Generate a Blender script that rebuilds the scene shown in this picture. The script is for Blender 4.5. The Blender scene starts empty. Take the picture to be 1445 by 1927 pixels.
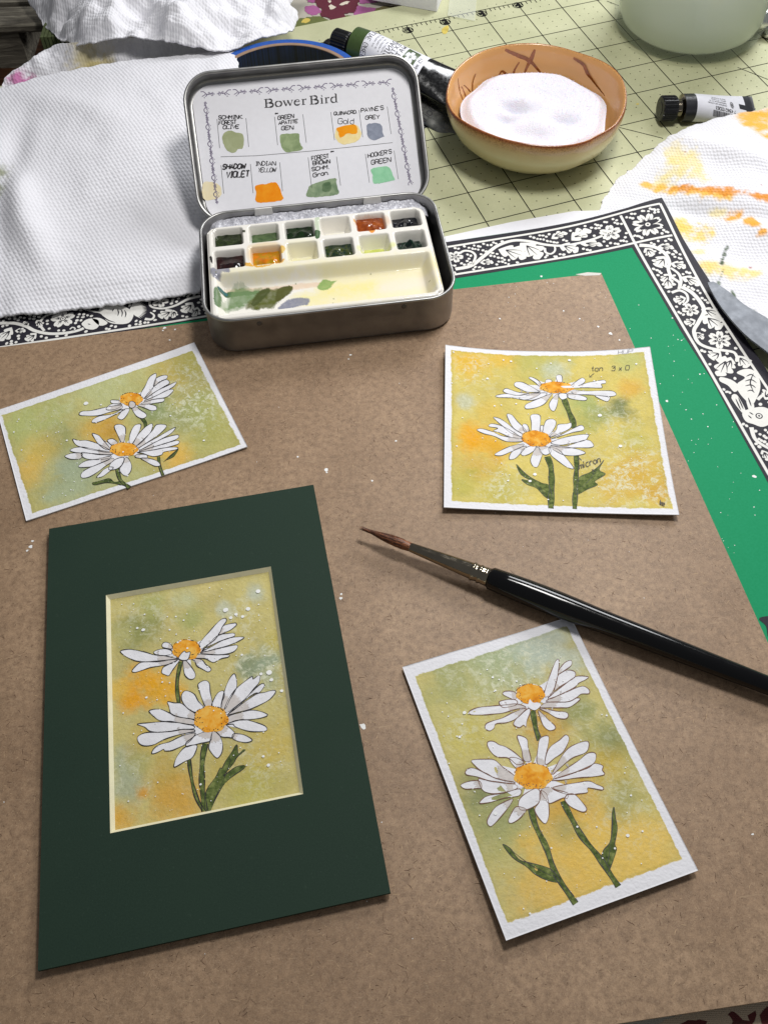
import bpy, math, random
import numpy as np
from mathutils import Vector
from mathutils.geometry import tessellate_polygon

# ------------------------------------------------------------------ camera
S = 0.01                                   # lengths below are centimetres
sc = bpy.context.scene
CF, CP, CR, CH = 1752.19, math.radians(56.3366), math.radians(-1.6756), 32.3636
_fw = np.array([0, math.cos(CP), -math.sin(CP)]); _rt = np.array([1., 0, 0]); _up = np.cross(_rt, _fw)
CX = math.cos(CR) * _rt + math.sin(CR) * _up
CY = -math.sin(CR) * _rt + math.cos(CR) * _up
CZ = -_fw
CPOS = np.array([0, 0, CH])
cam = bpy.data.cameras.new('camera')
cam_ob = bpy.data.objects.new('camera', cam)
sc.collection.objects.link(cam_ob)
from mathutils import Matrix
cam_ob.matrix_world = Matrix(((CX[0], CY[0], CZ[0], 0), (CX[1], CY[1], CZ[1], 0), (CX[2], CY[2], CZ[2], CH * S), (0, 0, 0, 1)))
cam.sensor_fit = 'VERTICAL'; cam.sensor_height = 24.0
cam.lens = CF / 1927.0 * 24.0
cam.clip_start = 0.02; cam.clip_end = 50
sc.camera = cam_ob
# ------------------------------------------------------------------ light
sc.view_settings.view_transform = 'Standard'; sc.view_settings.look = 'None'
sc.view_settings.exposure = 0.10; sc.view_settings.gamma = 1.0
w = bpy.data.worlds.new('World'); sc.world = w; w.use_nodes = True
wn = w.node_tree.nodes['Background']
wn.inputs[0].default_value = (0.92, 0.95, 1.0, 1); wn.inputs[1].default_value = 0.16
def area_light(name, loc, target, sx, sy, power, col):
    l = bpy.data.lights.new(name, 'AREA'); l.shape = 'RECTANGLE'; l.size = sx * S; l.size_y = sy * S
    l.energy = power; l.color = col
    o = bpy.data.objects.new(name, l); sc.collection.objects.link(o)
    o.location = [c * S for c in loc]
    d = Vector(target) - Vector(loc)
    o.rotation_euler = d.to_track_quat('-Z', 'Y').to_euler()
    return o
area_light('skylight', (13, 38, 50), (0, 28, 0), 12, 10, 1.82, (1.0, 0.985, 0.96))
area_light('window_light', (40, 88, 52), (0, 28, 0), 30, 24, 3.9, (0.97, 0.985, 1.0))

# ------------------------------------------------------------------ helpers
def lin(c):
    c = c / 255.0
    return c / 12.92 if c <= 0.04045 else ((c + 0.055) / 1.055) ** 2.4
def rgb(r, g, b, k=1.0): return (lin(r) * k, lin(g) * k, lin(b) * k)
RNG = np.random.RandomState(7)
COLL = sc.collection
ORG = {}
def tag(o, label=None, cat=None, group=None, kind=None):
    if label: o['label'] = label
    if cat: o['category'] = cat
    if group: o['group'] = group
    if kind: o['kind'] = kind
    return o
def thing(name, loc, label, cat, group=None):
    o = bpy.data.objects.new(name, None); COLL.objects.link(o)
    o.empty_display_size = 0.01
    o.location = [c * S for c in loc]; ORG[o.name] = np.array(loc, float)
    return tag(o, label, cat, group)
def mesh_obj(name, verts, faces, mats, parent=None, smooth=False, midx=None, col=None, uv=None, origin=None, kind=None):
    verts = np.asarray(verts, float).reshape(-1, 3)
    if parent is not None: org = ORG[parent.name]
    elif origin is not None: org = np.array(origin, float)
    else: org = np.zeros(3)
    me = bpy.data.meshes.new(name)
    me.from_pydata(((verts - org) * S).tolist(), [], [tuple(int(i) for i in f) for f in faces])
    if not isinstance(mats, (list, tuple)): mats = [mats]
    for m in mats: me.materials.append(m)
    if midx is not None: me.polygons.foreach_set('material_index', np.asarray(midx, dtype=np.int32))
    if smooth: me.polygons.foreach_set('use_smooth', np.ones(len(me.polygons), dtype=bool))
    if col is not None:
        a = me.color_attributes.new('Col', 'FLOAT_COLOR', 'POINT')
        c = np.ones((len(verts), 4)); col = np.asarray(col); c[:, :col.shape[1]] = col
        a.data.foreach_set('color', c.ravel())
    if uv is not None:
        li = np.zeros(len(me.loops), dtype=np.int32); me.loops.foreach_get('vertex_index', li)
        for nm, arr in (uv.items() if isinstance(uv, dict) else {'UVMap': uv}.items()):
            l = me.uv_layers.new(name=nm)
            l.data.foreach_set('uv', np.asarray(arr, float)[li].ravel())
    me.update()
    o = bpy.data.objects.new(name, me); COLL.objects.link(o)
    if parent is not None:
        o.parent = parent; ORG[o.name] = ORG[parent.name] if True else None
    else:
        o.location = org * S; ORG[o.name] = org
    if kind: o['kind'] = kind
    return o
def child(parent, o):      # sub-part: a mesh already built around the thing's origin
    o.parent = parent; return o

class MB:
    def __init__(s): s.v = []; s.f = []; s.m = []; s.c = []; s.n = 0
    def add(s, verts, faces, m=0, c=None):
        verts = np.asarray(verts, float)
        s.v.append(verts); s.f += [tuple(i + s.n for i in f) for f in faces]; s.m += [m] * len(faces)
        s.c.append(np.tile(np.array(c if c is not None else (1, 1, 1), float), (len(verts), 1)))
        s.n += len(verts)
    def build(s, name, mats, parent=None, smooth=False, origin=None, kind=None, color=False):
        if not s.n: return None
        return mesh_obj(name, np.concatenate(s.v), s.f, mats, parent, smooth, s.m, np.concatenate(s.c) if color else None, None, origin, kind)

def off(o, s): 
    def c(pts): return [(o[0] + x / s, o[1] + y / s) for x, y in pts]
    return c
class Surf:
    """a plane (or gently curved sheet) in the scene; inv() finds where a traced point of it lies"""
    def __init__(s, o, ax, ay, h=None):
        s.o = np.array(o, float); s.ax = np.array(ax, float); s.ax /= np.linalg.norm(s.ax)
        ay = np.array(ay, float); ay -= s.ax * (ay @ s.ax); s.ay = ay / np.linalg.norm(ay)
        s.n = np.cross(s.ax, s.ay); s.h = h or (lambda u, v: 0 * u)
    def P(s, uv, of=0.0):
        uv = np.asarray(uv, float).reshape(-1, 2)
        h = s.h(uv[:, 0], uv[:, 1]) + of
        return s.o + uv[:, :1] * s.ax + uv[:, 1:] * s.ay + h[:, None] * s.n
    def inv(s, px, of=0.0):
        px = np.asarray(px, float).reshape(-1, 2)
        d = ((px[:, :1] - 722.5) / CF) * CX - ((px[:, 1:] - 963.5) / CF) * CY - CZ
        hh = np.zeros(len(px)) + of
        for _ in range(6):
            t = ((s.o - CPOS) @ s.n + hh) / (d @ s.n)
            q = CPOS + d * t[:, None] - s.o
            u, v = q @ s.ax, q @ s.ay
            hh = s.h(u, v) + of
        return np.stack([u, v], 1)
def rot2(a): return np.array([[math.cos(a), -math.sin(a)], [math.sin(a), math.cos(a)]])
def flat(z, yaw=0, o=(0, 0), h=None):
    return Surf((o[0], o[1], z), (math.cos(yaw), math.sin(yaw), 0), (-math.sin(yaw), math.cos(yaw), 0), h)

def catmull(p, closed=False, step=0.06):
    p = np.asarray(p, float); n = len(p); out = []
    rng = range(n if closed else n - 1)
    for i in rng:
        if closed: a, b, c, d = p[(i - 1) % n], p[i], p[(i + 1) % n], p[(i + 2) % n]
        else: a, b, c, d = p[max(i - 1, 0)], p[i], p[i + 1], p[min(i + 2, n - 1)]
        k = max(1, int(np.linalg.norm(c - b) / step))
        for t in np.arange(k) / k:
            out.append(0.5 * (2 * b + (c - a) * t + (2 * a - 5 * b + 4 * c - d) * t * t + (3 * b - a - 3 * c + d) * t ** 3))
    if not closed: out.append(p[-1])
    return np.array(out)
def ribbon(mb, sf, uv, wd, of, m=0, c=None, closed=False):
    uv = np.asarray(uv, float); n = len(uv)
    if n < 2: return
    wd = np.zeros(n) + wd
    if closed: t = np.roll(uv, -1, 0) - np.roll(uv, 1, 0)
    else: t = np.gradient(uv, axis=0)
    t /= np.maximum(np.linalg.norm(t, axis=1), 1e-9)[:, None]
    nn = np.stack([-t[:, 1], t[:, 0]], 1) * wd[:, None] / 2
    V = np.concatenate([sf.P(uv + nn, of), sf.P(uv - nn, of)])
    k = n if closed else n - 1
    mb.add(V, [(i + n, (i + 1) % n + n, (i + 1) % n, i) for i in range(k)], m, c)
def poly(mb, sf, uv, of, m=0, c=None):
    uv = np.asarray(uv, float)
    a = 0.5 * np.sum(uv[:, 0] * np.roll(uv[:, 1], -1) - np.roll(uv[:, 0], -1) * uv[:, 1])
    tr = tessellate_polygon([[Vector((p[0], p[1], 0)) for p in uv]])
    fs = []
    for f in tr:
        p = uv[list(f)]
        ar = (p[1, 0] - p[0, 0]) * (p[2, 1] - p[0, 1]) - (p[2, 0] - p[0, 0]) * (p[1, 1] - p[0, 1])
        fs.append(tuple(f) if ar > 0 else tuple(reversed(f)))
    mb.add(sf.P(uv, of), fs, m, c)
def disc_uv(c, r, n=10, ry=None, rot=0, jit=0):
    a = np.arange(n) * 2 * math.pi / n
    rr = 1 + (RNG.rand(n) - .5) * jit
    p = np.stack([np.cos(a) * r * rr, np.sin(a) * (ry or r) * rr], 1) @ rot2(rot).T
    return p + np.array(c)
def inside(pl, pts):
    x, y = pts[:, 0], pts[:, 1]; r = np.zeros(len(pts), bool); n = len(pl)
    for i in range(n):
        x1, y1 = pl[i]; x2, y2 = pl[(i + 1) % n]
        cnd = ((y1 > y) != (y2 > y))
        with np.errstate(divide='ignore', invalid='ignore'):
            xi = (x2 - x1) * (y - y1) / (y2 - y1 + 1e-12) + x1
        r ^= cnd & (x < xi)
    return r
def vnoise(x, y, seed=0, octaves=4, pers=0.55):
    """smooth value noise, -1..1"""
    out = np.zeros_like(np.asarray(x, float)); amp = 1; tot = 0; f = 1.0
    for o in range(octaves):
        T = np.random.RandomState(seed * 31 + o).rand(64, 64) * 2 - 1
        xf, yf = x * f + 17.3 * o, y * f + 9.1 * o
        xi, yi = np.floor(xf).astype(int), np.floor(yf).astype(int); a, b = xf - xi, yf - yi
        a = a * a * (3 - 2 * a); b = b * b * (3 - 2 * b)
        g = lambda i, j: T[i % 64, j % 64]
        out += amp * ((g(xi, yi) * (1 - a) + g(xi + 1, yi) * a) * (1 - b) + (g(xi, yi + 1) * (1 - a) + g(xi + 1, yi + 1) * a) * b)
        tot += amp; amp *= pers; f *= 2
    return out / tot * 1.6
def box(mb, c0, c1, yaw=0, piv=(0, 0), m=0, col=None, bev=0):
    x0, y0, z0 = c0; x1, y1, z1 = c1
    v = np.array([(x0, y0, z0), (x1, y0, z0), (x1, y1, z0), (x0, y1, z0), (x0, y0, z1), (x1, y0, z1), (x1, y1, z1), (x0, y1, z1)], float)
    R = rot2(yaw); v[:, :2] = v[:, :2] @ R.T + np.array(piv)
    mb.add(v, [(3, 2, 1, 0), (4, 5, 6, 7), (0, 1, 5, 4), (1, 2, 6, 5), (2, 3, 7, 6), (3, 0, 4, 7)], m, col)
def bevel(o, wd, seg=2):
    b = o.modifiers.new('bevel', 'BEVEL'); b.width = wd * S; b.segments = seg; b.limit_method = 'ANGLE'; b.harden_normals = False
    return o
def slab(mb, sf, outline, z_top, z_bot, m=0, m_side=None, c=None):
    """a sheet with thickness from an outline in surface coordinates"""
    uv = np.asarray(outline, float); n = len(uv)
    a = 0.5 * np.sum(uv[:, 0] * np.roll(uv[:, 1], -1) - np.roll(uv[:, 0], -1) * uv[:, 1])
    if a < 0: uv = uv[::-1]
    poly(mb, sf, uv, z_top, m, c)
    V = np.concatenate([sf.P(uv, z_top), sf.P(uv, z_bot)])
    mb.add(V, [(i, i + n, (i + 1) % n + n, (i + 1) % n) for i in range(n)], m if m_side is None else m_side, c)
def grid_sheet(sf, quad, nu, nv, edge=None):
    """bilinear grid over 4 corners (TL TR BR BL), returns uv coords (nv,nu,2)"""
    q = np.asarray(quad, float)
    s, t = np.meshgrid(np.linspace(0, 1, nu), np.linspace(0, 1, nv))
    s = s[..., None]; t = t[..., None]
    return q[0] * (1 - s) * (1 - t) + q[1] * s * (1 - t) + q[2] * s * t + q[3] * (1 - s) * t
def grid_faces(nu, nv, flip=False, base=0):
    i = np.arange(nv - 1)[:, None] * nu + np.arange(nu - 1)[None, :] + base
    f = np.stack([i, i + nu, i + nu + 1, i + 1], -1).reshape(-1, 4)
    return f[:, ::-1] if flip else f
def coons(T, R, B, L, nu, nv):
    """T: left->right, B: left->right, L: top->bottom, R: top->bottom"""
    def rs(p, n):
        p = catmull(p, False, 0.2); d = np.r_[0, np.cumsum(np.linalg.norm(np.diff(p, axis=0), axis=1))]
        q = np.linspace(0, d[-1], n); return np.stack([np.interp(q, d, p[:, k]) for k in range(p.shape[1])], 1)
    T, B, L, R = rs(T, nu), rs(B, nu), rs(L, nv), rs(R, nv)
    s = np.linspace(0, 1, nu)[None, :, None]; t = np.linspace(0, 1, nv)[:, None, None]
    return ((1 - t) * T[None] + t * B[None] + (1 - s) * L[:, None] + s * R[:, None]
            - ((1 - s) * (1 - t) * T[0] + s * (1 - t) * T[-1] + (1 - s) * t * B[0] + s * t * B[-1]))
def lathe(prof, n, frame=None, closed_ends=False, rfun=None):
    """prof: list of (r, h). returns verts, faces around local z"""
    prof = np.asarray(prof, float); k = len(prof); a = np.arange(n) * 2 * math.pi / n
    V = np.zeros((k, n, 3))
    for i, (r, h) in enumerate(prof):
        rr = r * (rfun(a, i) if rfun else 1)
        V[i, :, 0] = rr * np.cos(a); V[i, :, 1] = rr * np.sin(a); V[i, :, 2] = h
    F = [(i * n + j, i * n + (j + 1) % n, (i + 1) * n + (j + 1) % n, (i + 1) * n + j) for i in range(k - 1) for j in range(n)]
    V = V.reshape(-1, 3)
    if frame is not None:
        o, ax, ay, az = [np.array(q, float) for q in frame]
        V = o + V[:, :1] * ax + V[:, 1:2] * ay + V[:, 2:] * az
    return V, F
def axis_frame(p0, p1):
    p0 = np.array(p0, float); p1 = np.array(p1, float); az = (p1 - p0) / np.linalg.norm(p1 - p0)
    ax = np.cross(np.array([0, 0, 1.]), az); ax /= np.linalg.norm(ax); ay = np.cross(az, ax)
    return p0, ax, ay, az

# ------------------------------------------------------------------ materials
class NT:
    def __init__(s, name):
        s.m = bpy.data.materials.new(name); s.m.use_nodes = True; s.t = s.m.node_tree; s.n = s.t.nodes; s.l = s.t.links
        s.b = s.n['Principled BSDF']
    def add(s, typ, **kw):
        n = s.n.new(typ)
        for k, v in kw.items():
            if k.startswith('i_'):
                n.inputs[k[2:].replace('_', ' ')].default_value = v
            else: setattr(n, k, v)
        return n
    def link(s, a, b): s.l.new(a, b)
    def coord(s, scale=100.0, uv=None, rot=(0, 0, 0)):
        if uv: t = s.add('ShaderNodeUVMap', uv_map=uv); out = t.outputs[0]
        else: t = s.add('ShaderNodeTexCoord'); out = t.outputs['Object']
        mp = s.add('ShaderNodeMapping'); sc_ = scale if isinstance(scale, tuple) else (scale,) * 3
        mp.inputs['Scale'].default_value = sc_; mp.inputs['Rotation'].default_value = rot
        s.link(out, mp.inputs[0]); return mp.outputs[0]
    def noise(s, vec, scale, detail=4, rough=0.55, dist=0.0):
        n = s.add('ShaderNodeTexNoise'); n.inputs['Scale'].default_value = scale; n.inputs['Detail'].default_value = detail
        n.inputs['Roughness'].default_value = rough; n.inputs['Distortion'].default_value = dist
        s.link(vec, n.inputs['Vector']); return n.outputs['Fac']
    def ramp(s, fac, stops, interp='LINEAR'):
        r = s.add('ShaderNodeValToRGB'); r.color_ramp.interpolation = interp; e = r.color_ramp.elements
        while len(e) < len(stops): e.new(0.5)
        for k, (p, c) in enumerate(stops):
            e[k].position = p; e[k].color = (*c, 1) if len(c) == 3 else c
        s.link(fac, r.inputs[0]); return r.outputs[0]
    def mr(s, v, a, b, c=0.0, d=1.0):
        n = s.add('ShaderNodeMapRange'); s.link(v, n.inputs[0])
        for k, x in zip((1, 2, 3, 4), (a, b, c, d)): n.inputs[k].default_value = x
        return n.outputs[0]
    def mix(s, f, a, b, bt='MIX'):
        n = s.add('ShaderNodeMix', data_type='RGBA', blend_type=bt)
        for i, x in ((0, f), (6, a), (7, b)):
            if isinstance(x, (int, float)): n.inputs[i].default_value = x
            elif isinstance(x, tuple): n.inputs[i].default_value = (*x, 1) if len(x) == 3 else x
            else: s.link(x, n.inputs[i])
        return n.outputs[2]
    def math(s, op, a, b=None, c=None):
        n = s.add('ShaderNodeMath', operation=op)
        for i, x in enumerate((a, b, c)):
            if x is None: continue
            if isinstance(x, (int, float)): n.inputs[i].default_value = x
            else: s.link(x, n.inputs[i])
        return n.outputs[0]
    def bump(s, h, strength=0.3, dist=0.02, prev=None):
        n = s.add('ShaderNodeBump'); n.inputs['Strength'].default_value = strength; n.inputs['Distance'].default_value = dist * S
        s.link(h, n.inputs['Height'])
        if prev is not None: s.link(prev, n.inputs['Normal'])
        return n.outputs[0]
    def base(s, c):
        if isinstance(c, tuple): s.b.inputs['Base Color'].default_value = (*c, 1) if len(c) == 3 else c
        else: s.link(c, s.b.inputs['Base Color'])
    def set(s, **kw):
        for k, v in kw.items():
            i = s.b.inputs[k.replace('_', ' ')]
            if isinstance(v, (int, float, tuple)): i.default_value = v
            else: s.link(v, i)
def plain(name, c, rough=0.6, metal=0.0, spec=0.5, var=0.12, vs=3.0, bump=0.0, bs=30, coat=0.0, uvn=None, trans=0.0):
    t = NT(name); v = t.coord(100.0); n = t.noise(v, vs, 5)
    f = t.mr(n, 0.3, 0.7, 1 - var, 1 + var)
    mixn = t.add('ShaderNodeVectorMath', operation='SCALE'); mixn.inputs[0].default_value = c; t.link(f, mixn.inputs['Scale'])
    t.base(mixn.outputs[0])
    r = t.mr(t.noise(v, vs * 2.3, 4), 0.3, 0.7, max(rough - 0.08, 0), min(rough + 0.08, 1))
    t.set(Roughness=r, Metallic=metal, Specular_IOR_Level=spec, Coat_Weight=coat, Transmission_Weight=trans)
    if bump: t.set(Normal=t.bump(t.noise(v, bs, 6), bump, 0.02))
    return t.m
def vcol(name, rough=0.6, spec=0.3, bump=0.15, bs=25, coat=0.0, var=0.1, vs=8):
    t = NT(name); a = t.add('ShaderNodeAttribute', attribute_name='Col'); v = t.coord(100.0)
    f = t.mr(t.noise(v, vs, 6), 0.3, 0.7, 1 - var, 1 + var)
    mx = t.add('ShaderNodeVectorMath', operation='SCALE'); t.link(a.outputs[0], mx.inputs[0]); t.link(f, mx.inputs['Scale'])
    t.base(mx.outputs[0]); t.set(Roughness=rough, Specular_IOR_Level=spec, Coat_Weight=coat)
    if bump: t.set(Normal=t.bump(t.noise(v, bs, 6), bump, 0.02))
    return t.m
M = {}
M['ink'] = plain('ink', rgb(26, 22, 28), 0.55, var=0.3, vs=20)
M['brown_ink'] = plain('brown_ink', rgb(110, 66, 42), 0.6, var=0.4, vs=20)
M['petal'] = plain('petal_paper', rgb(230, 229, 233), 0.85, spec=0.2, var=0.07, vs=2.2, bump=0.8, bs=9)
M['petal_shade'] = plain('petal_grey_wash', rgb(205, 198, 194), 0.85, spec=0.2, var=0.08, vs=8, bump=0.3, bs=14)
M['paper_white'] = plain('paper_white', rgb(234, 233, 238), 0.8, spec=0.2, var=0.02, vs=4, bump=0.12, bs=30)
M['paper_edge'] = plain('paper_edge', rgb(215, 212, 205), 0.9, spec=0.1, var=0.1, vs=30)
M['white_dot'] = plain('white_splatter', rgb(238, 238, 236), 0.6, var=0.05)
M['black'] = plain('black_plastic', rgb(26, 26, 28), 0.35, var=0.2, bump=0.1)
# ------------------------------------------------------------------ tablecloth, wood, cutting mat
t = NT('printed_canvas'); v = t.coord(100.0)
wv = t.add('ShaderNodeTexWave', wave_type='BANDS', bands_direction='X'); wv.inputs['Scale'].default_value = 6; t.link(v, wv.inputs[0])
wv2 = t.add('ShaderNodeTexWave', wave_type='BANDS', bands_direction='Y'); wv2.inputs['Scale'].default_value = 6; t.link(v, wv2.inputs[0])
wh = t.math('MULTIPLY', wv.outputs[1], wv2.outputs[1])
at = t.add('ShaderNodeAttribute', attribute_name='Col')
t.base(t.mix(t.mr(wh, 0, 1, 0.0, 0.25), at.outputs[0], (0.1, 0.09, 0.07))); t.set(Roughness=0.9, Normal=t.bump(wh, 0.5, 0.03))
M['canvas'] = t.m
CL = flat(-0.36)
mb = MB()
poly(mb, CL, [(-19.5, -14), (60, -14), (60, 110), (-19.5, 110)], 0, 0, rgb(190, 184, 170))
slab(mb, CL, [(-19.5, -14), (60, -14), (60, 110), (-19.5, 110)], -0.002, -0.1, 0, None, rgb(150, 146, 120))
cloth = mb.build('tablecloth', [M['canvas']], color=True, kind='structure')
def print_blob(mbb, px, c, of, jag=0.12, sf=CL):
    uv = catmull(sf.inv(px), True, 0.12)
    uv = uv + (RNG.rand(len(uv), 2) - 0.5) * jag
    poly(mbb, sf, uv, of, 0, rgb(*c))
mb = MB(); o_ = off((560, 0), 4.5156)
for k, (c, pts) in enumerate([
    ((104, 112, 58), [(-80, 190), (60, 150), (190, 140), (300, 180), (420, 130), (500, 150), (400, 190), (200, 235), (0, 262), (-80, 265)]),
    ((206, 168, 60), [(-60, 262), (20, 235), (60, 250), (0, 280), (-80, 300)]),
    ((214, 190, 90), [(40, 170), (90, 158), (110, 172), (70, 195), (30, 192)]),
    ((172, 96, 150), [(60, 60), (150, 50), (200, 100), (140, 130), (80, 110)]),
    ((172, 96, 150), [(470, 40), (560, 60), (660, 75), (655, 105), (560, 140), (490, 155)]),
    ((160, 80, 135), [(90, -60), (190, -70), (180, 10), (90, 20)]),
    ((172, 96, 150), [(520, -60), (640, -40), (700, 10), (600, 30), (520, 20)]),
    ((112, 104, 66), [(650, 95), (720, 60), (830, 55), (900, 80), (780, 105), (700, 122)]),
    ((96, 20, 44), [(150, -40), (250, -60), (420, -60), (520, -20), (505, 60), (480, 110), (400, 120), (420, 170), (330, 190), (240, 216), (280, 160), (200, 140), (205, 80), (160, 50)]),
    ((96, 20, 44), [(900, -30), (1050, -40), (1200, -60), (1200, 8), (1000, 30), (900, 20)]),
    ((226, 214, 196), [(268, 50), (300, 48), (322, 66), (300, 86), (270, 80)]),
    ((226, 214, 196), [(358, 45), (400, 22), (440, 18), (420, 38), (370, 52)]),
    ((226, 214, 196), [(262, 10), (280, 8), (282, 30), (268, 32)])]):
    print_blob(mb, o_(pts), c, 0.004 + 0.004 * k)
o_ = off((1100, 1550), 4.1884)
for k, (c, pts) in enumerate([
    ((208, 186, 158), [(600, 1560), (1500, 1330), (1500, 1700), (600, 1700)]),
    ((98, 36, 36), [(760, 1590), (900, 1545), (960, 1560), (900, 1600), (860, 1640), (760, 1640)]),
    ((98, 36, 36), [(1110, 1500), (1180, 1480), (1200, 1530), (1280, 1540), (1300, 1480), (1350, 1460), (1345, 1540), (1280, 1580), (1180, 1560)]),
    ((92, 44, 38), [(1130, 1640), (1180, 1570), (1260, 1550), (1300, 1600), (1260, 1640)]),
    ((98, 36, 36), [(1385, 1500), (1410, 1450), (1460, 1430), (1500, 1560), (1440, 1600), (1390, 1560)])]):
    print_blob(mb, o_(pts), c, 0.004 + 0.004 * k)
tag(mb.build('printed_flower', [M['canvas']], parent=cloth, color=True), kind='stuff')

t = NT('dark_wood'); v = t.coord((14.0, 160.0, 100.0), rot=(0, 0, 0.25))
n = t.noise(v, 2.0, 8, 0.65, 0.6)
t.base(t.ramp(n, [(0.3, rgb(26, 14, 8)), (0.55, rgb(70, 40, 20)), (0.75, rgb(92, 58, 32))])); t.set(Roughness=0.45, Normal=t.bump(n, 0.4, 0.05))
M['dark_wood'] = t.m
mb = MB(); poly(mb, flat(-3.0), [(-150, -40), (120, -40), (120, 200), (-150, 200)], 0)
mb.build('floor', [M['dark_wood']], kind='structure')
t = NT('weathered_wood'); v = t.coord((30.0, 30.0, 30.0)); v2 = t.coord((8.0, 90.0, 90.0), rot=(0, 0, 0.16))
n = t.noise(v2, 3.0, 9, 0.7, 0.8)
t.base(t.ramp(n, [(0.3, rgb(40, 36, 30)), (0.5, rgb(104, 98, 86)), (0.7, rgb(150, 144, 128))])); t.set(Roughness=0.85, Normal=t.bump(n, 0.8, 0.15))
M['grey_wood'] = t.m
cr = thing('wooden_bench', (-30, 66, -3), 'weathered grey plank bench, in shade at the top left behind the paper towels', 'bench')
for (ya, yb, z0, z1) in ((60.2, 62.5, -.5, 0.1), (62.8, 66.0, -.5, 0.2), (66.3, 71, -.5, 0.1)):
    mb = MB(); box(mb, (-46, ya, z0), (-21.0, yb, z1), 0.0, (0, 0)); bevel(mb.build('plank', [M['grey_wood']], cr), 0.15)
mb = MB(); box(mb, (-40, 60.5, -3), (-38, 70, -.52), 0.0, (0, 0)); mb.build('bearer', [M['grey_wood']], cr); mb = MB(); box(mb, (-25, 60.5, -3), (-23, 70, -.52), 0.0, (0, 0)); mb.build('bearer', [M['grey_wood']], cr)
# ribbed green box edge
M['ribbed_green'] = plain('ribbed_green_card', rgb(92, 102, 66), 0.8, var=0.15)
gb = MB()
for i in range(14):
    box(gb, (-20.6 + i * 0.24, 57.5, -0.34), (-20.42 + i * 0.24, 60.6, .7 + 0.02 * (i % 2)))
box(gb, (-20.66, 57.6, -0.35), (-17.3, 60.5, .64))
tag(gb.build('ribbed_box', [M['ribbed_green']], origin=(-20, 55, -0.35)), 'olive green ribbed box peeping out under the crumpled paper towel, top left', 'box')

# cutting mat: one-inch grid measured from the photograph
GA, GO = 0.30834845, (12.28860082, 44.40405242)
MT = Surf((GO[0], GO[1], 0), (math.cos(GA), math.sin(GA), 0), (-math.sin(GA), math.cos(GA), 0))
I = 2.54
t = NT('mat_vinyl'); v = t.coord(100.0)
n = t.noise(v, 0.35, 4); n2 = t.noise(v, 9, 6)
c = t.ramp(n, [(0.35, rgb(186, 187, 150)), (0.65, rgb(199, 199, 163))])
t.base(t.mix(t.mr(n2, 0.35, 0.7, 0, 0.12), c, rgb(150, 150, 110)))
t.set(Roughness=t.mr(n2, 0.3, 0.7, 0.42, 0.6), Specular_IOR_Level=0.35, Normal=t.bump(n2, 0.12, 0.01)); M['mat'] = t.m
M['mat_ink'] = plain('mat_ink', rgb(14, 15, 12), 0.85, spec=.2)
cm = thing('cutting_mat', (GO[0], GO[1], -0.35), 'pale green self-healing cutting mat with a black inch grid, under the bowl and the jar', 'cutting mat')
mo = [(-14.6 * I, -15 * I), (9 * I, -15 * I), (9 * I, 7.55 * I), (-14.6 * I, 7.55 * I)]
mb = MB(); slab(mb, MT, mo, 0.0, -0.3); mb.build('mat_sheet', [M['mat']], cm)
mb = MB(); LW = 0.056
top = 6.62
for i in range(-14, 9): ribbon(mb, MT, [(i * I, -14 * I), (i * I, top * I)], LW, 0.008)
for j in range(-14, 7): ribbon(mb, MT, [(-14 * I, j * I), (8.5 * I, j * I)], LW, 0.008)
for k in range(-9 * 8, 6 * 8):           # ruler ticks along the far border
    ln = 0.30 if k % 8 else 0.0
    if k % 4 == 0 and k % 8: ln = 0.42
    if ln: ribbon(mb, MT, [(k * I / 8, (top + 0.0) * I), (k * I / 8, top * I - ln)], 0.05, 0.009)
ribbon(mb, MT, [(-9 * I, top * I), (6 * I, top * I)], 0.06, 0.0095)
for p in ([(0.55, 1), (3.6, -0.7)], [(3.1, 4.4), (7, 2.2)], [(2.0, 6.9), (4.6, 5.4)]):
    pass
diag = [((1163, 239.5), (1245, 260)), ((1387, 127), (1445, 150)), ((1141, 2), (1164, 11))]
for a, b in diag: ribbon(mb, MT, MT.inv([a, b]), LW * 0.9, 0.0085)
tag(mb.build('grid_line', [M['mat_ink']], cm), kind='stuff')
mb = MB()
for i in range(-5, 9):
    for j in range(-3, 7):
        for a in range(1, 4):
            for b in range(1, 4):
                if a == 2 and b == 2 and False: continue
                poly(mb, MT, disc_uv(((i + a / 4) * I, (j + b / 4) * I), 0.038, 6), 0.008)
tag(mb.build('grid_dot', [M['mat_ink']], cm), kind='stuff')
FONT = {}
def glyphs(txt):
    for ln in txt.strip().split('\n'):
        k, rest = ln[0], ln[2:]
        w_, st = rest.split(' ', 1)
        FONT[k] = (float(w_), [[(int(q[0]), int(q[1])) for q in s.split()] for s in st.split(',')])
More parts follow.
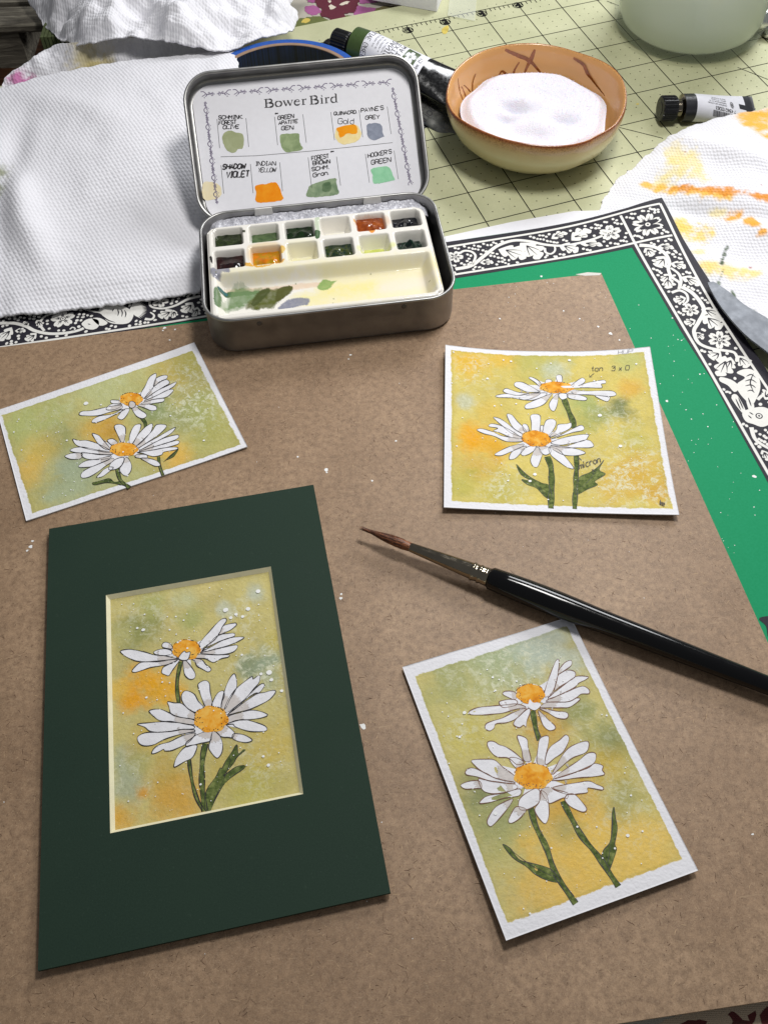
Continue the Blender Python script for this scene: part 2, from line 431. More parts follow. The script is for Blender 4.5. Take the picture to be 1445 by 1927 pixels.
glyphs('''
A 4 00 26 40,12 32
B 4 00 06 36 45 43 33 03,33 42 41 30 00
C 4 45 36 16 05 01 10 30 41
D 4 00 06 26 44 42 20 00
E 4 46 06 00 40,03 33
F 4 46 06 00,03 33
G 4 45 36 16 05 01 10 30 41 43 23
H 4 00 06,40 46,03 43
I 2 10 16,06 26,00 20
J 4 46 41 30 10 01
K 4 00 06,46 03 40
L 4 06 00 40
M 5 00 06 23 46 40
N 4 00 06 40 46
O 4 10 01 05 16 36 45 41 30 10
P 4 00 06 36 45 44 33 03
Q 4 10 01 05 16 36 45 41 30 10,22 40
R 4 00 06 36 45 44 33 03,23 40
S 4 45 36 16 05 04 13 33 42 41 30 10 01
T 4 06 46,26 20
U 4 06 01 10 30 41 46
V 4 06 20 46
W 5 06 10 24 40 56
X 4 00 46,06 40
Y 4 06 23 46,23 20
Z 4 06 46 00 40
a 3 34 14 03 01 10 30,34 30
c 3 34 14 03 01 10 30
d 3 36 30 10 01 03 14 34
e 3 02 32 33 24 14 03 01 10 30
i 1 04 00,06 05
l 1 06 00
m 4 00 04,03 14 23 20,23 34 43 40
n 3 00 04,03 14 24 33 30
o 3 10 01 03 14 24 33 31 20 10
r 3 00 04,02 14 24 33
t 2 16 11 20,04 24
x 3 00 34,04 30
0 4 10 01 05 16 36 45 41 30 10
1 2 05 16 10
2 4 05 16 36 45 43 00 40
3 4 05 16 36 45 34 13 34 43 41 30 10 01
4 4 30 36 02 42
5 4 46 06 04 34 43 41 30 10 01
6 4 45 36 16 04 01 10 30 41 42 33 13 02
7 4 06 46 10
8 4 13 04 05 16 36 45 44 33 13 02 01 10 30 41 42 33
9 4 01 10 30 42 45 36 16 05 04 13 33 44
. 1 00 01
' 1 06 05
* 3 15 12,04 33,34 03
< 4 24 02 20,02 42
''')
def text_px(mb, sf, s, p0, p1, hpx, wd, of, m=0, c=None, jit=0.0, gap=1.3, bold=0):
    """write s so its baseline runs p0->p1 as traced, cap height vector hpx"""
    adv = [FONT[ch][0] + gap if ch != ' ' else 3.0 for ch in s]; tot = sum(adv) - gap
    p0 = np.array(p0, float); p1 = np.array(p1, float); ex = (p1 - p0) / tot; ey = np.array(hpx, float) / 6.0
    x = 0.0
    for ch, a in zip(s, adv):
        if ch != ' ':
            jo = (RNG.rand(2) - .5) * jit
            for st in FONT[ch][1]:
                pts = np.array([p0 + ex * (x + gx) + ey * (gy + jo[1]) + (RNG.rand(2) - .5) * jit * np.abs(ey).sum() * 0.5 for gx, gy in st])
                uv = sf.inv(pts)
                ribbon(mb, sf, catmull(uv, False, 0.03) if len(st) > 3 and jit > 0 else uv, wd, of, m, c)
        x += a
for num, px in (('12', (974, 10)), ('13', (906.3, 26)), ('14', (837.4, 41.6)), ('15', (767.5, 57))):
    cuv = MT.inv([px])[0]
    bd = MB(); poly(bd, MT, disc_uv(cuv, 0.36, 24), 0.010)
    b = bd.build('number_badge', [M['mat_ink']], cm)
    dg = MB()
    for k, ch in enumerate(num):
        for st in FONT[ch][1]:
            st = np.array(st, float)
            q = np.stack([cuv[0] - ((st[:, 0] - 2) * 0.06 + (k - 0.5) * 0.30) , cuv[1] - (st[:, 1] - 3) * 0.065], 1)
            ribbon(dg, MT, q, 0.055, 0.013)
    dg.build('numeral', [M['mat']], b)
M['yellow_spot'] = plain('yellow_paint_spot', rgb(206, 184, 84), 0.5, var=0.2)
mb = MB()
poly(mb, MT, catmull(MT.inv([(832, 54), (843, 48), (843, 58), (838, 64), (832, 62)]), True, .05), 0.012); mb.build('paint_spot', [M['yellow_spot']], cm); mb = MB()
poly(mb, MT, disc_uv(MT.inv([(1199, 196)])[0], .10, 8, .06), 0.012)
mb.build('paint_spot', [M['yellow_spot']], cm)

# ------------------------------------------------------------------ bordered green sheet
sa = math.radians(10.2)
def sheet_h(u, v):
    return 0.42 * np.exp(-(u / 4.5) ** 2) * np.exp(-((v + 4) / 8.0) ** 2) + 0.45 * np.exp(-(u / 3.2) ** 2 - (v / 3.2) ** 2)
SH = Surf((15.0, 40.6, 0.10), (math.cos(sa), math.sin(sa), 0), (-math.sin(sa), math.cos(sa), 0), sheet_h)
so = thing('bordered_sheet', (6, 28, 0.05), 'green sheet with a black and white scrolling flower border, under the brown board', 'patterned sheet')
t = NT('green_print'); v = t.coord(100.0); n = t.noise(v, 12, 6); n2 = t.noise(v, 0.5, 3)
t.base(t.mix(t.mr(n, .35, .7, 0, .35), rgb(10, 142, 92), rgb(34, 158, 110)))
t.set(Roughness=.62, Specular_IOR_Level=.16, Normal=t.bump(n, .25, .015)); M['green'] = t.m
M['black_print'] = plain('black_print', rgb(40, 38, 47), 0.6, spec=.25, var=0.2, vs=14, bump=0.15)
M['white_print'] = plain('cream_print', rgb(232, 230, 224), 0.65, var=0.05, vs=10)
outer_r = SH.inv([(1244.6, 372), (1283.8, 447.9), (1328.7, 519.4), (1376, 597.8), (1445, 701)])
dr = (outer_r[-1] - outer_r[-2]); dr /= np.linalg.norm(dr); outer_r = np.vstack([outer_r, outer_r[-1] + dr * 9, outer_r[-1] + dr * 24])
inner_r = SH.inv([(1188.5, 466), (1233.4, 541.8), (1278.2, 620), (1337.7, 712.9), (1445, 910)])
inner_r = np.vstack([inner_r, inner_r[-1] + dr * 7, inner_r[-1] + dr * 22])
outer_t = SH.inv([(1244.6, 372), (1180, 391), (1049.4, 422.8), (840, 455.5)])
dt = np.array([-1.0, outer_t[-1][1] * 0.0]); dt = (outer_t[-1] - outer_t[1]); dt /= np.linalg.norm(dt)
inner_t = SH.inv([(1188.5, 466), (1040, 493.6), (861, 523.3), (378, 601), (174, 634.5), (0, 660)])
di = inner_t[-1] - inner_t[-3]; di /= np.linalg.norm(di); inner_t = np.vstack([inner_t, inner_t[-1] + di * 6])
wt_ = np.linalg.norm(outer_t[-1] - inner_t[2])
outer_t = np.vstack([outer_t, inner_t[3] + np.array([0.1, wt_]), inner_t[-1] + np.array([0.1, wt_])])
def resamp(p, n):
    d = np.r_[0, np.cumsum(np.linalg.norm(np.diff(p, axis=0), axis=1))]; q = np.linspace(0, d[-1], n)
    return np.stack([np.interp(q, d, p[:, k]) for k in range(2)], 1)
def strip(mb, sf, A, B, of, n=80, k=5, m=0):
    A, B = resamp(A, n), resamp(B, n); s = np.linspace(0, 1, k)
    g = A[:, None] * (1 - s)[None, :, None] + B[:, None] * s[None, :, None]
    P = sf.P(g.reshape(-1, 2), of); a, b, c = P[0], P[1], P[k]
    fl = np.dot(np.cross(c - a, b - a), sf.n) < 0
    mb.add(P, grid_faces(k, n, not fl), m)
# paper body: grid covering the whole sheet
strip_L = outer_t[::-1]; gq = MB()
bl = inner_t[-1] + np.array([0.3, -27.0]); br = outer_r[-1]
A = resamp(outer_t, 90); B = resamp(np.array([br, bl]), 90)
# body follows the right edge: Coons between top edge, right edge, bottom edge, left edge
g = coons(outer_t[::-1], outer_r, np.array([bl, br]), np.array([outer_t[-1], bl]), 220, 160)
P_ = SH.P(g.reshape(-1, 2), 0.0); Pb = SH.P(g.reshape(-1, 2), -0.03)
gq.add(P_, grid_faces(220, 160)); gq.add(Pb, grid_faces(220, 160, True))
nb = 220 * 160; rim = [i for i in range(220)] + [r * 220 + 219 for r in range(1, 160)] + [159 * 220 + i for i in range(218, -1, -1)] + [r * 220 for r in range(158, 0, -1)]
gq.f += [(rim[i], rim[i] + nb, rim[(i + 1) % len(rim)] + nb, rim[(i + 1) % len(rim)]) for i in range(len(rim))]; gq.m += [0] * len(rim)
gq.build('paper', [M['green']], so, smooth=False)
bb = MB(); strip(bb, SH, outer_t, inner_t, 0.007, 240, 14); strip(bb, SH, outer_r, inner_r, 0.0085, 240, 14)
bb.build('border_band', [M['black_print']], so)
# white shapes of the border
W = MB(); K = MB(); occ = []
WO, KO = 0.012, 0.016
def reg(uv): occ.append(np.asarray(uv))
def wline(px, wd, cv=True):
    uv = SH.inv(px); uv = catmull(uv, False, .15) if cv else resamp(uv, 60); ribbon(W, SH, uv, wd, WO); reg(uv); return uv
wline([(1241.2, 383.4), (1140, 409), (1040, 432.5), (930, 451), (842, 465)], .13)
wline([(1241.2, 383.4), (1283.8, 471.7), (1330, 557), (1365, 613), (1445, 734)], .13)
ext = SH.inv([(1445, 734)])[0]; ribbon(W, SH, [ext, ext + dr * 6], .13, WO)
wline([(1264.2, 443), (1193.6, 457.3), (1040, 488), (950, 502), (842, 519)], .13)
wline([(842, 519), (600, 558), (379, 596.7), (190, 626), (0, 654)], .13)
wline([(1167, 405.9), (1193.6, 457.3), (1233, 527), (1283.8, 613), (1340, 708), (1445, 892)], .13)
ext = SH.inv([(1445, 892)])[0]; ribbon(W, SH, [ext, ext + dr * 6], .13, WO)
def vine(o, pts, w0=.22, w1=.14):
    uv = catmull(SH.inv(o(pts)), False, .08); ribbon(W, SH, uv, np.linspace(w0, w1, len(uv)), WO); reg(uv)
def leaf(o, b, tp, wd=.38, lobes=3, bend=0.12, vein=True):
    q = SH.inv(o([b, tp])); d = (q[1] - q[0]) * 1.06; L = np.linalg.norm(d); d /= L; nn = np.array([-d[1], d[0]]); wd = wd * 1.15
    s = np.linspace(0, 1, 26); cen = q[0] + d * (s * L)[:, None] + nn * (bend * L * np.sin(s * math.pi))[:, None]
    prof = np.sin(np.clip(s, 0, 1) ** .8 * math.pi) ** .8 * (.38 + .62 * np.sin(((s * lobes * .98) % 1) * math.pi) ** .6) * wd * L
    up = cen + nn * prof[:, None] + d * (prof * .35)[:, None]; dn = cen - nn * prof[:, None] + d * (prof * .35)[:, None]
    pl = np.vstack([up, dn[::-1][1:-1]]); poly(W, SH, pl, WO + .0008); reg(pl)
    if vein:
        for sg in (0, 1, -1):
            a = cen[6] ; e = cen[20] + nn * sg * prof[14] * .62 - d * (.1 * L * abs(sg))
            ribbon(K, SH, [a, (a + e) / 2 + nn * sg * .03, e], np.array([.065, .05, .012]), KO)
def flower(o, c, r, k=5, rot=0.2, ring=True):
    cc = SH.inv(o([c]))[0]; rr = 1.12 * abs(SH.inv(o([(c[0] + r, c[1])]))[0][0] - cc[0])
    a = np.linspace(0, 2 * math.pi, k * 14, endpoint=False)
    ph = ((a + rot) * k / (2 * math.pi)) % 1
    rad = rr * (.42 + .58 * np.sin(ph * math.pi) ** .55 - .13 * np.exp(-((ph - .5) / .07) ** 2))
    pl = cc + np.stack([np.cos(a) * rad, np.sin(a) * rad], 1); poly(W, SH, pl, WO + .001); reg(pl); reg([cc])
    for q in range(k):
        for dd in (-.18, 0, .18):
            an = (q + .5 + dd) * 2 * math.pi / k - rot; e = np.array([math.cos(an), math.sin(an)])
            ribbon(K, SH, [cc + e * rr * .28, cc + e * rr * (.72 if dd == 0 else .55)], np.array([.055, .012]), KO)
    poly(K, SH, disc_uv(cc, rr * .24, 14), KO)
    if ring:
        poly(W, SH, disc_uv(cc, rr * .17, 12), KO + .002); poly(K, SH, disc_uv(cc, rr * .07, 8), KO + .004)
o_ = off((840, 360), 2.388)
vine(o_, [(40, 350), (110, 335), (170, 290), (230, 245), (300, 222), (370, 225), (440, 240), (520, 245), (600, 232), (660, 215), (700, 200)])
vine(o_, [(58, 280), (80, 268), (112, 272), (130, 292), (116, 330)], .14, .12)
vine(o_, [(440, 255), (445, 275), (468, 282), (486, 268), (484, 248), (466, 246)], .14, .08)
flower(o_, (735, 187), 50, 5, .5); flower(o_, (903, 150), 68, 8, .1); flower(o_, (38, 295), 36, 5, .9)
for b, tp, wd in [((232, 262), (350, 300), .34), ((330, 232), (412, 302), .34), ((505, 244), (585, 272), .36), ((600, 238), (696, 246), .2), ((560, 222), (645, 178), .3),
                  ((470, 214), (540, 190), .25), ((150, 322), (208, 322), .3), ((185, 262), (178, 258), .2)]: leaf(o_, b, tp, wd)
vine(o_, [(865, 243), (930, 250), (980, 280), (1000, 320), (995, 350), (1010, 385), (1045, 412), (1042, 440)])
vine(o_, [(1006, 345), (1040, 370), (1052, 400), (1045, 436)], .12, .16)
vine(o_, [(1055, 430), (1100, 455), (1140, 500), (1155, 540), (1130, 590), (1110, 630), (1130, 680), (1180, 705), (1240, 715), (1290, 725), (1305, 752)])
vine(o_, [(1010, 456), (1045, 446), (1076, 462), (1082, 492), (1060, 512)], .16, .1)
flower(o_, (1095, 533), 38, 5, .2); flower(o_, (1225, 668), 50, 6, .4)
for b, tp, wd in [((890, 256), (920, 292), .42), ((945, 250), (1018, 258), .24), ((978, 292), (940, 335), .5), ((1005, 325), (1070, 345), .34), ((1000, 372), (965, 402), .4), ((985, 385), (990, 436), .38),
                  ((1055, 385), (1130, 424), .3), ((1075, 480), (1020, 488), .42), ((1142, 530), (1218, 566), .34), ((1148, 560), (1225, 618), .4), ((1118, 580), (1068, 590), .4), ((1112, 635), (1150, 665), .3),
                  ((1230, 720), (1180, 745), .5), ((1300, 738), (1345, 792), .4), ((1250, 740), (1216, 826), .3), ((1275, 745), (1250, 800), .3)]: leaf(o_, b, tp, wd)
o7 = off((1180, 500), 2.536)
def wpoly(o, pts, of=WO + .002):
    uv = catmull(SH.inv(o(pts)), True, .1); poly(W, SH, uv, of); reg(uv)
def kline(o, pts, wd=.05):
    uv = catmull(SH.inv(o(pts)), False, .06); ribbon(K, SH, uv, np.sin(np.linspace(.15, math.pi - .15, len(uv))) * wd, KO + .003)
wpoly(o7, [(520, 512), (560, 494), (600, 500), (628, 540), (632, 590), (612, 640), (592, 665), (560, 640), (528, 600), (522, 565), (560, 535)])
wpoly(o7, [(442, 532), (500, 548), (532, 580), (510, 604), (478, 572), (440, 552)])
wpoly(o7, [(495, 632), (520, 616), (562, 690), (548, 704)]); wpoly(o7, [(560, 612), (592, 636), (604, 680), (580, 692)])
wpoly(o7, [(548, 700), (600, 680), (650, 676), (690, 700), (690, 745), (645, 770), (600, 757), (562, 742)])
for pts in ([(565, 530), (590, 520), (610, 535)], [(560, 552), (590, 545), (615, 560)], [(560, 575), (590, 570), (612, 585)], [(570, 600), (590, 595), (605, 608)], [(600, 515), (585, 560), (600, 600)],
            [(515, 635), (540, 690)], [(528, 630), (552, 685)], [(575, 630), (590, 672)], [(580, 700), (600, 712)], [(575, 715), (592, 730)]): kline(o7, pts, .06)
e = SH.inv(o7([(627, 718)]))[0]; poly(K, SH, disc_uv(e, .16, 14), KO + .003); poly(W, SH, disc_uv(e, .11, 12), KO + .005); poly(K, SH, disc_uv(e, .05, 8), KO + .007)
vine(o7, [(590, 772), (610, 830), (672, 872), (720, 890)], .2, .1); leaf(o7, (640, 880), (665, 930), .3); leaf(o7, (655, 640), (690, 600), .4)
vine(o7, [(620, 640), (650, 615), (700, 600)], .15, .1)
o8 = off((0, 540), 3.4405)
vine(o8, [(-120, 238), (0, 236), (90, 235), (170, 255), (230, 285), (320, 303), (420, 300), (500, 285), (545, 268)], .2, .16)
vine(o8, [(290, 285), (262, 240), (290, 195), (340, 175), (390, 180)], .13, .1); flower(o8, (410, 207), 74, 5, .3)
for b, tp, wd in [((80, 262), (-10, 345), .3), ((100, 285), (165, 290), .3), ((240, 300), (168, 342), .4), ((190, 250), (160, 225), .3), ((240, 215), (262, 262), .3), ((1120, 150), (1030, 190), .4), ((1125, 150), (1120, 200), .3), ((1250, 100), (1180, 160), .4), ((1280, 130), (1250, 190), .3)]: leaf(o8, b, tp, wd)
vine(o8, [(1300, 60), (1220, 80), (1140, 120), (1060, 140), (985, 130), (972, 95), (1010, 70)], .17, .1); flower(o8, (1040, 95), 52, 5, .8)
vine(o8, [(940, 208), (985, 210), (1000, 185), (975, 165)], .17, .07); vine(o8, [(455, 275), (470, 262), (490, 270), (480, 285)], .08, .06)
wpoly(o8, [(530, 240), (560, 213), (600, 205), (640, 218), (640, 258), (608, 277), (560, 272), (545, 258)])
wpoly(o8, [(600, 207), (650, 203), (700, 235), (650, 252)])
wpoly(o8, [(550, 150), (640, 158), (650, 140), (700, 120), (780, 118), (835, 142), (868, 172), (850, 222), (815, 240), (745, 240), (695, 222), (655, 175), (610, 165)])
c8 = SH.inv(o8([(860, 150)]))[0]
for k in range(16):
    an = -1.25 + k * 2.2 / 15; pp = o8([(860 + 95 * math.cos(an), 150 + 68 * math.sin(an)), (850 + 60 * math.cos(an + .12), 150 + 45 * math.sin(an + .12)), (850 + 60 * math.cos(an - .12), 150 + 45 * math.sin(an - .12))])
    uv = SH.inv([o8([(840, 150)])[0], pp[1], pp[0], pp[2]]); poly(W, SH, uv, WO + .0015 + .0001 * k); reg(uv)
for pts in ([(760, 140), (770, 165), (765, 190)], [(785, 145), (795, 168), (790, 195)], [(808, 150), (818, 175), (812, 200)], [(730, 160), (740, 140)], [(570, 240), (590, 245)], [(655, 180), (700, 215), (750, 232)]): kline(o8, pts, .06)
W.build('white_ornament', [M['white_print']], so); tag(K.build('ornament_ink', [M['black_print']], so), kind='stuff')
# white dots fill what is left of the black ground
def band_dots(A, B, name):
    dm = MB(); L = np.linalg.norm(A[-1] - A[0]); occp = np.vstack([catmull(q, False, .07) if len(q) > 3 else q for q in occ]); polys = [q for q in occ if len(q) > 8]
    n = int(L / .245); kk = 10; Aa, Bb = resamp(A, n), resamp(B, n); pts = []
    for i in range(n):
        for j in range(kk):
            s = (j + .5 + .5 * (i % 2)) / kk * .82 + .09
            if s > .92: continue
            pts.append(Aa[i] * (1 - s) + Bb[i] * s + (RNG.rand(2) - .5) * .09)
    pts = np.array(pts); dmin = np.full(len(pts), 9.0)
    for k in range(0, len(occp), 4000): dmin = np.minimum(dmin, np.sqrt(((pts[:, None] - occp[None, k:k + 4000]) ** 2).sum(-1)).min(1))
    ok = dmin > .14
    for q in polys: 
        if np.linalg.norm(q[0] - q[-1]) < 1.0: ok &= ~inside(q, pts)
    for p in pts[ok]: poly(dm, SH, disc_uv(p, .070 + .03 * RNG.rand(), 8, .066 + .022 * RNG.rand(), RNG.rand() * 3), WO)
    tag(dm.build(name, [M['white_print']], so), kind='stuff')
band_dots(outer_t + np.array([0, -.25]), inner_t + np.array([0, .1]), 'white_dot')
band_dots(outer_r + np.array([-.3, -.1]), inner_r + np.array([.1, 0]), 'white_dot')
# dark scroll at the inside edge of the sheet, lower right
mb = MB(); poly(mb, SH, catmull(SH.inv([(1427, 1165), (1440, 1160), (1462, 1163), (1462, 1205), (1445, 1200), (1440, 1178)]), True, .1), .012)
mb.build('corner_scroll', [M['black_print']], so)
def spatter(name, sf, pts, par, mat, of=.01):
    mbx = MB()
    for (x, y, r) in pts:
        c = sf.inv([(x, y)])[0]; rr = r / 50.0
        poly(mbx, sf, disc_uv(c, rr, 9, rr * (.7 + .5 * RNG.rand()), RNG.rand() * 3, .7), of + .00006 * len(mbx.v))
    return tag(mbx.build(name, [mat], par), kind='stuff')
o7s = [(218, 332, 3), (240, 352, 5), (195, 385, 3), (268, 350, 3), (188, 646, 9), (425, 664, 4), (383, 768, 5), (605, 1006, 11), (603, 1152, 4), (608, 1190, 3), (630, 1072, 4), (345, 518, 6), (222, 456, 3), (305, 732, 4), (498, 892, 3), (262, 604, 3), (500, 770, 3), (12, 300, 3), (430, 960, 2), (540, 990, 2), (215, 250, 5), (565, 358, 5), (470, 245, 4), (365, 515, 4), (505, 745, 3)]
spatter('paint_speck', SH, [(1180 + x / 2.536, 500 + y / 2.536, r / 2.6 * .9) for x, y, r in o7s] + [(1195 + RNG.rand() * 200, 560 + RNG.rand() * 500, .5 + RNG.rand() * .8) for _ in range(60)], so, M['white_dot'], .004)

# white sheet under it, seen along the far edge
mb = MB(); WS = Surf(SH.o - np.array([0, 0, 0.05]), SH.ax, SH.ay)
e1 = WS.inv([(842, 444), (960, 418), (1080, 397), (1120, 392)])
slab(mb, WS, [e1[0] + (-12, -1.5), e1[0], e1[1], e1[2], (e1[3][0] + .6, e1[3][1] - .3), (e1[3][0] + .4, -6), (-20, -8), (-27, -4)], 0.0, -.03)
tag(mb.build('paper_sheet', [M['paper_white'], M['paper_edge']], origin=(4, 36, 0.02)), 'plain white paper whose edge shows under the bordered green sheet, behind the tin', 'paper')

# ------------------------------------------------------------------ hardboard panel
BZ = 0.45
BD = flat(BZ)
t = NT('hardboard'); v = t.coord(100.0)
n1 = t.noise(v, 0.18, 7, .6); n2 = t.noise(v, 4.0, 9, .78); n3 = t.noise(v, 13, 6, .75, 1.8)
c = t.ramp(n1, [(.34, rgb(147, 119, 92)), (.66, rgb(177, 147, 117))])
c = t.mix(t.mr(n2, .40, .62, 0, .75), c, rgb(122, 98, 76))
c = t.mix(t.mr(n3, .53, .68, 0, .5), c, rgb(194, 170, 142))
c = t.mix(t.mr(n3, .46, .34, 0, .6), c, rgb(90, 68, 50))
vs = [t.coord((60.0, 420.0, 100), rot=(0, 0, a)) for a in (.3, 1.3, 2.2, 2.9)]
for k, q in enumerate(vs):
    f = t.noise(q, 1.3, 5, .6, 1.2)
    c = t.mix(t.mr(f, .66, .74, 0, .4 if k % 2 else .32), c, rgb(188, 162, 130) if k % 2 else rgb(80, 58, 42))
t.base(c); t.set(Roughness=.52, Specular_IOR_Level=.4, Normal=t.bump(n3, .35, .015)); M['hardboard'] = t.m
bo = thing('drawing_board', (0, 18, 0.15), 'large brown hardboard panel speckled with white paint, under the four paintings', 'board')
outl = [(-24, -0.7), (16.0, 3.55), (14.2, 14.78), (11.05, 35.06), (3.5, 34.18), (-17.87, 31.21), (-24, 30.36)]
mb = MB(); slab(mb, BD, outl, 0, -.3); mb.build('panel', [M['hardboard']], bo)
M['fibre_light'] = plain('light_fibre', rgb(190, 160, 126), .7, var=.2); M['fibre_dark'] = plain('dark_fibre', rgb(96, 70, 50), .8, var=.3)
fb = MB(); outl_np = np.array(outl)
for k in range(13000):
    p = np.array([-20 + 36 * RNG.rand(), 1 + 34 * RNG.rand()]); a = RNG.rand() * 6.28; L = .05 + .24 * RNG.rand() ** 3.4
    cv = (RNG.rand() - .5) * 1.0
    s = np.array([-.5, 0, .5]) * L; q = p + np.stack([np.cos(a + cv * s / L), np.sin(a + cv * s / L)], 1) * s[:, None] + np.array([0, 0])
    if not inside(outl_np, q).all() or RNG.rand() > .35 + .9 * (.5 + vnoise(p[:1] * .6, p[1:] * .6, 92, 3)[0]): continue
    ribbon(fb, BD, q, np.array([.006, (.012 + .012 * RNG.rand()), .006]), .004, 0 if RNG.rand() < .42 else 1)
tag(fb.build('wood_fibre', [M['fibre_light'], M['fibre_dark']], bo), kind='stuff')
sp = [(310, 617, 3.5), (307, 622, 2.5), (330, 620, 2.5), (62, 1018, 3), (58, 1029, 3.5), (52, 1036, 2.5), (683, 1367, 5), (685, 1370, 3), (614, 885, 4), (615, 889, 2), (642, 1118, 2.5), (641, 1126, 3), (1125, 615, 4), (1148, 628, 4), (660, 668, 3), (656, 676, 2), (1018, 520, 3), (940, 600, 2), (1090, 600, 2), (320, 640, 2.5), (410, 1200, 1.5), (700, 905, 2), (745, 830, 2), (560, 860, 2), (1415, 1570, 2), (1060, 585, 2), (1165, 640, 2.5)]
sp += [(RNG.rand() * 1300, 650 + RNG.rand() * 1200, .5 + RNG.rand() * .6) for _ in range(45)] + [(850 + RNG.rand() * 330, 520 + RNG.rand() * 130, .5 + RNG.rand() * .7) for _ in range(22)]
spatter('paint_speck', BD, sp, bo, M['white_dot'], .008)

mb = MB(); poly(mb, BD, BD.inv([(1082, 516.5), (1105, 512.5), (1131, 514), (1128, 518), (1100, 519)]), .006); mb.build('worn_edge', [M['paper_edge']], bo)
# ------------------------------------------------------------------ the painted cards
def homog(src, dst):
    A = []
    for (x, y), (u, v) in zip(src, dst):
        A += [[x, y, 1, 0, 0, 0, -u * x, -u * y], [0, 0, 0, x, y, 1, -v * x, -v * y]]
    h = np.linalg.solve(np.array(A, float), np.array(dst, float).ravel()); return np.append(h, 1).reshape(3, 3)
def happly(H, p):
    q = np.concatenate([p, np.ones((len(p), 1))], 1) @ H.T; return q[:, :2] / q[:, 2:]
t = NT('watercolour_card'); v = t.coord(100.0)
uvn = t.add('ShaderNodeUVMap', uv_map='Wash'); sx = t.add('ShaderNodeSeparateXYZ'); t.link(uvn.outputs[0], sx.inputs[0])
d = t.math('MINIMUM', t.math('MINIMUM', sx.outputs[0], t.math('SUBTRACT', 1.0, sx.outputs[0])), t.math('MINIMUM', sx.outputs[1], t.math('SUBTRACT', 1.0, sx.outputs[1])))
en = t.noise(v, 2.2, 6, .72); d = t.math('ADD', d, t.mr(en, .25, .75, -.008, .008))
mask = t.mr(d, 0.0, .004); edge = t.mr(t.math('ABSOLUTE', t.math('SUBTRACT', d, .008)), .01, 0.0, 0, .22)
a = t.add('ShaderNodeAttribute', attribute_name='Col')
gr = t.noise(v, 26, 8, .78); gr2 = t.noise(v, 3.4, 9, .78, .3); gr3 = t.noise(v, 60, 4, .7)
col = t.mix(t.mr(gr, .40, .68, 0, .28), a.outputs[0], t.mix(.30, a.outputs[0], rgb(236, 228, 190)))
col = t.mix(t.mr(gr2, .52, .32, 0, .42), col, t.mix(.3, a.outputs[0], rgb(112, 112, 50)))
col = t.mix(t.mr(gr3, .5, .36, 0, .35), col, rgb(120, 116, 60))
# salt blooms: pale feathery stars where the alpha channel asks for them
b1 = t.noise(v, 3.6, 9, .8, .7); bl = t.math('MULTIPLY', t.mr(b1, .49, .58), a.outputs['Alpha'])
col = t.mix(t.math('MULTIPLY', bl, .85), col, rgb(222, 222, 196))
col = t.mix(edge, col, rgb(150, 146, 70))
pap = t.mix(t.mr(gr, .3, .7, 0, .05), rgb(232, 231, 235), rgb(214, 212, 212))
t.base(t.mix(mask, pap, col))
bn = t.bump(t.noise(v, 8, 3, .5), .55, .045); bn = t.bump(gr, .3, .014, bn)
t.set(Roughness=.85, Specular_IOR_Level=.2, Normal=bn); M['wash'] = t.m
t = NT('daisy_disc'); v = t.coord(100.0)
n = t.noise(v, 3.2, 4, .55, .3)
t.base(t.ramp(n, [(.30, rgb(206, 122, 24)), (.48, rgb(232, 160, 44)), (.68, rgb(238, 190, 92))])); t.set(Roughness=.8, Specular_IOR_Level=.2); M['disc'] = t.m
t = NT('painted_leaf'); v = t.coord(100.0); n = t.noise(v, 4.5, 7, .7)
t.base(t.ramp(n, [(.34, rgb(52, 66, 34)), (.48, rgb(86, 100, 50)), (.62, rgb(124, 134, 76)), (.75, rgb(158, 162, 104))])); t.set(Roughness=.8, Specular_IOR_Level=.2); M['leaf'] = t.m
M['pencil'] = plain('pencil', rgb(96, 92, 70), .6, var=.3, vs=30)

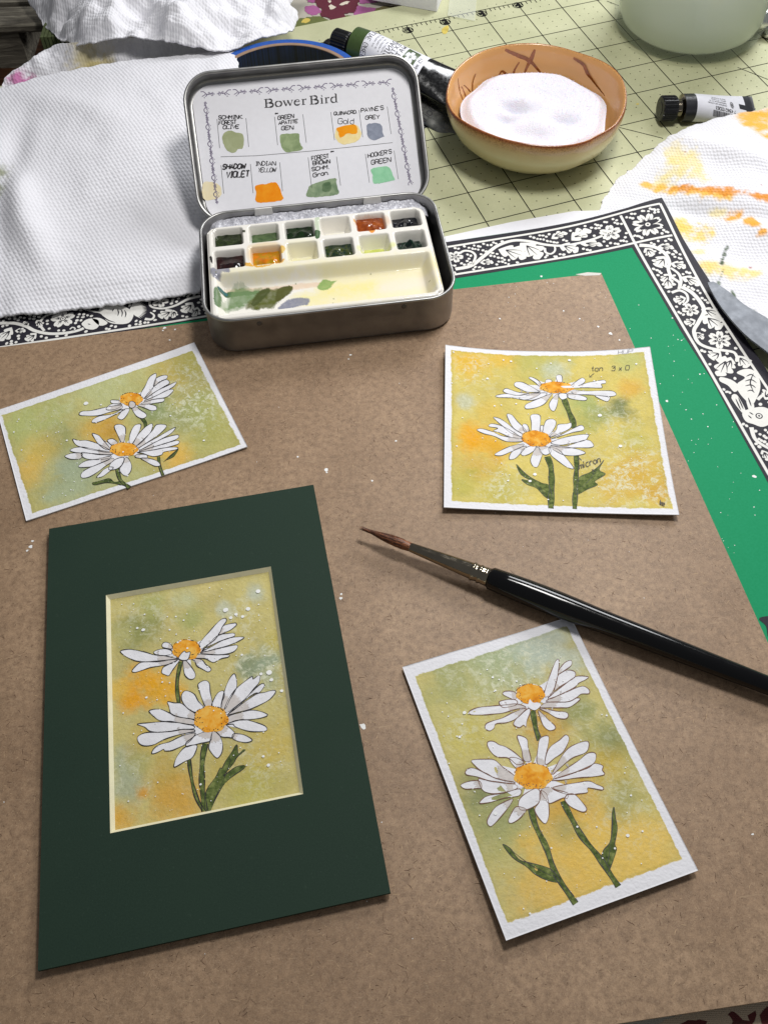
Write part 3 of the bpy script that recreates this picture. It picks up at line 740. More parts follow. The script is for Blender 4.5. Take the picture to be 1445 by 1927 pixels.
def card_paper(root, sf, corners, washc, blobs, base, th=.05, nu=130, nv=170, bloom=(), name='paper'):
    g = grid_sheet(sf, corners, nu, nv).reshape(-1, 2)
    H = homog(washc, [(0, 0), (1, 0), (1, 1), (0, 1)]); W_ = happly(H, g)
    n = len(g); mute = lambda c: tuple(int(x) for x in (c[0], c[1] * .985, c[2])); base = mute(base); col = np.tile(np.array(rgb(*base)), (n, 1)); al = np.full(n, .10)
    nz = vnoise(g[:, 0] * .9, g[:, 1] * .9, 3, 5)
    nz2 = vnoise(g[:, 0] * 1.6 + 5, g[:, 1] * 1.6, 11, 6, .68); nz3 = vnoise(g[:, 0] * 4, g[:, 1] * 4, 15, 4)
    col *= (1 + .10 * nz + .05 * nz3)[:, None]
    for (bu, bv, br, bc, bs) in blobs:
        dd = np.sqrt((g[:, 0] - bu) ** 2 + (g[:, 1] - bv) ** 2) / br + .38 * nz2
        wgt = np.clip(1.15 - dd, 0, 1); wgt = wgt * wgt * (3 - 2 * wgt) * bs
        col = col * (1 - wgt[:, None]) + np.array(rgb(*mute(bc))) * wgt[:, None]
    for (bu, bv, br, bs) in bloom:
        dd = np.sqrt((g[:, 0] - bu) ** 2 + (g[:, 1] - bv) ** 2) / br + .3 * nz2
        al = np.maximum(al, np.clip(1.3 - dd, 0, 1) * bs)
    top_ = sf.P(g, 0); bot = sf.P(g, -th)
    F = [tuple(f) for f in grid_faces(nu, nv)]
    a, b, c = top_[0], top_[1], top_[nu]
    if np.dot(np.cross(c - a, b - a), sf.n) < 0: F = [f[::-1] for f in F]
    rim = [i for i in range(nu)] + [r * nu + nu - 1 for r in range(1, nv)] + [(nv - 1) * nu + i for i in range(nu - 2, -1, -1)] + [r * nu for r in range(nv - 2, 0, -1)]
    F2 = [(rim[i], rim[i] + n, rim[(i + 1) % len(rim)] + n, rim[(i + 1) % len(rim)]) for i in range(len(rim))]
    F3 = [tuple(k + n for k in f[::-1]) for f in F]
    C = np.concatenate([col, al[:, None]], 1); C = np.concatenate([C, C])
    return mesh_obj(name, np.concatenate([top_, bot]), F + F2 + F3, [M['wash'], M['paper_edge']], root, True, [0] * len(F) + [1] * (len(F2) + len(F3)), C, {'Wash': np.concatenate([W_, np.full_like(W_, -1)])})

def ink_loop(mb, sf, uv, wd, of, m=0, closed=True, gaps=.05):
    """a pen line: uneven width, a few short breaks"""
    n = len(uv); ph = RNG.rand() * 9
    ws = wd * (.75 + .35 * np.sin(np.arange(n) * .35 + ph) + .25 * RNG.rand(n)); ws = np.maximum(ws, wd * .45)
    uv = np.vstack([uv, uv[:1]]) if closed else uv; ws = np.r_[ws, ws[:1]] if closed else ws
    i = 0; seg = []
    while i < len(uv) - 1:
        L = int(14 + RNG.rand() * 60); j = min(i + L, len(uv) - 1)
        if j - i > 1: ribbon(mb, sf, uv[i:j + 1], ws[i:j + 1], of, m)
        i = j + (1 if RNG.rand() < gaps * 12 else 0)
def daisy(root, sf, o, sc_, disc, petals, ink='ink', wd=.034, z=0.0, highlight=True):
    """petals are traced outlines; disc=(cx,cy,rx,ry,rot)"""
    P_, G_, K_, D_ = MB(), MB(), MB(), MB(); cc = np.array(disc[:2], float)
    cuv = sf.inv(o([tuple(cc)]))[0]
    for k, pts in enumerate(petals):
        uv = catmull(sf.inv(o(pts)), True, .045)
        poly(P_, sf, uv, .008 + .0002 * k + z)
        d0 = np.linalg.norm(uv - cuv, axis=1); 
        if k % 3 != 1 and d0.max() > .35:
            # grey wash over the inner part of the petal
            lim = d0.min() + (d0.max() - d0.min()) * (.25 + .25 * RNG.rand()); keep = d0 < lim
            if keep.sum() > 6:
                cen = uv[keep].mean(0); q = uv.copy(); far = ~keep
                dirs = (uv - cuv) / np.maximum(d0, 1e-6)[:, None]; q[far] = cuv + dirs[far] * lim * (.92 + .12 * RNG.rand(far.sum(), 1))
                q = cen + (q - cen) * .86
                poly(G_, sf, q, .0125 + .0002 * k + z)
        ink_loop(K_, sf, uv, wd, .0175 + z)
    (cx, cy, rx, ry, ro) = disc
    a = np.linspace(0, 2 * math.pi, 40, endpoint=False)
    rr = 1 + .05 * np.sin(a * 7 + 1) + .04 * RNG.rand(40)
    ring = np.stack([rx * np.cos(a) * rr, ry * np.sin(a) * rr], 1) @ rot2(ro).T + cc
    duv = sf.inv(o([tuple(q) for q in ring])); poly(D_, sf, duv, .020 + z)
    for k in range(70):                      # stippling round the lower rim, little ticks on the upper
        an = RNG.rand() * 2 * math.pi; r0 = 1 - .42 * RNG.rand() ** 1.5
        if math.sin(an) < -.2: r0 = .98 + .06 * RNG.rand()
        q = np.array([rx * math.cos(an) * r0, ry * math.sin(an) * r0]) @ rot2(ro).T + cc
        uvq = sf.inv(o([tuple(q)]))[0]; poly(K_, sf, disc_uv(uvq, .010 + .014 * RNG.rand(), 6), .0235 + z)
    ue = sf.inv(o([tuple(np.array([rx * 1.9 * math.cos(q), ry * 1.9 * math.sin(q)]) @ rot2(ro).T + cc) for q in np.linspace(0, 2 * math.pi, 64, endpoint=False)])); keep = np.zeros(64, bool)
    for pp in petals: keep |= inside(catmull(sf.inv(o(pp)), True, .1), ue)
    ue[~keep] = cuv + (ue[~keep] - cuv) * .55
    poly(P_, sf, ue, .0075 + z)
    fl = P_.build('daisy_petals', [M['petal']], root)
    if G_.n: G_.build('petal_shading', [M['petal_shade']], fl)
    D_.build('daisy_centre', [M['disc']], fl); tag(K_.build('pen_line', [M[ink]], fl), kind='stuff')
    return fl
def stems(root, sf, o, lines, leaves, ink='ink', wd=.03, sc_=3.0):
    k0 = 0
    for pts, wpx in lines:
        L_ = MB(); K_ = MB(); k0 += 1
        c = catmull(sf.inv(o(pts)), False, .06); q0 = sf.inv(o([pts[0], (pts[0][0] + wpx, pts[0][1])])); ww = np.linalg.norm(q0[1] - q0[0])
        ws = ww * (.9 + .12 * np.sin(np.arange(len(c)) * .4)); ribbon(L_, sf, c, ws, .004 + .0003 * k0)
        t_ = np.gradient(c, axis=0); t_ /= np.linalg.norm(t_, axis=1)[:, None]; nn = np.stack([-t_[:, 1], t_[:, 0]], 1)
        for s_ in (1, -1): ink_loop(K_, sf, c + nn * ws[:, None] / 2 * s_, wd, .0072, closed=False, gaps=.1)
        st = L_.build('painted_stem', [M['leaf']], root); tag(K_.build('pen_line', [M[ink]], st), kind='stuff')
    for k, pts in enumerate(leaves):
        L_ = MB(); K_ = MB()
        uv = catmull(sf.inv(o(pts)), True, .05); poly(L_, sf, uv, .0055 + .0005 * k); ink_loop(K_, sf, uv, wd * .8, .0078)
        d = uv[np.argmax(np.linalg.norm(uv - uv[0], axis=1))]; ink_loop(K_, sf, catmull([uv[0] * .85 + d * .15, uv.mean(0), d * .85 + uv[0] * .15], False, .05), wd * .6, .0082, closed=False)
        st = L_.build('painted_leaf', [M['leaf']], root); tag(K_.build('pen_line', [M[ink]], st), kind='stuff')
def splat(root, sf, pts, rnd, quad, of=.026):
    mb_ = MB()
    for (x, y, r) in pts:
        c = sf.inv([(x, y)])[0]; rr = r / 54.0; poly(mb_, sf, disc_uv(c, rr, 10, rr * .9, 0, .15), of + .0003 * len(mb_.v) / 10)
    q = np.array(quad, float)
    for k in range(rnd):
        s_, t_ = .03 + .94 * RNG.rand(2); s_ = min(max(s_ + .0, .03), .97)
        p = q[0] * (1 - s_) * (1 - t_) + q[1] * s_ * (1 - t_) + q[2] * s_ * t_ + q[3] * (1 - s_) * t_
        c = sf.inv([p])[0]; rr = .007 + .022 * RNG.rand() ** 3; poly(mb_, sf, disc_uv(c, rr, 7, rr), of + .0003 * len(mb_.v) / 10)
    tag(mb_.build('white_splatter', [M['white_dot']], root), kind='stuff')
def bl_px(sf, o, lst, ppc):
    """blobs traced in a zoomed view -> surface centimetres (ppc = zoomed pixels per cm)"""
    out = []
    for (x, y, r, c, s_) in lst:
        q = sf.inv(o([(x, y)]))[0]; out.append((q[0], q[1], r / ppc, c, s_))
    return out
def blm_px(sf, o, lst, ppc):
    return [(*sf.inv(o([(x, y)]))[0], r / ppc, s_) for x, y, r, s_ in lst]
OR, YE, GG, GD, BW, YG, OC = (236, 172, 16), (226, 192, 84), (150, 160, 104), (112, 124, 84), (188, 204, 190), (196, 194, 122), (206, 158, 52)

# ---- upright card, lower right
o_ = off((740, 1140), 2.408)
def hB(u, v): return .05 + .0 * u + .20 * np.clip((-v - 2.5) / 8, 0, 1) ** 2 + .10 * np.clip((-u + 1) / 3, 0, 1) ** 2
SB = Surf((4.0, 16.2, BZ + .03), (math.cos(.28), math.sin(.28), 0), (-math.sin(.28), math.cos(.28), 0), hB)
cd = thing('painted_card', (5, 10, BZ), 'upright watercolour card of two daisies, at the lower right below the brush handle', 'painting', 'daisy watercolour cards')
wq = [(97, 318), (786, 90), (1312, 1150), (515, 1442)]
bl = bl_px(SB, o_, [(450, 200, 300, (168, 186, 148), .9), (700, 180, 220, BW, .8), (260, 430, 240, YG, .6), (330, 600, 160, (206, 196, 104), .8), (700, 520, 170, OC, .75), (830, 480, 110, GG, .8), (980, 620, 200, GG, .8),
    (960, 720, 140, (206, 178, 70), .8), (800, 950, 200, OC, .95), (480, 960, 200, GG, .9), (370, 820, 110, GD, .6), (560, 1130, 160, YG, .6), (900, 1150, 300, (232, 196, 92), .95), (1120, 1050, 260, (234, 200, 100), .9), (1050, 880, 120, GG, .7), (700, 1300, 220, (230, 192, 92), .8), (260, 330, 150, GG, .5), (1170, 900, 90, YG, .5), (780, 1010, 80, GG, .6), (980, 600, 90, GD, .5)], 118)
card_paper(cd, SB, SB.inv([(757, 1255), (1073, 1160), (1313, 1638), (952, 1770)]), SB.inv(o_(wq)), bl, (204, 194, 124), bloom=blm_px(SB, o_, [(560, 240, 330, .8), (300, 560, 130, .5), (1050, 900, 200, .5), (900, 560, 160, .4)], 118), th=.06)
stems(cd, SB, o_, [([(630, 475), (638, 520), (645, 560), (662, 610)], 24), ([(622, 915), (645, 1000), (690, 1090), (720, 1180), (750, 1240), (825, 1350)], 26), ([(768, 885), (800, 950), (850, 1040), (930, 1140), (1018, 1272)], 26)],
      [[(495, 1083), (530, 1100), (570, 1150), (620, 1165), (680, 1180), (720, 1200), (755, 1250), (700, 1245), (640, 1215), (600, 1180), (540, 1140)],
       [(998, 912), (1005, 960), (1014, 1010), (1002, 1080), (1010, 1105), (985, 1180), (965, 1210), (942, 1160), (950, 1110), (980, 1070), (988, 1000), (990, 940)]])
daisy(cd, SB, o_, 2.4, (620, 400, 64, 44, .05), [
    [(555, 445), (500, 450), (440, 455), (380, 462), (342, 480), (350, 493), (400, 495), (460, 490), (500, 485), (550, 470), (600, 460)],
    [(555, 450), (500, 462), (480, 445), (478, 435), (520, 425), (558, 430)], [(552, 425), (520, 415), (495, 400), (505, 388), (540, 388), (556, 400)],
    [(600, 465), (540, 485), (490, 510), (450, 522), (420, 535), (415, 555), (435, 567), (455, 555), (465, 535), (510, 530), (550, 515), (580, 490)],
    [(612, 465), (580, 490), (550, 520), (545, 540), (570, 552), (590, 540), (600, 550), (605, 520), (620, 480)],
    [(655, 475), (665, 510), (680, 545), (705, 565), (730, 560), (732, 545), (700, 515), (670, 485)],
    [(660, 465), (700, 485), (740, 508), (780, 512), (792, 495), (780, 482), (740, 478), (700, 470)],
    [(680, 410), (690, 370), (710, 310), (735, 250), (748, 243), (750, 270), (745, 300), (740, 340), (720, 390), (690, 415)],
    [(745, 300), (760, 275), (780, 255), (805, 248), (805, 270), (780, 290), (750, 310)],
    [(700, 415), (725, 395), (735, 350), (750, 310), (790, 292), (822, 300), (820, 325), (790, 345), (750, 370)],
    [(700, 418), (740, 385), (790, 345), (830, 320), (882, 322), (870, 335), (840, 350), (820, 370), (770, 395), (712, 422)],
    [(700, 425), (760, 402), (820, 375), (860, 365), (885, 380), (885, 398), (850, 400), (830, 415), (790, 435), (700, 437)],
    [(665, 460), (700, 437), (790, 436), (830, 418), (845, 425), (800, 458), (760, 462), (710, 462)]], 'brown_ink', .026)
SBh = MB()
daisy(cd, SB, o_, 2.4, (632, 773, 84, 58, .05), [
    [(590, 700), (580, 650), (560, 592), (580, 590), (605, 605), (610, 640), (622, 700)], [(590, 708), (555, 670), (510, 640), (480, 630), (455, 615), (430, 615), (425, 630), (440, 660), (470, 685), (520, 690), (560, 720)],
    [(525, 690), (560, 690), (592, 712), (565, 738), (540, 720)], [(548, 772), (500, 735), (460, 700), (420, 695), (355, 700), (370, 725), (400, 750), (460, 780), (548, 800)],
    [(548, 800), (470, 785), (420, 760), (360, 735), (330, 745), (330, 765), (380, 775), (440, 795), (530, 807)], [(560, 828), (480, 850), (430, 848), (400, 830), (385, 785), (420, 790), (500, 802), (545, 807)],
    [(390, 795), (345, 795), (305, 812), (325, 830), (375, 828), (400, 825)], [(572, 830), (500, 848), (440, 858), (410, 870), (390, 895), (440, 890), (500, 872), (570, 860)],
    [(540, 875), (500, 890), (460, 915), (430, 960), (425, 985), (440, 1000), (465, 980), (500, 940), (530, 900)], [(600, 920), (560, 910), (540, 930), (520, 975), (535, 985), (570, 965), (600, 930)],
    [(715, 790), (760, 790), (830, 780), (900, 775), (955, 765), (945, 745), (948, 725), (910, 715), (880, 735), (800, 765), (720, 790)][:-1], [(720, 785), (790, 765), (870, 735), (910, 710), (915, 670), (880, 668), (840, 700), (780, 740)],
    [(715, 770), (760, 730), (810, 690), (870, 665), (885, 635), (880, 615), (850, 618), (800, 640), (770, 670), (740, 720)], [(690, 720), (730, 690), (770, 660), (795, 605), (780, 585), (750, 610), (710, 640), (690, 680)],
    [(650, 712), (655, 640), (665, 600), (700, 590), (702, 620), (690, 680), (680, 730)], [(720, 825), (770, 812), (830, 802), (885, 795), (920, 810), (948, 822), (945, 835), (880, 825), (880, 845), (840, 852), (790, 855), (740, 840)],
    [(790, 855), (820, 855), (850, 885), (875, 920), (860, 935), (820, 920), (790, 900), (775, 875)], [(668, 838), (690, 880), (710, 895), (770, 870), (785, 875), (790, 850), (740, 835), (700, 822)],
    [(665, 840), (660, 890), (640, 920), (650, 950), (680, 985), (695, 980), (705, 940), (700, 880), (690, 850)], [(650, 828), (600, 850), (570, 880), (570, 920), (600, 925), (650, 900), (667, 860)]], 'brown_ink', .026)
mbp = MB(); poly(mbp, SB, catmull(SB.inv(o_([(610, 460), (612, 440), (618, 425), (632, 440), (655, 440), (664, 455), (640, 474)])), True, .04), .026)
mbp.build('front_petal', [M['petal']], cd)
X = lambda L: [(740 + x / 2.408, 1140 + y / 2.408, r / 2.408) for x, y, r in L]
splat(cd, SB, X([(322, 485, 9), (300, 595, 7), (288, 592, 4), (450, 325, 6), (478, 335, 4), (558, 343, 5), (575, 358, 4), (1060, 1042, 8), (1127, 1022, 5), (832, 1002, 5), (865, 803, 6), (462, 942, 8), (1002, 1100, 5), (1075, 860, 5), (920, 1002, 4), (618, 1395, 5), (252, 715, 4), (425, 290, 4), (395, 310, 3), (222, 482, 3), (965, 498, 5), (715, 1098, 4), (312, 536, 4), (462, 385, 5), (500, 340, 3)]), 170, [(740 + x / 2.408, 1140 + y / 2.408) for x, y in wq])

# ---- landscape card, upper left
o_ = off((0, 630), 3.0104)
def hC(u, v): return .05 + .30 * np.clip((u - 2.0) / 6.5, 0, 1) ** 2 + .22 * np.clip((-u - 3) / 6, 0, 1) ** 2
SC = Surf((-11.5, 26.2, BZ + .03), (math.cos(.40), math.sin(.40), 0), (-math.sin(.40), math.cos(.40), 0), hC)
cd = thing('painted_card', (-11.5, 26, BZ), 'landscape watercolour card of two daisies, lying left of the tin above the dark green mount', 'painting', 'daisy watercolour cards')
wq = [(8, 455), (1090, 88), (1368, 622), (187, 1012)]
bl = bl_px(SC, o_, [(150, 500, 220, (180, 192, 118), .8), (600, 300, 260, (192, 200, 140), .8), (560, 540, 130, (214, 170, 62), .9), (650, 540, 70, (196, 150, 50), .8), (330, 610, 120, GG, .9), (150, 780, 110, (222, 186, 90), .9), (430, 820, 170, (148, 166, 130), .8), (380, 740, 120, (160, 178, 150), .7),
    (230, 650, 120, YE, .6), (900, 440, 130, (140, 158, 106), .9), (1050, 480, 140, GG, .8), (980, 200, 130, (208, 188, 98), .8), (960, 660, 110, (232, 190, 80), .9), (1000, 730, 90, (226, 184, 84), .8), (1180, 420, 140, (168, 176, 104), .7), (1200, 570, 140, (166, 170, 90), .6), (400, 930, 160, (176, 190, 150), .7), (1100, 150, 120, (180, 178, 92), .7), (730, 870, 160, (188, 196, 140), .6), (900, 560, 90, (150, 152, 80), .5)], 100)
c1 = SC.inv([(-5, 772), (366, 644), (466, 840), (50, 980)])
card_paper(cd, SC, c1, SC.inv(o_(wq)), bl, (190, 184, 112), nu=170, nv=130, bloom=blm_px(SC, o_, [(1130, 330, 240, 1.0), (1000, 420, 160, .6), (300, 450, 150, .3), (650, 250, 130, .3)], 100), th=.06)
stems(cd, SC, o_, [([(805, 470), (825, 500), (825, 530)], 18), ([(665, 755), (675, 800), (690, 830), (735, 866)], 20), ([(900, 690), (905, 740), (925, 797)], 16)],
      [[(525, 840), (560, 830), (620, 815), (650, 835), (690, 830), (715, 855), (660, 845), (600, 840), (540, 852)], [(1012, 648), (985, 690), (940, 712), (928, 722), (960, 690)]], wd=.034)
daisy(cd, SC, o_, 3, (746, 366, 64, 37, .0), [
    [(685, 400), (600, 412), (520, 430), (465, 435), (452, 455), (500, 460), (560, 458), (620, 440), (690, 420)], [(690, 425), (640, 450), (570, 460), (530, 480), (525, 498), (560, 495), (620, 470), (680, 440), (710, 425)],
    [(690, 375), (650, 370), (630, 372), (635, 388), (680, 392)], [(690, 395), (640, 392), (615, 405), (605, 425), (650, 425), (690, 405)],
    [(735, 420), (700, 425), (680, 450), (668, 470), (690, 482), (710, 470), (730, 440)], [(750, 415), (760, 440), (780, 465), (810, 475), (832, 462), (825, 445), (795, 425), (775, 410)],
    [(780, 400), (820, 415), (860, 430), (888, 425), (885, 405), (850, 395), (800, 395)],
    [(800, 335), (825, 290), (850, 240), (885, 220), (885, 250), (870, 300), (840, 345), (812, 360)], [(870, 290), (885, 250), (920, 232), (950, 232), (945, 250), (910, 265), (880, 290)],
    [(820, 362), (860, 310), (900, 275), (945, 255), (962, 275), (930, 295), (880, 325), (840, 355)], [(838, 357), (890, 320), (950, 290), (1000, 268), (990, 290), (960, 310), (900, 340), (830, 372)],
    [(820, 375), (890, 345), (950, 315), (985, 312), (970, 335), (940, 355), (880, 365), (820, 382)], [(800, 392), (860, 370), (930, 362), (925, 380), (880, 388), (820, 395)]], 'ink', .029)
daisy(cd, SC, o_, 3, (704, 650, 78, 38, .0), [
    [(690, 612), (670, 570), (650, 520), (680, 508), (712, 525), (712, 570), (702, 612)], [(735, 612), (740, 560), (765, 515), (800, 508), (795, 540), (770, 590), (755, 615)],
    [(755, 617), (790, 560), (830, 520), (865, 505), (860, 545), (820, 595), (775, 630)], [(775, 632), (820, 590), (865, 545), (890, 510), (945, 515), (915, 555), (860, 595), (790, 640)],
    [(790, 642), (860, 600), (930, 560), (995, 525), (970, 560), (900, 600), (800, 652)], [(795, 654), (880, 610), (950, 580), (1010, 568), (1005, 590), (930, 620), (860, 640), (790, 660)],
    [(790, 664), (860, 640), (940, 615), (1010, 600), (1010, 620), (940, 640), (860, 655)], [(780, 668), (860, 655), (930, 642), (1000, 637), (1005, 650), (930, 665), (920, 680), (870, 690), (810, 672)],
    [(775, 680), (830, 680), (835, 700), (800, 700), (770, 695)], [(800, 700), (840, 700), (890, 715), (910, 740), (880, 745), (830, 720)],
    [(620, 750), (590, 765), (570, 785), (550, 808), (580, 805), (610, 785), (645, 755)], [(640, 700), (590, 720), (530, 745), (480, 770), (460, 795), (470, 812), (510, 805), (560, 775), (600, 745), (645, 715)],
    [(620, 690), (550, 705), (490, 715), (450, 740), (455, 752), (520, 748), (570, 730), (625, 705)], [(630, 685), (560, 680), (500, 670), (465, 668), (468, 690), (500, 705), (560, 708), (625, 700)],
    [(465, 672), (410, 672), (370, 688), (400, 705), (450, 705), (465, 695)], [(630, 665), (560, 655), (480, 638), (430, 640), (400, 655), (430, 668), (500, 672), (630, 680)],
    [(625, 655), (560, 620), (500, 600), (450, 600), (415, 592), (435, 625), (490, 645), (560, 660), (625, 668)], [(625, 645), (580, 590), (560, 570), (525, 560), (540, 590), (560, 620), (600, 650)],
    [(610, 600), (640, 590), (668, 612), (640, 628)], [(700, 695), (660, 705), (630, 730), (620, 765), (660, 762), (690, 740), (705, 710)],
    [(715, 695), (700, 730), (680, 760), (690, 785), (715, 800), (740, 780), (748, 745), (735, 710)]], 'ink', .029)
mbp = MB(); fp = catmull(SC.inv(o_([(735, 410), (735, 385), (750, 378), (768, 388), (768, 408), (750, 417)])), True, .04); poly(mbp, SC, fp, .026, 0); ribbon(mbp, SC, fp, .03, .028, 1, None, True)
mbp.build('front_petal', [M['petal_shade'], M['ink']], cd)
X = lambda L: [(x / 3.0104, 630 + y / 3.0104, r / 3.0104) for x, y, r in L]
splat(cd, SC, X([(490, 390, 17), (382, 600, 8), (575, 398, 7), (110, 480, 6), (102, 492, 5), (82, 552, 6), (126, 655, 6), (245, 685, 4), (335, 552, 5), (272, 576, 5), (212, 548, 4), (968, 460, 7), (1157, 600, 8), (1130, 320, 7), (1075, 357, 4), (725, 800, 7), (700, 665, 7), (548, 500, 5), (424, 834, 4), (405, 880, 5), (418, 882, 4), (376, 912, 4), (358, 900, 4), (875, 770, 4), (982, 395, 5), (995, 385, 4), (320, 556, 4), (175, 495, 3)]), 150, [(x / 3.0104, 630 + y / 3.0104) for x, y in wq])

# ---- squarish test card, upper right
o_ = off((820, 630), 3.0104)
def hD(u, v): return .04 + .42 * np.clip((np.abs(u) - .6) / 4.2, 0, 1) ** 2 * np.clip((v + 7) / 12, 0, 1) + .20 * np.clip((-v - 1) / 4, 0, 1) ** 2
SD = Surf((7.5, 25.5, BZ + .03), (1, -.03, 0), (.03, 1, 0), hD)
cd = thing('painted_card', (7.5, 25.5, BZ), 'almost square watercolour card of two daisies with handwritten pen notes, at the upper right', 'painting', 'daisy watercolour cards')
wq = [(85, 83), (1180, 95), (1340, 988), (86, 944)]
bl = bl_px(SD, o_, [(220, 600, 150, (240, 174, 14), 1.0), (330, 640, 120, (232, 176, 36), .8), (180, 170, 160, (230, 186, 56), .9), (400, 130, 120, (232, 188, 58), .8), (600, 160, 220, (186, 186, 100), .8), (680, 200, 110, BW, .6), (1080, 140, 130, (190, 196, 120), .8),
    (1030, 420, 110, (120, 130, 84), .95), (820, 380, 160, (170, 184, 110), .9), (940, 470, 110, (150, 162, 100), .8), (1100, 300, 90, (222, 176, 70), .8), (1130, 600, 120, (196, 192, 100), .7), (1150, 800, 220, (214, 176, 70), .9), (1000, 880, 150, (216, 184, 84), .8), (250, 760, 160, (214, 176, 74), .7), (150, 850, 140, (186, 184, 84), .7), (350, 880, 160, (190, 182, 84), .7), (850, 520, 100, (176, 180, 96), .7), (170, 380, 80, BW, .6), (300, 450, 120, YE, .6), (450, 860, 130, (196, 190, 110), .5), (1250, 900, 100, (210, 168, 60), .8)], 130)
card_paper(cd, SD, SD.inv([(837.5, 649), (1223, 652.5), (1277, 968), (834.5, 955)]) if False else SD.inv([(838, 648.5), (1222.5, 652), (1277.5, 968.5), (835, 954.5)]), SD.inv(o_(wq)), bl, (216, 200, 108), nu=170, nv=160,
           bloom=blm_px(SD, o_, [(1130, 800, 300, 1.0), (380, 860, 170, .8), (1000, 480, 180, .6), (200, 220, 160, .7), (700, 220, 120, .6), (180, 380, 80, .7)], 130), th=.06)
stems(cd, SD, o_, [([(725, 365), (750, 430), (775, 490), (780, 530)], 32), ([(795, 685), (795, 760), (790, 860), (785, 987)], 28), ([(630, 690), (650, 750), (655, 850), (650, 984)], 34)],
      [[(455, 735), (490, 770), (540, 810), (600, 840), (640, 855), (655, 930), (620, 920), (570, 870), (520, 850), (485, 820), (530, 825), (480, 790)],
       [(950, 710), (925, 765), (958, 790), (900, 830), (915, 850), (860, 875), (800, 905), (790, 880), (810, 810), (870, 780), (920, 745)]], wd=.026)
daisy(cd, SD, o_, 3, (682, 300, 94, 32, .03), [
    [(590, 298), (560, 270), (525, 245), (540, 240), (580, 260), (597, 285)], [(585, 322), (540, 295), (490, 270), (450, 270), (445, 290), (480, 310), (520, 325), (590, 325)],
    [(520, 332), (460, 325), (400, 305), (380, 320), (410, 335), (470, 345), (530, 334)], [(590, 330), (520, 335), (460, 345), (400, 335), (340, 345), (350, 355), (430, 358), (500, 370), (560, 355)],
    [(620, 330), (560, 335), (500, 350), (470, 362), (540, 372), (620, 345)], [(655, 335), (600, 355), (540, 380), (505, 400), (510, 420), (560, 415), (610, 395), (640, 360)],
    [(690, 335), (660, 360), (640, 395), (650, 425), (670, 432), (685, 400), (692, 360)], [(700, 333), (740, 335), (745, 355), (715, 368), (695, 350)],
    [(745, 335), (750, 358), (800, 370), (848, 372), (850, 355), (800, 340)], [(775, 315), (850, 320), (930, 318), (1000, 320), (1020, 340), (990, 350), (920, 345), (850, 340), (780, 337)],
    [(900, 345), (960, 350), (985, 355), (970, 378), (930, 365)], [(770, 302), (840, 300), (900, 302), (940, 300), (935, 280), (960, 275), (955, 258), (910, 262), (850, 275), (790, 295)],
    [(765, 290), (800, 260), (830, 245), (845, 262), (820, 285), (780, 300)], [(690, 270), (680, 235), (705, 228), (715, 245), (712, 272)], [(620, 272), (625, 255), (650, 255), (655, 270)]], 'ink', .023)
daisy(cd, SD, o_, 3, (567, 590, 82, 44, .12), [
    [(490, 560), (440, 530), (410, 480), (402, 450), (430, 455), (460, 490), (500, 530), (510, 555)], [(545, 550), (540, 500), (535, 460), (560, 450), (590, 460), (590, 510), (585, 550)],
    [(500, 548), (490, 510), (515, 510), (527, 545)], [(590, 553), (590, 520), (607, 515), (605, 548)], [(605, 560), (610, 520), (625, 485), (660, 478), (680, 495), (670, 530), (640, 567)],
    [(640, 577), (680, 540), (690, 510), (740, 505), (765, 500), (760, 530), (700, 560), (650, 580)], [(650, 592), (720, 560), (780, 530), (820, 513), (838, 525), (830, 542), (770, 555), (700, 577)],
    [(650, 612), (720, 585), (790, 570), (860, 565), (860, 580), (840, 600), (770, 615), (700, 625)], [(650, 627), (740, 630), (830, 600), (870, 600), (893, 628), (870, 640), (800, 640), (720, 642)],
    [(645, 632), (700, 635), (760, 640), (820, 655), (845, 672), (790, 685), (720, 680), (660, 650)], [(640, 640), (690, 650), (730, 690), (770, 740), (778, 760), (740, 750), (690, 715), (650, 680)],
    [(490, 605), (400, 605), (330, 575), (270, 560), (232, 540), (260, 533), (320, 550), (380, 575), (487, 590)], [(490, 592), (420, 580), (360, 555), (325, 545), (350, 530), (300, 520), (310, 505), (350, 510), (400, 530), (450, 560)],
    [(492, 580), (430, 560), (380, 520), (345, 490), (325, 468), (360, 475), (400, 500), (450, 540), (492, 567)], [(497, 620), (430, 630), (370, 655), (332, 680), (370, 685), (420, 665), (480, 640)],
    [(512, 632), (460, 645), (425, 670), (415, 705), (450, 700), (490, 660)], [(542, 630), (500, 645), (480, 665), (490, 685), (530, 675), (570, 640)],
    [(590, 633), (640, 640), (650, 665), (620, 682), (588, 662)], [(570, 636), (545, 680), (535, 715), (550, 745), (575, 748), (595, 700), (600, 670)]], 'ink', .023)
X = lambda L: [(820 + x / 3.0104, 630 + y / 3.0104, r / 3.0104) for x, y, r in L]
splat(cd, SD, X([(755, 146, 12), (927, 458, 15), (1043, 632, 13), (560, 792, 13), (532, 830, 11), (292, 250, 10), (425, 152, 9), (382, 145, 7), (650, 163, 7), (1133, 167, 8), (454, 393, 7), (332, 405, 7), (408, 828, 7), (635, 935, 6), (118, 632, 6), (90, 275, 6), (100, 100, 7), (298, 165, 5), (370, 400, 6), (898, 136, 4), (570, 192, 6), (1160, 700, 4), (720, 940, 5), (895, 262, 6), (910, 275, 8), (640, 470, 4)]), 190, [(820 + x / 3.0104, 630 + y / 3.0104) for x, y in wq])
tx = MB(); T_ = lambda s, a, b, h, wd, **k: text_px(tx, SD, s, o_([a])[0], o_([b])[0], (h[0] / 3.0104, h[1] / 3.0104), wd, .03, jit=.35, **k)
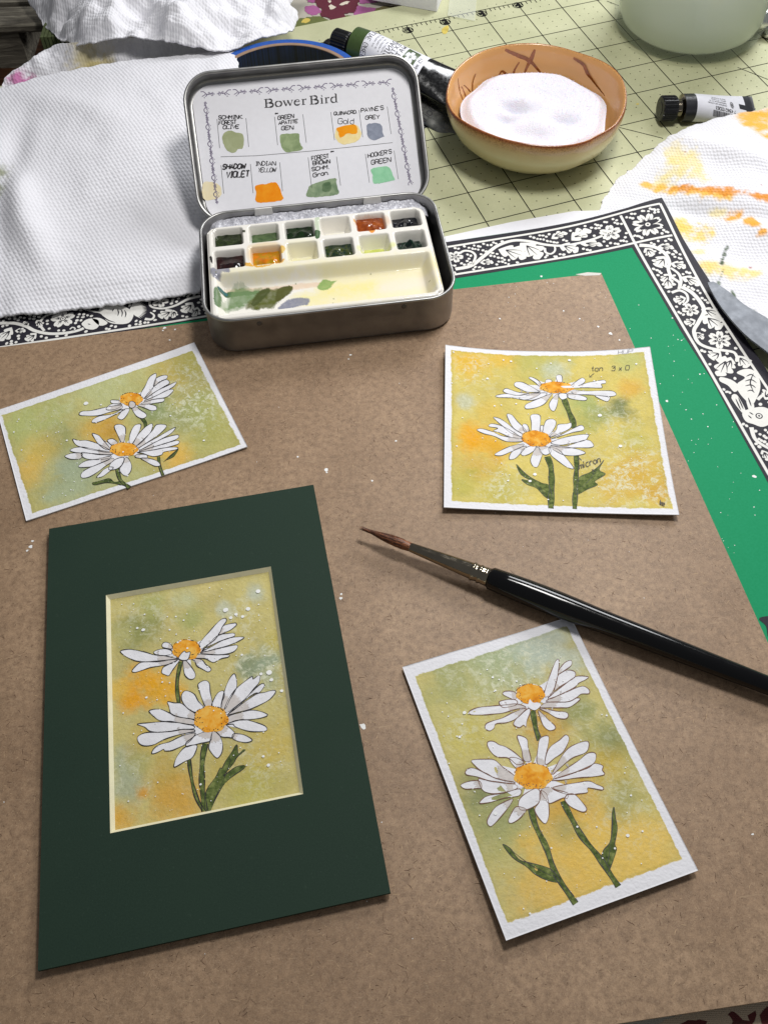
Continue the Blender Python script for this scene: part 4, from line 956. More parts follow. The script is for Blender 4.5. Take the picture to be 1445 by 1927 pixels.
T_('tan', (880, 208), (942, 206), (2, -26), .028); tx.build('handwriting', [M['ink']], cd); tx = MB(); T_('3 x 0', (992, 206), (1092, 200), (3, -26), .026); tx.build('handwriting', [M['ink']], cd); tx = MB(); T_('HUP', (1030, 112), (1112, 104), (3, -22), .014)
tx.build('handwriting', [M['ink']], cd); tx = MB(); T_('micron', (812, 762), (930, 722), (-4, -34), .034); tx.build('handwriting', [M['ink']], cd); tx = MB(); T_('tee', (1262, 962), (1292, 972), (4, -26), .032, gap=.3); tx.build('handwriting', [M['ink']], cd); tx = MB()
ribbon(tx, SD, SD.inv(o_([(895, 220), (868, 240), (868, 226)])), .022, .03); ribbon(tx, SD, SD.inv(o_([(868, 240), (884, 240)])), .022, .03)
ribbon(tx, SD, SD.inv(o_([(810, 735), (808, 700), (798, 712)])), .028, .03); ribbon(tx, SD, SD.inv(o_([(808, 698), (824, 712)])), .028, .03); ribbon(tx, SD, SD.inv(o_([(888, 790), (888, 762)])), .024, .03); ribbon(tx, SD, SD.inv(o_([(880, 765), (902, 775)])), .024, .03)
tag(tx.build('pen_arrow', [M['ink']], cd), kind='stuff')

# ---- green mount with the framed painting
o_ = off((190, 1050), 3.6125)
MZ = BZ + .16
mt = thing('picture_mount', (-7, 13, BZ), 'dark green card surround framing a daisy painting, at the lower left', 'picture mount')
t = NT('mount_board'); v = t.coord(100.0); n = t.noise(v, 18, 7, .7); n1 = t.noise(v, .3, 3)
n3 = t.noise(v, 60, 3, .7); dust = t.noise(v, 5, 8, .85)
t.base(t.mix(t.mr(dust, .60, .74, 0, .30), t.mix(t.mr(n1, .35, .65, 0, .4), t.mix(t.mr(n, .35, .7, 0, .6), rgb(27, 47, 36), rgb(41, 62, 49)), rgb(40, 58, 46)), rgb(96, 112, 100))); t.set(Roughness=t.mr(n1, .3, .7, .7, .8), Specular_IOR_Level=.25, Normal=t.bump(n, .3, .012)); M['mount'] = t.m
M['mount_core'] = plain('cream_board_core', rgb(228, 222, 190), .85, spec=.2, var=.05, bump=.2)
MS = Surf((-7, 13, MZ + .17), (math.cos(.17), math.sin(.17), 0), (-math.sin(.17), math.cos(.17), 0))
O = MS.inv([(93, 995), (590, 912), (735, 1680), (72, 1827)]); Q = MS.inv([(200, 1120), (510, 1066), (571, 1494), (208, 1568)])
qc = Q.mean(0); Qi = Q + (qc - Q) / np.linalg.norm(qc - Q, axis=1)[:, None] * .26
# inner edge is bevelled: parallel inset of .2 cm
def inset(q, d):
    out = []
    for i in range(4):
        a, b, c = q[i - 1], q[i], q[(i + 1) % 4]; e1 = (b - a) / np.linalg.norm(b - a); e2 = (c - b) / np.linalg.norm(c - b)
        n1_ = np.array([-e1[1], e1[0]]); n2_ = np.array([-e2[1], e2[0]])
        if np.dot(qc - b, n1_) < 0: n1_, n2_ = -n1_, -n2_
        A_ = np.array([n1_, n2_]); r_ = np.array([n1_ @ b + d, n2_ @ b + d]); out.append(np.linalg.solve(A_, r_))
    return np.array(out)
Qi = inset(Q, .125); th = .17
mb = MB(); V = np.concatenate([MS.P(O, 0), MS.P(Q, 0)])
fr = [(0, 4, 5, 1), (1, 5, 6, 2), (2, 6, 7, 3), (3, 7, 4, 0)]
mb.add(V, fr, 0)
V = np.concatenate([MS.P(O, 0), MS.P(O, -th)]); mb.add(V, [(i, (i + 1) % 4, (i + 1) % 4 + 4, i + 4) for i in range(4)], 0)
Vb = np.concatenate([MS.P(O, -th), MS.P(Qi, -th)]); mb.add(Vb, [f[::-1] for f in fr], 1)
mb.build('mount_board', [M['mount'], M['mount_core']], mt)
for i in range(4):
    mb = MB(); j = (i + 1) % 4; mb.add(np.array([MS.P([Q[i]], 0)[0], MS.P([Q[j]], 0)[0], MS.P([Qi[j]], -th)[0], MS.P([Qi[i]], -th)[0]]), [(0, 3, 2, 1)])
    mb.build('bevel', [M['mount_core']], mt)
Oi = O.mean(0) + (O - O.mean(0)) * .955
mb = MB(); slab(mb, MS, Oi, -.278, -.328); mb.build('backing_card', [M['mount_core']], mt)
cd = thing('painted_card', (-7, 13, BZ), 'watercolour of two daisies showing inside the dark green card surround', 'painting', 'daisy watercolour cards')
SA = Surf((-7, 13, BZ + .155), (math.cos(.17), math.sin(.17), 0), (-math.sin(.17), math.cos(.17), 0))
Qa = SA.inv([(200, 1120), (510, 1066), (571, 1494), (208, 1568)]); qca = Qa.mean(0); big = qca + (Qa - qca) * 1.12
bl = bl_px(SA, o_, [(340, 850, 190, (238, 172, 8), 1.0), (230, 960, 130, (236, 166, 6), .95), (430, 900, 140, (234, 174, 20), .9), (110, 900, 90, (228, 190, 80), .8), (250, 500, 180, (140, 148, 84), .9), (330, 300, 130, (176, 182, 110), .8), (580, 280, 110, (200, 208, 160), .8), (620, 400, 120, (160, 172, 100), .7),
    (1080, 720, 160, (150, 168, 140), .95), (1000, 720, 90, (134, 150, 116), .8), (1140, 860, 90, (160, 176, 140), .7), (1050, 240, 100, BW, .7), (850, 350, 80, BW, .6), (150, 1380, 150, (168, 178, 140), .9), (180, 1560, 150, (174, 184, 150), .9), (290, 1600, 50, (224, 154, 36), .8), (500, 1650, 230, (218, 170, 66), .9), (330, 1220, 160, (210, 178, 70), .6), (420, 1440, 120, (196, 166, 70), .7),
    (1000, 1600, 250, (190, 184, 88), .8), (1150, 1250, 180, (206, 184, 88), .8), (850, 1450, 160, (200, 180, 90), .6), (110, 1760, 120, (222, 172, 62), .9), (700, 200, 120, (214, 202, 130), .7), (1180, 560, 80, (192, 180, 86), .7), (160, 520, 90, (192, 190, 124), .7), (280, 1390, 90, (176, 176, 104), .7)], 168)
card_paper(cd, SA, big, qca + (Qa - qca) * 1.3, bl, (200, 190, 120), nu=150, nv=180, bloom=blm_px(SA, o_, [(330, 400, 230, .5), (1080, 750, 230, .9), (950, 380, 150, .7), (1050, 1400, 220, .5), (200, 1500, 200, .4)], 168), th=.05)
stems(cd, SA, o_, [([(545, 705), (525, 800), (520, 900), (532, 990)], 24), ([(600, 1368), (610, 1450), (630, 1560), (660, 1650), (700, 1720)], 22), ([(712, 1262), (695, 1350), (688, 1450), (690, 1560), (700, 1650), (706, 1722)], 36)],
      [[(740, 1725), (780, 1640), (830, 1550), (890, 1490), (975, 1430), (975, 1410), (920, 1420), (870, 1455), (835, 1480), (900, 1400), (930, 1350), (985, 1305), (970, 1302), (935, 1330), (925, 1270), (890, 1320), (850, 1380), (825, 1430), (812, 1428), (780, 1490), (730, 1560), (710, 1620), (712, 1715)]], wd=.034)
daisy(cd, SA, o_, 3.6, (583, 625, 94, 68, .0), [
    [(530, 683), (400, 700), (270, 705), (200, 685), (150, 655), (137, 632), (200, 622), (300, 640), (365, 660), (430, 665), (500, 680)], [(480, 655), (420, 665), (370, 655), (362, 638), (400, 622), (445, 618), (484, 632)],
    [(418, 590), (430, 575), (455, 575), (480, 590), (487, 618), (445, 615), (420, 605)], [(520, 690), (470, 695), (400, 705), (300, 708), (265, 715), (230, 745), (213, 772), (235, 778), (280, 765), (340, 745), (420, 732), (490, 715), (525, 692)],
    [(535, 690), (490, 710), (450, 730), (425, 745), (415, 780), (440, 795), (465, 800), (485, 770), (510, 735), (538, 695)], [(560, 700), (565, 760), (575, 800), (605, 825), (635, 820), (645, 795), (630, 760), (600, 720), (578, 698)],
    [(620, 690), (640, 700), (655, 735), (690, 755), (730, 775), (752, 760), (740, 742), (715, 725), (690, 695), (640, 685)],
    [(668, 590), (700, 545), (740, 500), (780, 455), (820, 418), (850, 412), (855, 430), (830, 465), (815, 500), (790, 540), (760, 570), (720, 595), (682, 620)], [(815, 500), (830, 465), (870, 450), (920, 443), (925, 455), (890, 485), (850, 505), (800, 525)],
    [(690, 632), (730, 592), (780, 540), (820, 520), (860, 515), (905, 512), (912, 530), (860, 550), (800, 570), (740, 600), (700, 617)], [(690, 635), (760, 600), (830, 560), (900, 540), (975, 540), (930, 570), (880, 590), (820, 610), (750, 627), (680, 642)],
    [(680, 645), (750, 630), (820, 612), (870, 600), (925, 593), (930, 610), (900, 640), (840, 655), (760, 657), (680, 650)], [(640, 680), (660, 657), (720, 657), (800, 660), (875, 660), (865, 675), (820, 685), (770, 710), (740, 700), (710, 685)]], 'ink', .029)
daisy(cd, SA, o_, 3.6, (750, 1097, 114, 88, .0), [
    [(715, 1015), (690, 960), (670, 900), (662, 860), (690, 838), (720, 835), (740, 855), (745, 910), (755, 960), (757, 1012)], [(702, 1018), (665, 975), (640, 930), (605, 908), (570, 905), (550, 935), (555, 975), (590, 1020), (640, 1050), (662, 1035)],
    [(642, 1060), (600, 1030), (550, 990), (500, 985), (455, 978), (465, 1010), (480, 1060), (530, 1080), (590, 1090), (638, 1097)], [(635, 1102), (580, 1090), (520, 1080), (470, 1055), (400, 1028), (330, 1040), (365, 1080), (400, 1105), (460, 1115), (540, 1122), (632, 1135)],
    [(630, 1140), (560, 1127), (480, 1112), (400, 1115), (340, 1120), (250, 1130), (300, 1150), (340, 1180), (420, 1185), (500, 1175), (560, 1165), (635, 1160)], [(640, 1170), (560, 1168), (470, 1180), (380, 1185), (300, 1190), (252, 1218), (262, 1260), (300, 1278), (360, 1270), (430, 1235), (520, 1205), (590, 1190), (642, 1180)],
    [(645, 1192), (590, 1200), (530, 1220), (470, 1250), (400, 1270), (360, 1300), (348, 1330), (380, 1325), (430, 1300), (435, 1312), (480, 1310), (530, 1290), (590, 1260), (620, 1230)],
    [(655, 1275), (610, 1275), (570, 1290), (540, 1320), (510, 1370), (498, 1420), (520, 1415), (570, 1385), (620, 1360), (645, 1320)], [(780, 1180), (820, 1215), (870, 1220), (895, 1222), (910, 1190), (870, 1150), (840, 1130), (800, 1165)],
    [(905, 1195), (960, 1200), (1000, 1215), (1030, 1240), (990, 1255), (930, 1245), (895, 1225)], [(850, 1133), (900, 1130), (910, 1145), (960, 1165), (1020, 1180), (1100, 1180), (1130, 1170), (1120, 1145), (1060, 1120), (980, 1100), (930, 1105)],
    [(858, 1125), (920, 1105), (1000, 1100), (1080, 1090), (1130, 1075), (1135, 1065), (1090, 1045), (1020, 1035), (940, 1055), (865, 1080)], [(862, 1067), (930, 1050), (1010, 1030), (1080, 1000), (1150, 960), (1190, 910), (1170, 900), (1110, 915), (1060, 925), (1000, 965), (930, 1015)],
    [(865, 1062), (930, 1015), (990, 960), (1050, 920), (1080, 915), (1115, 865), (1095, 855), (1060, 880), (1020, 920), (960, 980), (900, 1030)], [(840, 1035), (870, 960), (920, 890), (980, 840), (1030, 805), (1035, 825), (1070, 800), (1083, 805), (1075, 850), (1040, 890), (980, 960), (900, 1025), (862, 1048)],
    [(815, 1022), (830, 950), (850, 880), (880, 815), (910, 788), (925, 840), (920, 890), (880, 960), (848, 1025)], [(757, 1010), (770, 960), (800, 915), (835, 905), (840, 940), (825, 980), (818, 1020)],
    [(755, 1178), (700, 1185), (650, 1205), (600, 1240), (580, 1260), (585, 1285), (620, 1275), (680, 1260), (745, 1245), (755, 1210)], [(760, 1182), (745, 1240), (735, 1290), (750, 1320), (780, 1355), (800, 1358), (825, 1320), (828, 1260), (810, 1210), (780, 1180)]], 'ink', .029)
mbp = MB(); fp = catmull(SA.inv(o_([(530, 682), (540, 692), (562, 698), (592, 692), (607, 660), (608, 640), (580, 645), (572, 634), (550, 650)])), True, .04); poly(mbp, SA, fp, .026, 0); ribbon(mbp, SA, fp, .03, .028, 1, None, True)
mbp.build('front_petal', [M['petal'], M['ink']], cd)
X = lambda L: [(190 + x / 3.6125, 1050 + y / 3.6125, r / 3.6125) for x, y, r in L]
splat(cd, SA, X([(885, 408, 14), (920, 385, 13), (1002, 348, 18), (965, 400, 13), (850, 355, 20), (1070, 228, 18), (1145, 780, 20), (1160, 830, 14), (1090, 790, 12), (1230, 905, 12), (960, 660, 9), (250, 478, 10), (300, 385, 7), (290, 490, 14), (470, 490, 8), (512, 400, 7), (565, 425, 7), (312, 950, 9), (420, 845, 7), (470, 850, 6), (385, 965, 6), (155, 1055, 6), (515, 520, 6), (1105, 1350, 10), (1140, 1410, 12), (525, 575, 8), (590, 615, 8), (680, 1540, 8), (190, 1655, 6), (950, 1290, 5)]), 330, [(190 + x / 3.6125, 1050 + y / 3.6125) for x, y in ((80, 270), (1140, 85), (1345, 1600), (100, 1840))])
# ------------------------------------------------------------------ metal tin with the ceramic palette
ty = math.radians(6.6); TC = (-2.47, 34.62); ex = np.array([math.cos(ty), math.sin(ty), 0]); ey = np.array([-math.sin(ty), math.cos(ty), 0]); ez = np.array([0, 0, 1.])
def rrect(w_, d_, r, n=8):
    out = []
    for (sx_, sy_, a0) in ((1, 1, 0), (-1, 1, 90), (-1, -1, 180), (1, -1, 270)):
        for k in range(n + 1):
            a = math.radians(a0 + 90 * k / n); out.append((sx_ * (w_ / 2 - r) + r * math.cos(a), sy_ * (d_ / 2 - r) + r * math.sin(a)))
    return np.array(out)
def shell(mb, w_, d_, r, prof, fr, m=0, cap=None, n=10):
    """prof: list of (inset, height) swept round a rounded rectangle; fr = (origin, ex, ey, ez)"""
    o, a, b, c = fr; rings = []
    for ins, h in prof:
        q = rrect(w_ - 2 * ins, d_ - 2 * ins, max(r - ins, .05), n); rings.append(o + q[:, :1] * a + q[:, 1:] * b + h * c)
    k = len(rings[0]); V = np.concatenate(rings)
    F = [(i * k + j, i * k + (j + 1) % k, (i + 1) * k + (j + 1) % k, (i + 1) * k + j) for i in range(len(prof) - 1) for j in range(k)]
    if cap == 'end': F.append(tuple((len(prof) - 1) * k + j for j in range(k)))
    if cap == 'start': F.append(tuple(reversed(range(k))))
    if cap == 'both': F.append(tuple((len(prof) - 1) * k + j for j in range(k))); F.append(tuple(reversed(range(k))))
    mb.add(V, F, m)
t = NT('tin_metal'); v = t.coord(100.0); n = t.noise(v, 1.2, 5); n2 = t.noise(v, 40, 4)
t.base(t.mix(t.mr(n, .3, .7, 0, 1), (.30, .295, .29), (.40, .395, .385))); t.set(Metallic=.92, Roughness=t.mr(n, .3, .7, .36, .46), Normal=t.bump(n2, .06, .005)); M['tin'] = t.m
M['dent_shade'] = plain('tin_dent_shade', (.10, .098, .095), .5, .6)  # darker tin: shade of a hollow put into the dimples' colour
tin = thing('paint_tin', (TC[0], TC[1], BZ), 'grey metal tin with its hinged lid open, holding the white paint palette', 'paint tin')
TW, TD, TR, TH = 11.5, 7.5, 1.35, 2.15
F0 = (np.array([TC[0], TC[1], BZ + .01]), ex, ey, ez)
mb = MB()
prof = [(.28, .0), (.12, .02), (.03, .09), (0, .2), (0, TH - .16)]
for k in range(9):
    a = math.pi * (1.0 - k / 8.0) ; prof.append((.07 - .10 * math.cos(math.pi - a) * 1.0 if False else .06 - .085 * math.sin(math.pi * k / 8) if False else .0, 0)) if False else None
prof += [(-.045, TH - .13), (-.07, TH - .07), (-.045, TH - .015), (.01, TH), (.06, TH - .02), (.085, TH - .07), (.075, TH - .13), (.06, TH - .2), (.06, .3), (.12, .12), (.3, .07)]
shell(mb, TW, TD, TR, prof, F0, 0, 'both')
base_ = mb.build('tin_base', [M['tin']], tin, smooth=True)
for (x, z) in ((-3.35, 1.72), (3.25, 1.78)):
    V, F = lathe([(0.001, .025), (.06, .022), (.10, .014), (.13, 0.0), (.14, -.03)], 14, (F0[0] + ex * x - ey * (TD / 2) + ez * z, ex, ez, -ey))
    mb = MB(); mb.add(V * 1.0, F); mb.build('dimple', [M['dent_shade']], base_, smooth=True)
# lid, leaning back on its hinge
LT = math.radians(37); lx = ex; ly = ey * math.cos(LT) + ez * math.sin(LT); lz = np.cross(lx, ly)
hinge = F0[0] + ey * (TD / 2 + .12) + ez * (TH - .75)
LWd, LDp, LH = 11.6, 7.28, .95
FL = (hinge + ly * (LDp / 2 + .05) + lz * .05, lx, ly, lz)
mb = MB()
prof = [(.30, -LH + .0), (.12, -LH + .02), (.03, -LH + .08), (0, -LH + .18), (0, -.16), (-.05, -.12), (-.075, -.06), (-.05, -.01), (.0, 0), (.06, -.02), (.085, -.07), (.07, -.14), (.06, -.2), (.06, -LH + .28), (.1, -LH + .12), (.25, -LH + .06)]
shell(mb, LWd, LDp, TR + .05, prof, FL, 0, 'both')
mb.build('tin_lid', [M['tin']], tin, smooth=True)
M['tab_white'] = plain('hinge_tab', rgb(226, 224, 220), .5, var=.06)
for x in (-2.62, 2.78):
    tb = MB(); o = F0[0] + ex * x + ey * (TD / 2 - .12) + ez * (TH - .35)
    for (a, b) in (((-.46, -.03, 0), (.46, .03, .40)),):
        v8 = np.array([(p, q, r) for r in (0, .40) for (p, q) in ((-.46 + .05 * (r > 0), -.03), (.46 - .05 * (r > 0), -.03), (.46 - .05 * (r > 0), .03), (-.46 + .05 * (r > 0), .03))])
        tb.add(o + v8[:, :1] * ex + v8[:, 1:2] * ey + v8[:, 2:] * ez, [(3, 2, 1, 0), (4, 5, 6, 7), (0, 1, 5, 4), (1, 2, 6, 5), (2, 3, 7, 6), (3, 0, 4, 7)])
    tb.build('hinge_tab', [M['tab_white']], tin)
# foam / glitter lining behind the palette
t = NT('foam_lining'); v = t.coord(100.0); vo = t.add('ShaderNodeTexVoronoi'); vo.inputs['Scale'].default_value = 9; t.link(v, vo.inputs['Vector'])
n = t.noise(v, 14, 5)
t.base(t.mix(t.mr(n, .35, .65, 0, 1), rgb(176, 176, 186), rgb(214, 214, 222))); t.set(Roughness=.35, Specular_IOR_Level=.6, Normal=t.bump(vo.outputs['Distance'], .45, .06)); M['foam'] = t.m
fo = thing('foam_sheet', (F0[0][0], F0[0][1], BZ), 'grey sparkling foam strip between the palette and the hinge side of the tin', 'foam')
g = np.stack(np.meshgrid(np.linspace(-5.45, 5.45, 220), np.linspace(2.75, 3.66, 24)), -1).reshape(-1, 2)
hz = 1.55 + .07 * vnoise(g[:, 0] * 3.2, g[:, 1] * 3.2, 5, 3) + .22 * (g[:, 1] - 2.6) - .28 * np.clip((np.abs(g[:, 0]) - 4.9) / .6, 0, 1) ** 2
V = F0[0] + g[:, :1] * ex + g[:, 1:] * ey + hz[:, None] * ez
Vb = V - ez * .5
fb_ = MB(); fb_.add(V, [f[::-1] for f in grid_faces(220, 24)]); fb_.add(Vb, grid_faces(220, 24)); fb_.build('foam', [M['foam']], fo, smooth=True)
gl = MB()
M['sparkle'] = plain('foam_sparkle', (.9, .9, .95), .2, var=.05)
for k in range(420):
    x, y = -5.3 + 10.6 * RNG.rand(), 2.9 + .72 * RNG.rand(); z = 1.61 + .22 * (y - 2.6) + .06 * RNG.rand() - .28 * np.clip((abs(x) - 4.9) / .6, 0, 1) ** 2; r = .014 + .022 * RNG.rand()
    c = F0[0] + x * ex + y * ey + z * ez; q = c + (RNG.rand(4, 3) - .5) * 2 * r; gl.add(q, [(0, 1, 2), (0, 2, 3), (0, 3, 1), (1, 3, 2)])
tag(gl.build('sparkle', [M['sparkle']], fo), kind='stuff')

# ceramic palette -------------------------------------------------------
PZ = 1.88                               # top of the ceramic above the tin's base
PT = Surf(F0[0] + ez * PZ, ex, ey)
PTF = Surf(F0[0] + ez * (PZ - .60), ex, ey)
pal_c = PT.inv([(392, 425), (800, 385), (838, 548), (395, 590)])
PU0, PU1 = -5.48, 5.22; PV0, PV1 = -3.42, 3.04
pc8 = off((380, 380), 3.0104)
def wl(pts):
    q = PT.inv(pc8(pts)); m = np.mean([p[1] - (p[0] - 60) * -.085 for p in pts])
    return PTF.inv(pc8(pts)) if m > 505 else q
xs = wl([(60, 230), (220, 228), (258, 215), (432, 210), (470, 200), (640, 193), (672, 170), (845, 158), (880, 150), (1052, 142), (1085, 130), (1252, 118)])[:, 0]
wells = []
uL, uR = -5.22, 4.97; pitch = (uR - uL + .26) / 6; ww = pitch - .26
V1a, V1b, V2a, V2b, VMa, VMb = 1.55, 2.80, -.03, 1.25, -3.15, -.34
for r_, (va, vb) in enumerate(((V1a, V1b), (V2a, V2b))):
    for k in range(6):
        a = uL + k * pitch; wells.append((a, a + ww, va, vb))
nu, nv = 330, 190
g = np.stack(np.meshgrid(np.linspace(PU0, PU1, nu), np.linspace(PV0, PV1, nv)), -1).reshape(-1, 2)
def sd_rr(p, a, b, c, d, r):
    q = np.abs(p - np.array([(a + b) / 2, (c + d) / 2])) - np.array([(b - a) / 2 - r, (d - c) / 2 - r])
    return np.linalg.norm(np.maximum(q, 0), axis=1) + np.minimum(np.maximum(q[:, 0], q[:, 1]), 0) - r
hz = np.zeros(len(g))
def sm(x): x = np.clip(x, 0, 1); return x * x * (3 - 2 * x)
for (a, b, c, d) in wells: hz -= .82 * sm((-sd_rr(g, a, b, c, d, .16) + .03) / .30)
hz -= .62 * sm((-sd_rr(g, uL, uR, VMa, VMb, .2) + .03) / .50)
hz -= .10 * sm((sd_rr(g, PU0, PU1, PV0, PV1, .5) + .16) / .16) ** 2
# colour stains of dried paint on the glaze
col = np.tile(np.array(rgb(236, 232, 224)), (len(g), 1))
gpx_nz = vnoise(g[:, 0] * 1.5, g[:, 1] * 1.5, 21, 5); gn2 = vnoise(g[:, 0] * 5, g[:, 1] * 5, 22, 4)
def stain(pts, c, s_, soft=.06, jag=.10):
    global col
    pl = catmull(wl(pts), True, .1); q = g + np.stack([gpx_nz, gn2], 1) * jag * .4
    ins = inside(pl, q); dm = np.full(len(g), 9.0)
    for k in range(0, len(pl), 1): dm = np.minimum(dm, np.hypot(q[:, 0] - pl[k, 0], q[:, 1] - pl[k, 1]))
    m = np.where(ins, np.clip(dm / soft, 0, 1), 0) * s_ * (1 + .10 * gn2) ; rimm = np.where(ins, np.exp(-((dm - .05) / .05) ** 2), 0) * .2 * s_
    m = np.clip(m + rimm, 0, 1)[:, None]; col = col * (1 - m) + np.array(rgb(*c)) * m
stain([(60, 370), (1290, 262), (1390, 490), (620, 590), (500, 480), (640, 400), (300, 430), (100, 440)], (236, 226, 178), .8, .7, .5)
stain([(650, 420), (900, 390), (1290, 340), (1300, 380), (1000, 440), (760, 470), (640, 470)], (238, 226, 150), .8, .4, .5)
stain([(500, 520), (700, 510), (960, 490), (1000, 520), (700, 560), (560, 585)], (238, 228, 156), .7, .4, .4)
stain([(1000, 430), (1280, 390), (1340, 490), (1010, 530)], (238, 228, 214), .7, .5, .3)
stain([(130, 440), (400, 420), (640, 395), (672, 410), (650, 428), (400, 455), (200, 470), (140, 465)], (226, 198, 168), .75, .12, .15)
stain([(660, 395), (735, 398), (730, 420), (665, 432)], (232, 206, 130), .8, .1, .1)
stain([(45, 372), (150, 365), (160, 395), (120, 400), (90, 430), (60, 420)], (140, 140, 152), .9, .1, .2)
stain([(90, 460), (200, 450), (360, 448), (350, 462), (200, 478), (110, 490), (90, 480)], (56, 92, 62), .95, .06, .12)
stain([(88, 462), (130, 460), (135, 472), (95, 486)], (20, 92, 96), .9, .05, .1)
stain([(150, 500), (230, 470), (290, 490), (350, 480), (330, 560), (260, 590), (150, 625), (110, 630), (130, 560)], (112, 138, 92), .9, .22, .3)
stain([(270, 560), (350, 490), (420, 490), (480, 470), (510, 490), (480, 530), (420, 580), (400, 605), (270, 610), (250, 595)], (92, 98, 44), .95, .13, .25)
stain([(330, 500), (385, 488), (380, 520), (300, 590), (280, 570)], (74, 82, 40), .9, .08, .1)
stain([(430, 490), (495, 472), (512, 490), (470, 540), (420, 560)], (84, 86, 40), .9, .06, .1)
stain([(440, 590), (500, 550), (560, 540), (608, 552), (600, 580), (560, 590), (440, 610)], (132, 134, 150), .92, .08, .15)
stain([(655, 470), (690, 435), (730, 445), (765, 440), (740, 465), (720, 490), (680, 500), (655, 490)], (142, 170, 100), .95, .06, .1)
stain([(82, 550), (100, 530), (118, 570), (115, 630), (88, 636)], (96, 124, 84), .9, .05, .1)
stain([(235, 340), (280, 345), (330, 360), (400, 345), (440, 335), (470, 320), (460, 345), (400, 356), (340, 372), (290, 366), (240, 362)], (226, 172, 66), .85, .05, .12)
stain([(440, 250), (462, 248), (475, 270), (455, 290), (442, 280)], (228, 180, 60), .9, .05, .1)
stain([(636, 160), (668, 165), (670, 200), (655, 210), (640, 195)], (60, 96, 52), .9, .05, .1)
stain([(640, 90), (665, 80), (665, 165), (645, 160)], (176, 196, 160), .6, .05, .1)
stain([(930, 145), (990, 142), (975, 175), (960, 180), (945, 165)], (232, 148, 48), .95, .05, .1)
stain([(858, 95), (875, 95), (875, 115), (858, 110)], (226, 160, 60), .8, .04, .08)
stain([(42, 308), (56, 306), (62, 350), (50, 340)], (30, 24, 24), .95, .03, .05)
stain([(225, 158), (248, 160), (248, 172), (225, 170)], (60, 66, 44), .9, .03, .05)
stain([(540, 186), (600, 188), (640, 195), (560, 200)], (66, 86, 44), .9, .04, .08)
stain([(475, 215), (650, 205), (655, 300), (480, 320)], (238, 232, 196), .6, .3, .1)
stain([(890, 240), (1085, 225), (1085, 262), (900, 280)], (226, 228, 150), .7, .15, .1)
stain([(1115, 195), (1180, 185), (1240, 200), (1245, 225), (1180, 240), (1115, 230)], (40, 140, 84), .85, .12, .2)
stain([(270, 240), (440, 228), (440, 330), (270, 340)], (226, 190, 120), .55, .2, .2)
stain([(875, 80), (1045, 70), (1050, 140), (880, 150)], (206, 150, 90), .45, .2, .2)
for (x0, y0) in ((75, 395), (200, 435), (742, 545), (1283, 468), (1342, 352), (520, 405), (950, 350), (740, 570)):
    stain([(x0, y0), (x0 + 8, y0 - 2), (x0 + 8, y0 + 6), (x0, y0 + 6)], (120, 120, 70), .7, .03, .02)
top_ = PT.P(g, 0) + hz[:, None] * ez
t = NT('glazed_ceramic'); a = t.add('ShaderNodeAttribute', attribute_name='Col'); v = t.coord(100.0)
t.base(a.outputs[0]); t.set(Roughness=.16, Specular_IOR_Level=.5, Coat_Weight=.5, Subsurface_Weight=.0, Normal=t.bump(t.noise(v, 1.5, 3), .08, .04)); M['ceramic'] = t.m
pal = thing('paint_palette', (F0[0][0], F0[0][1], BZ + .4), 'white glazed palette with twelve small paint wells and a stained mixing tray, inside the tin', 'palette')
bt = top_.copy(); bt[:, 2] = BZ + .35; n = len(g)
rim = [i for i in range(nu)] + [r * nu + nu - 1 for r in range(1, nv)] + [(nv - 1) * nu + i for i in range(nu - 2, -1, -1)] + [r * nu for r in range(nv - 2, 0, -1)]
# round the plan corners by pulling outer vertices in
cx_, cy_ = (PU0 + PU1) / 2, (PV0 + PV1) / 2
def roundc(P):
    gg = g.copy(); hw, hd, rr_ = (PU1 - PU0) / 2, (PV1 - PV0) / 2, .55
    q = gg - np.array([cx_, cy_]); s_ = np.sign(q); aq = np.abs(q); e = aq - np.array([hw - rr_, hd - rr_]); m = (e > 0).all(1)
    L = np.maximum(np.linalg.norm(e, axis=1), 1e-9); mx = np.maximum(e[:, 0], e[:, 1]); e2 = e / L[:, None] * mx[:, None]
    aq[m] = (np.array([hw - rr_, hd - rr_]) + e2)[m]; gg = aq * s_ + np.array([cx_, cy_])
    return gg
gg = roundc(g); top_ = PT.P(gg, 0) + hz[:, None] * ez; bt = top_.copy(); bt[:, 2] = BZ + .35
mesh_obj('palette_body', np.concatenate([top_, bt[rim]]), [tuple(f[::-1]) for f in grid_faces(nu, nv)] + [(rim[i], n + i, n + (i + 1) % len(rim), rim[(i + 1) % len(rim)])[::-1] for i in range(len(rim))] + [tuple(range(n, n + len(rim)))], [M['ceramic']], pal, True, None, np.vstack([col, col[rim]]))
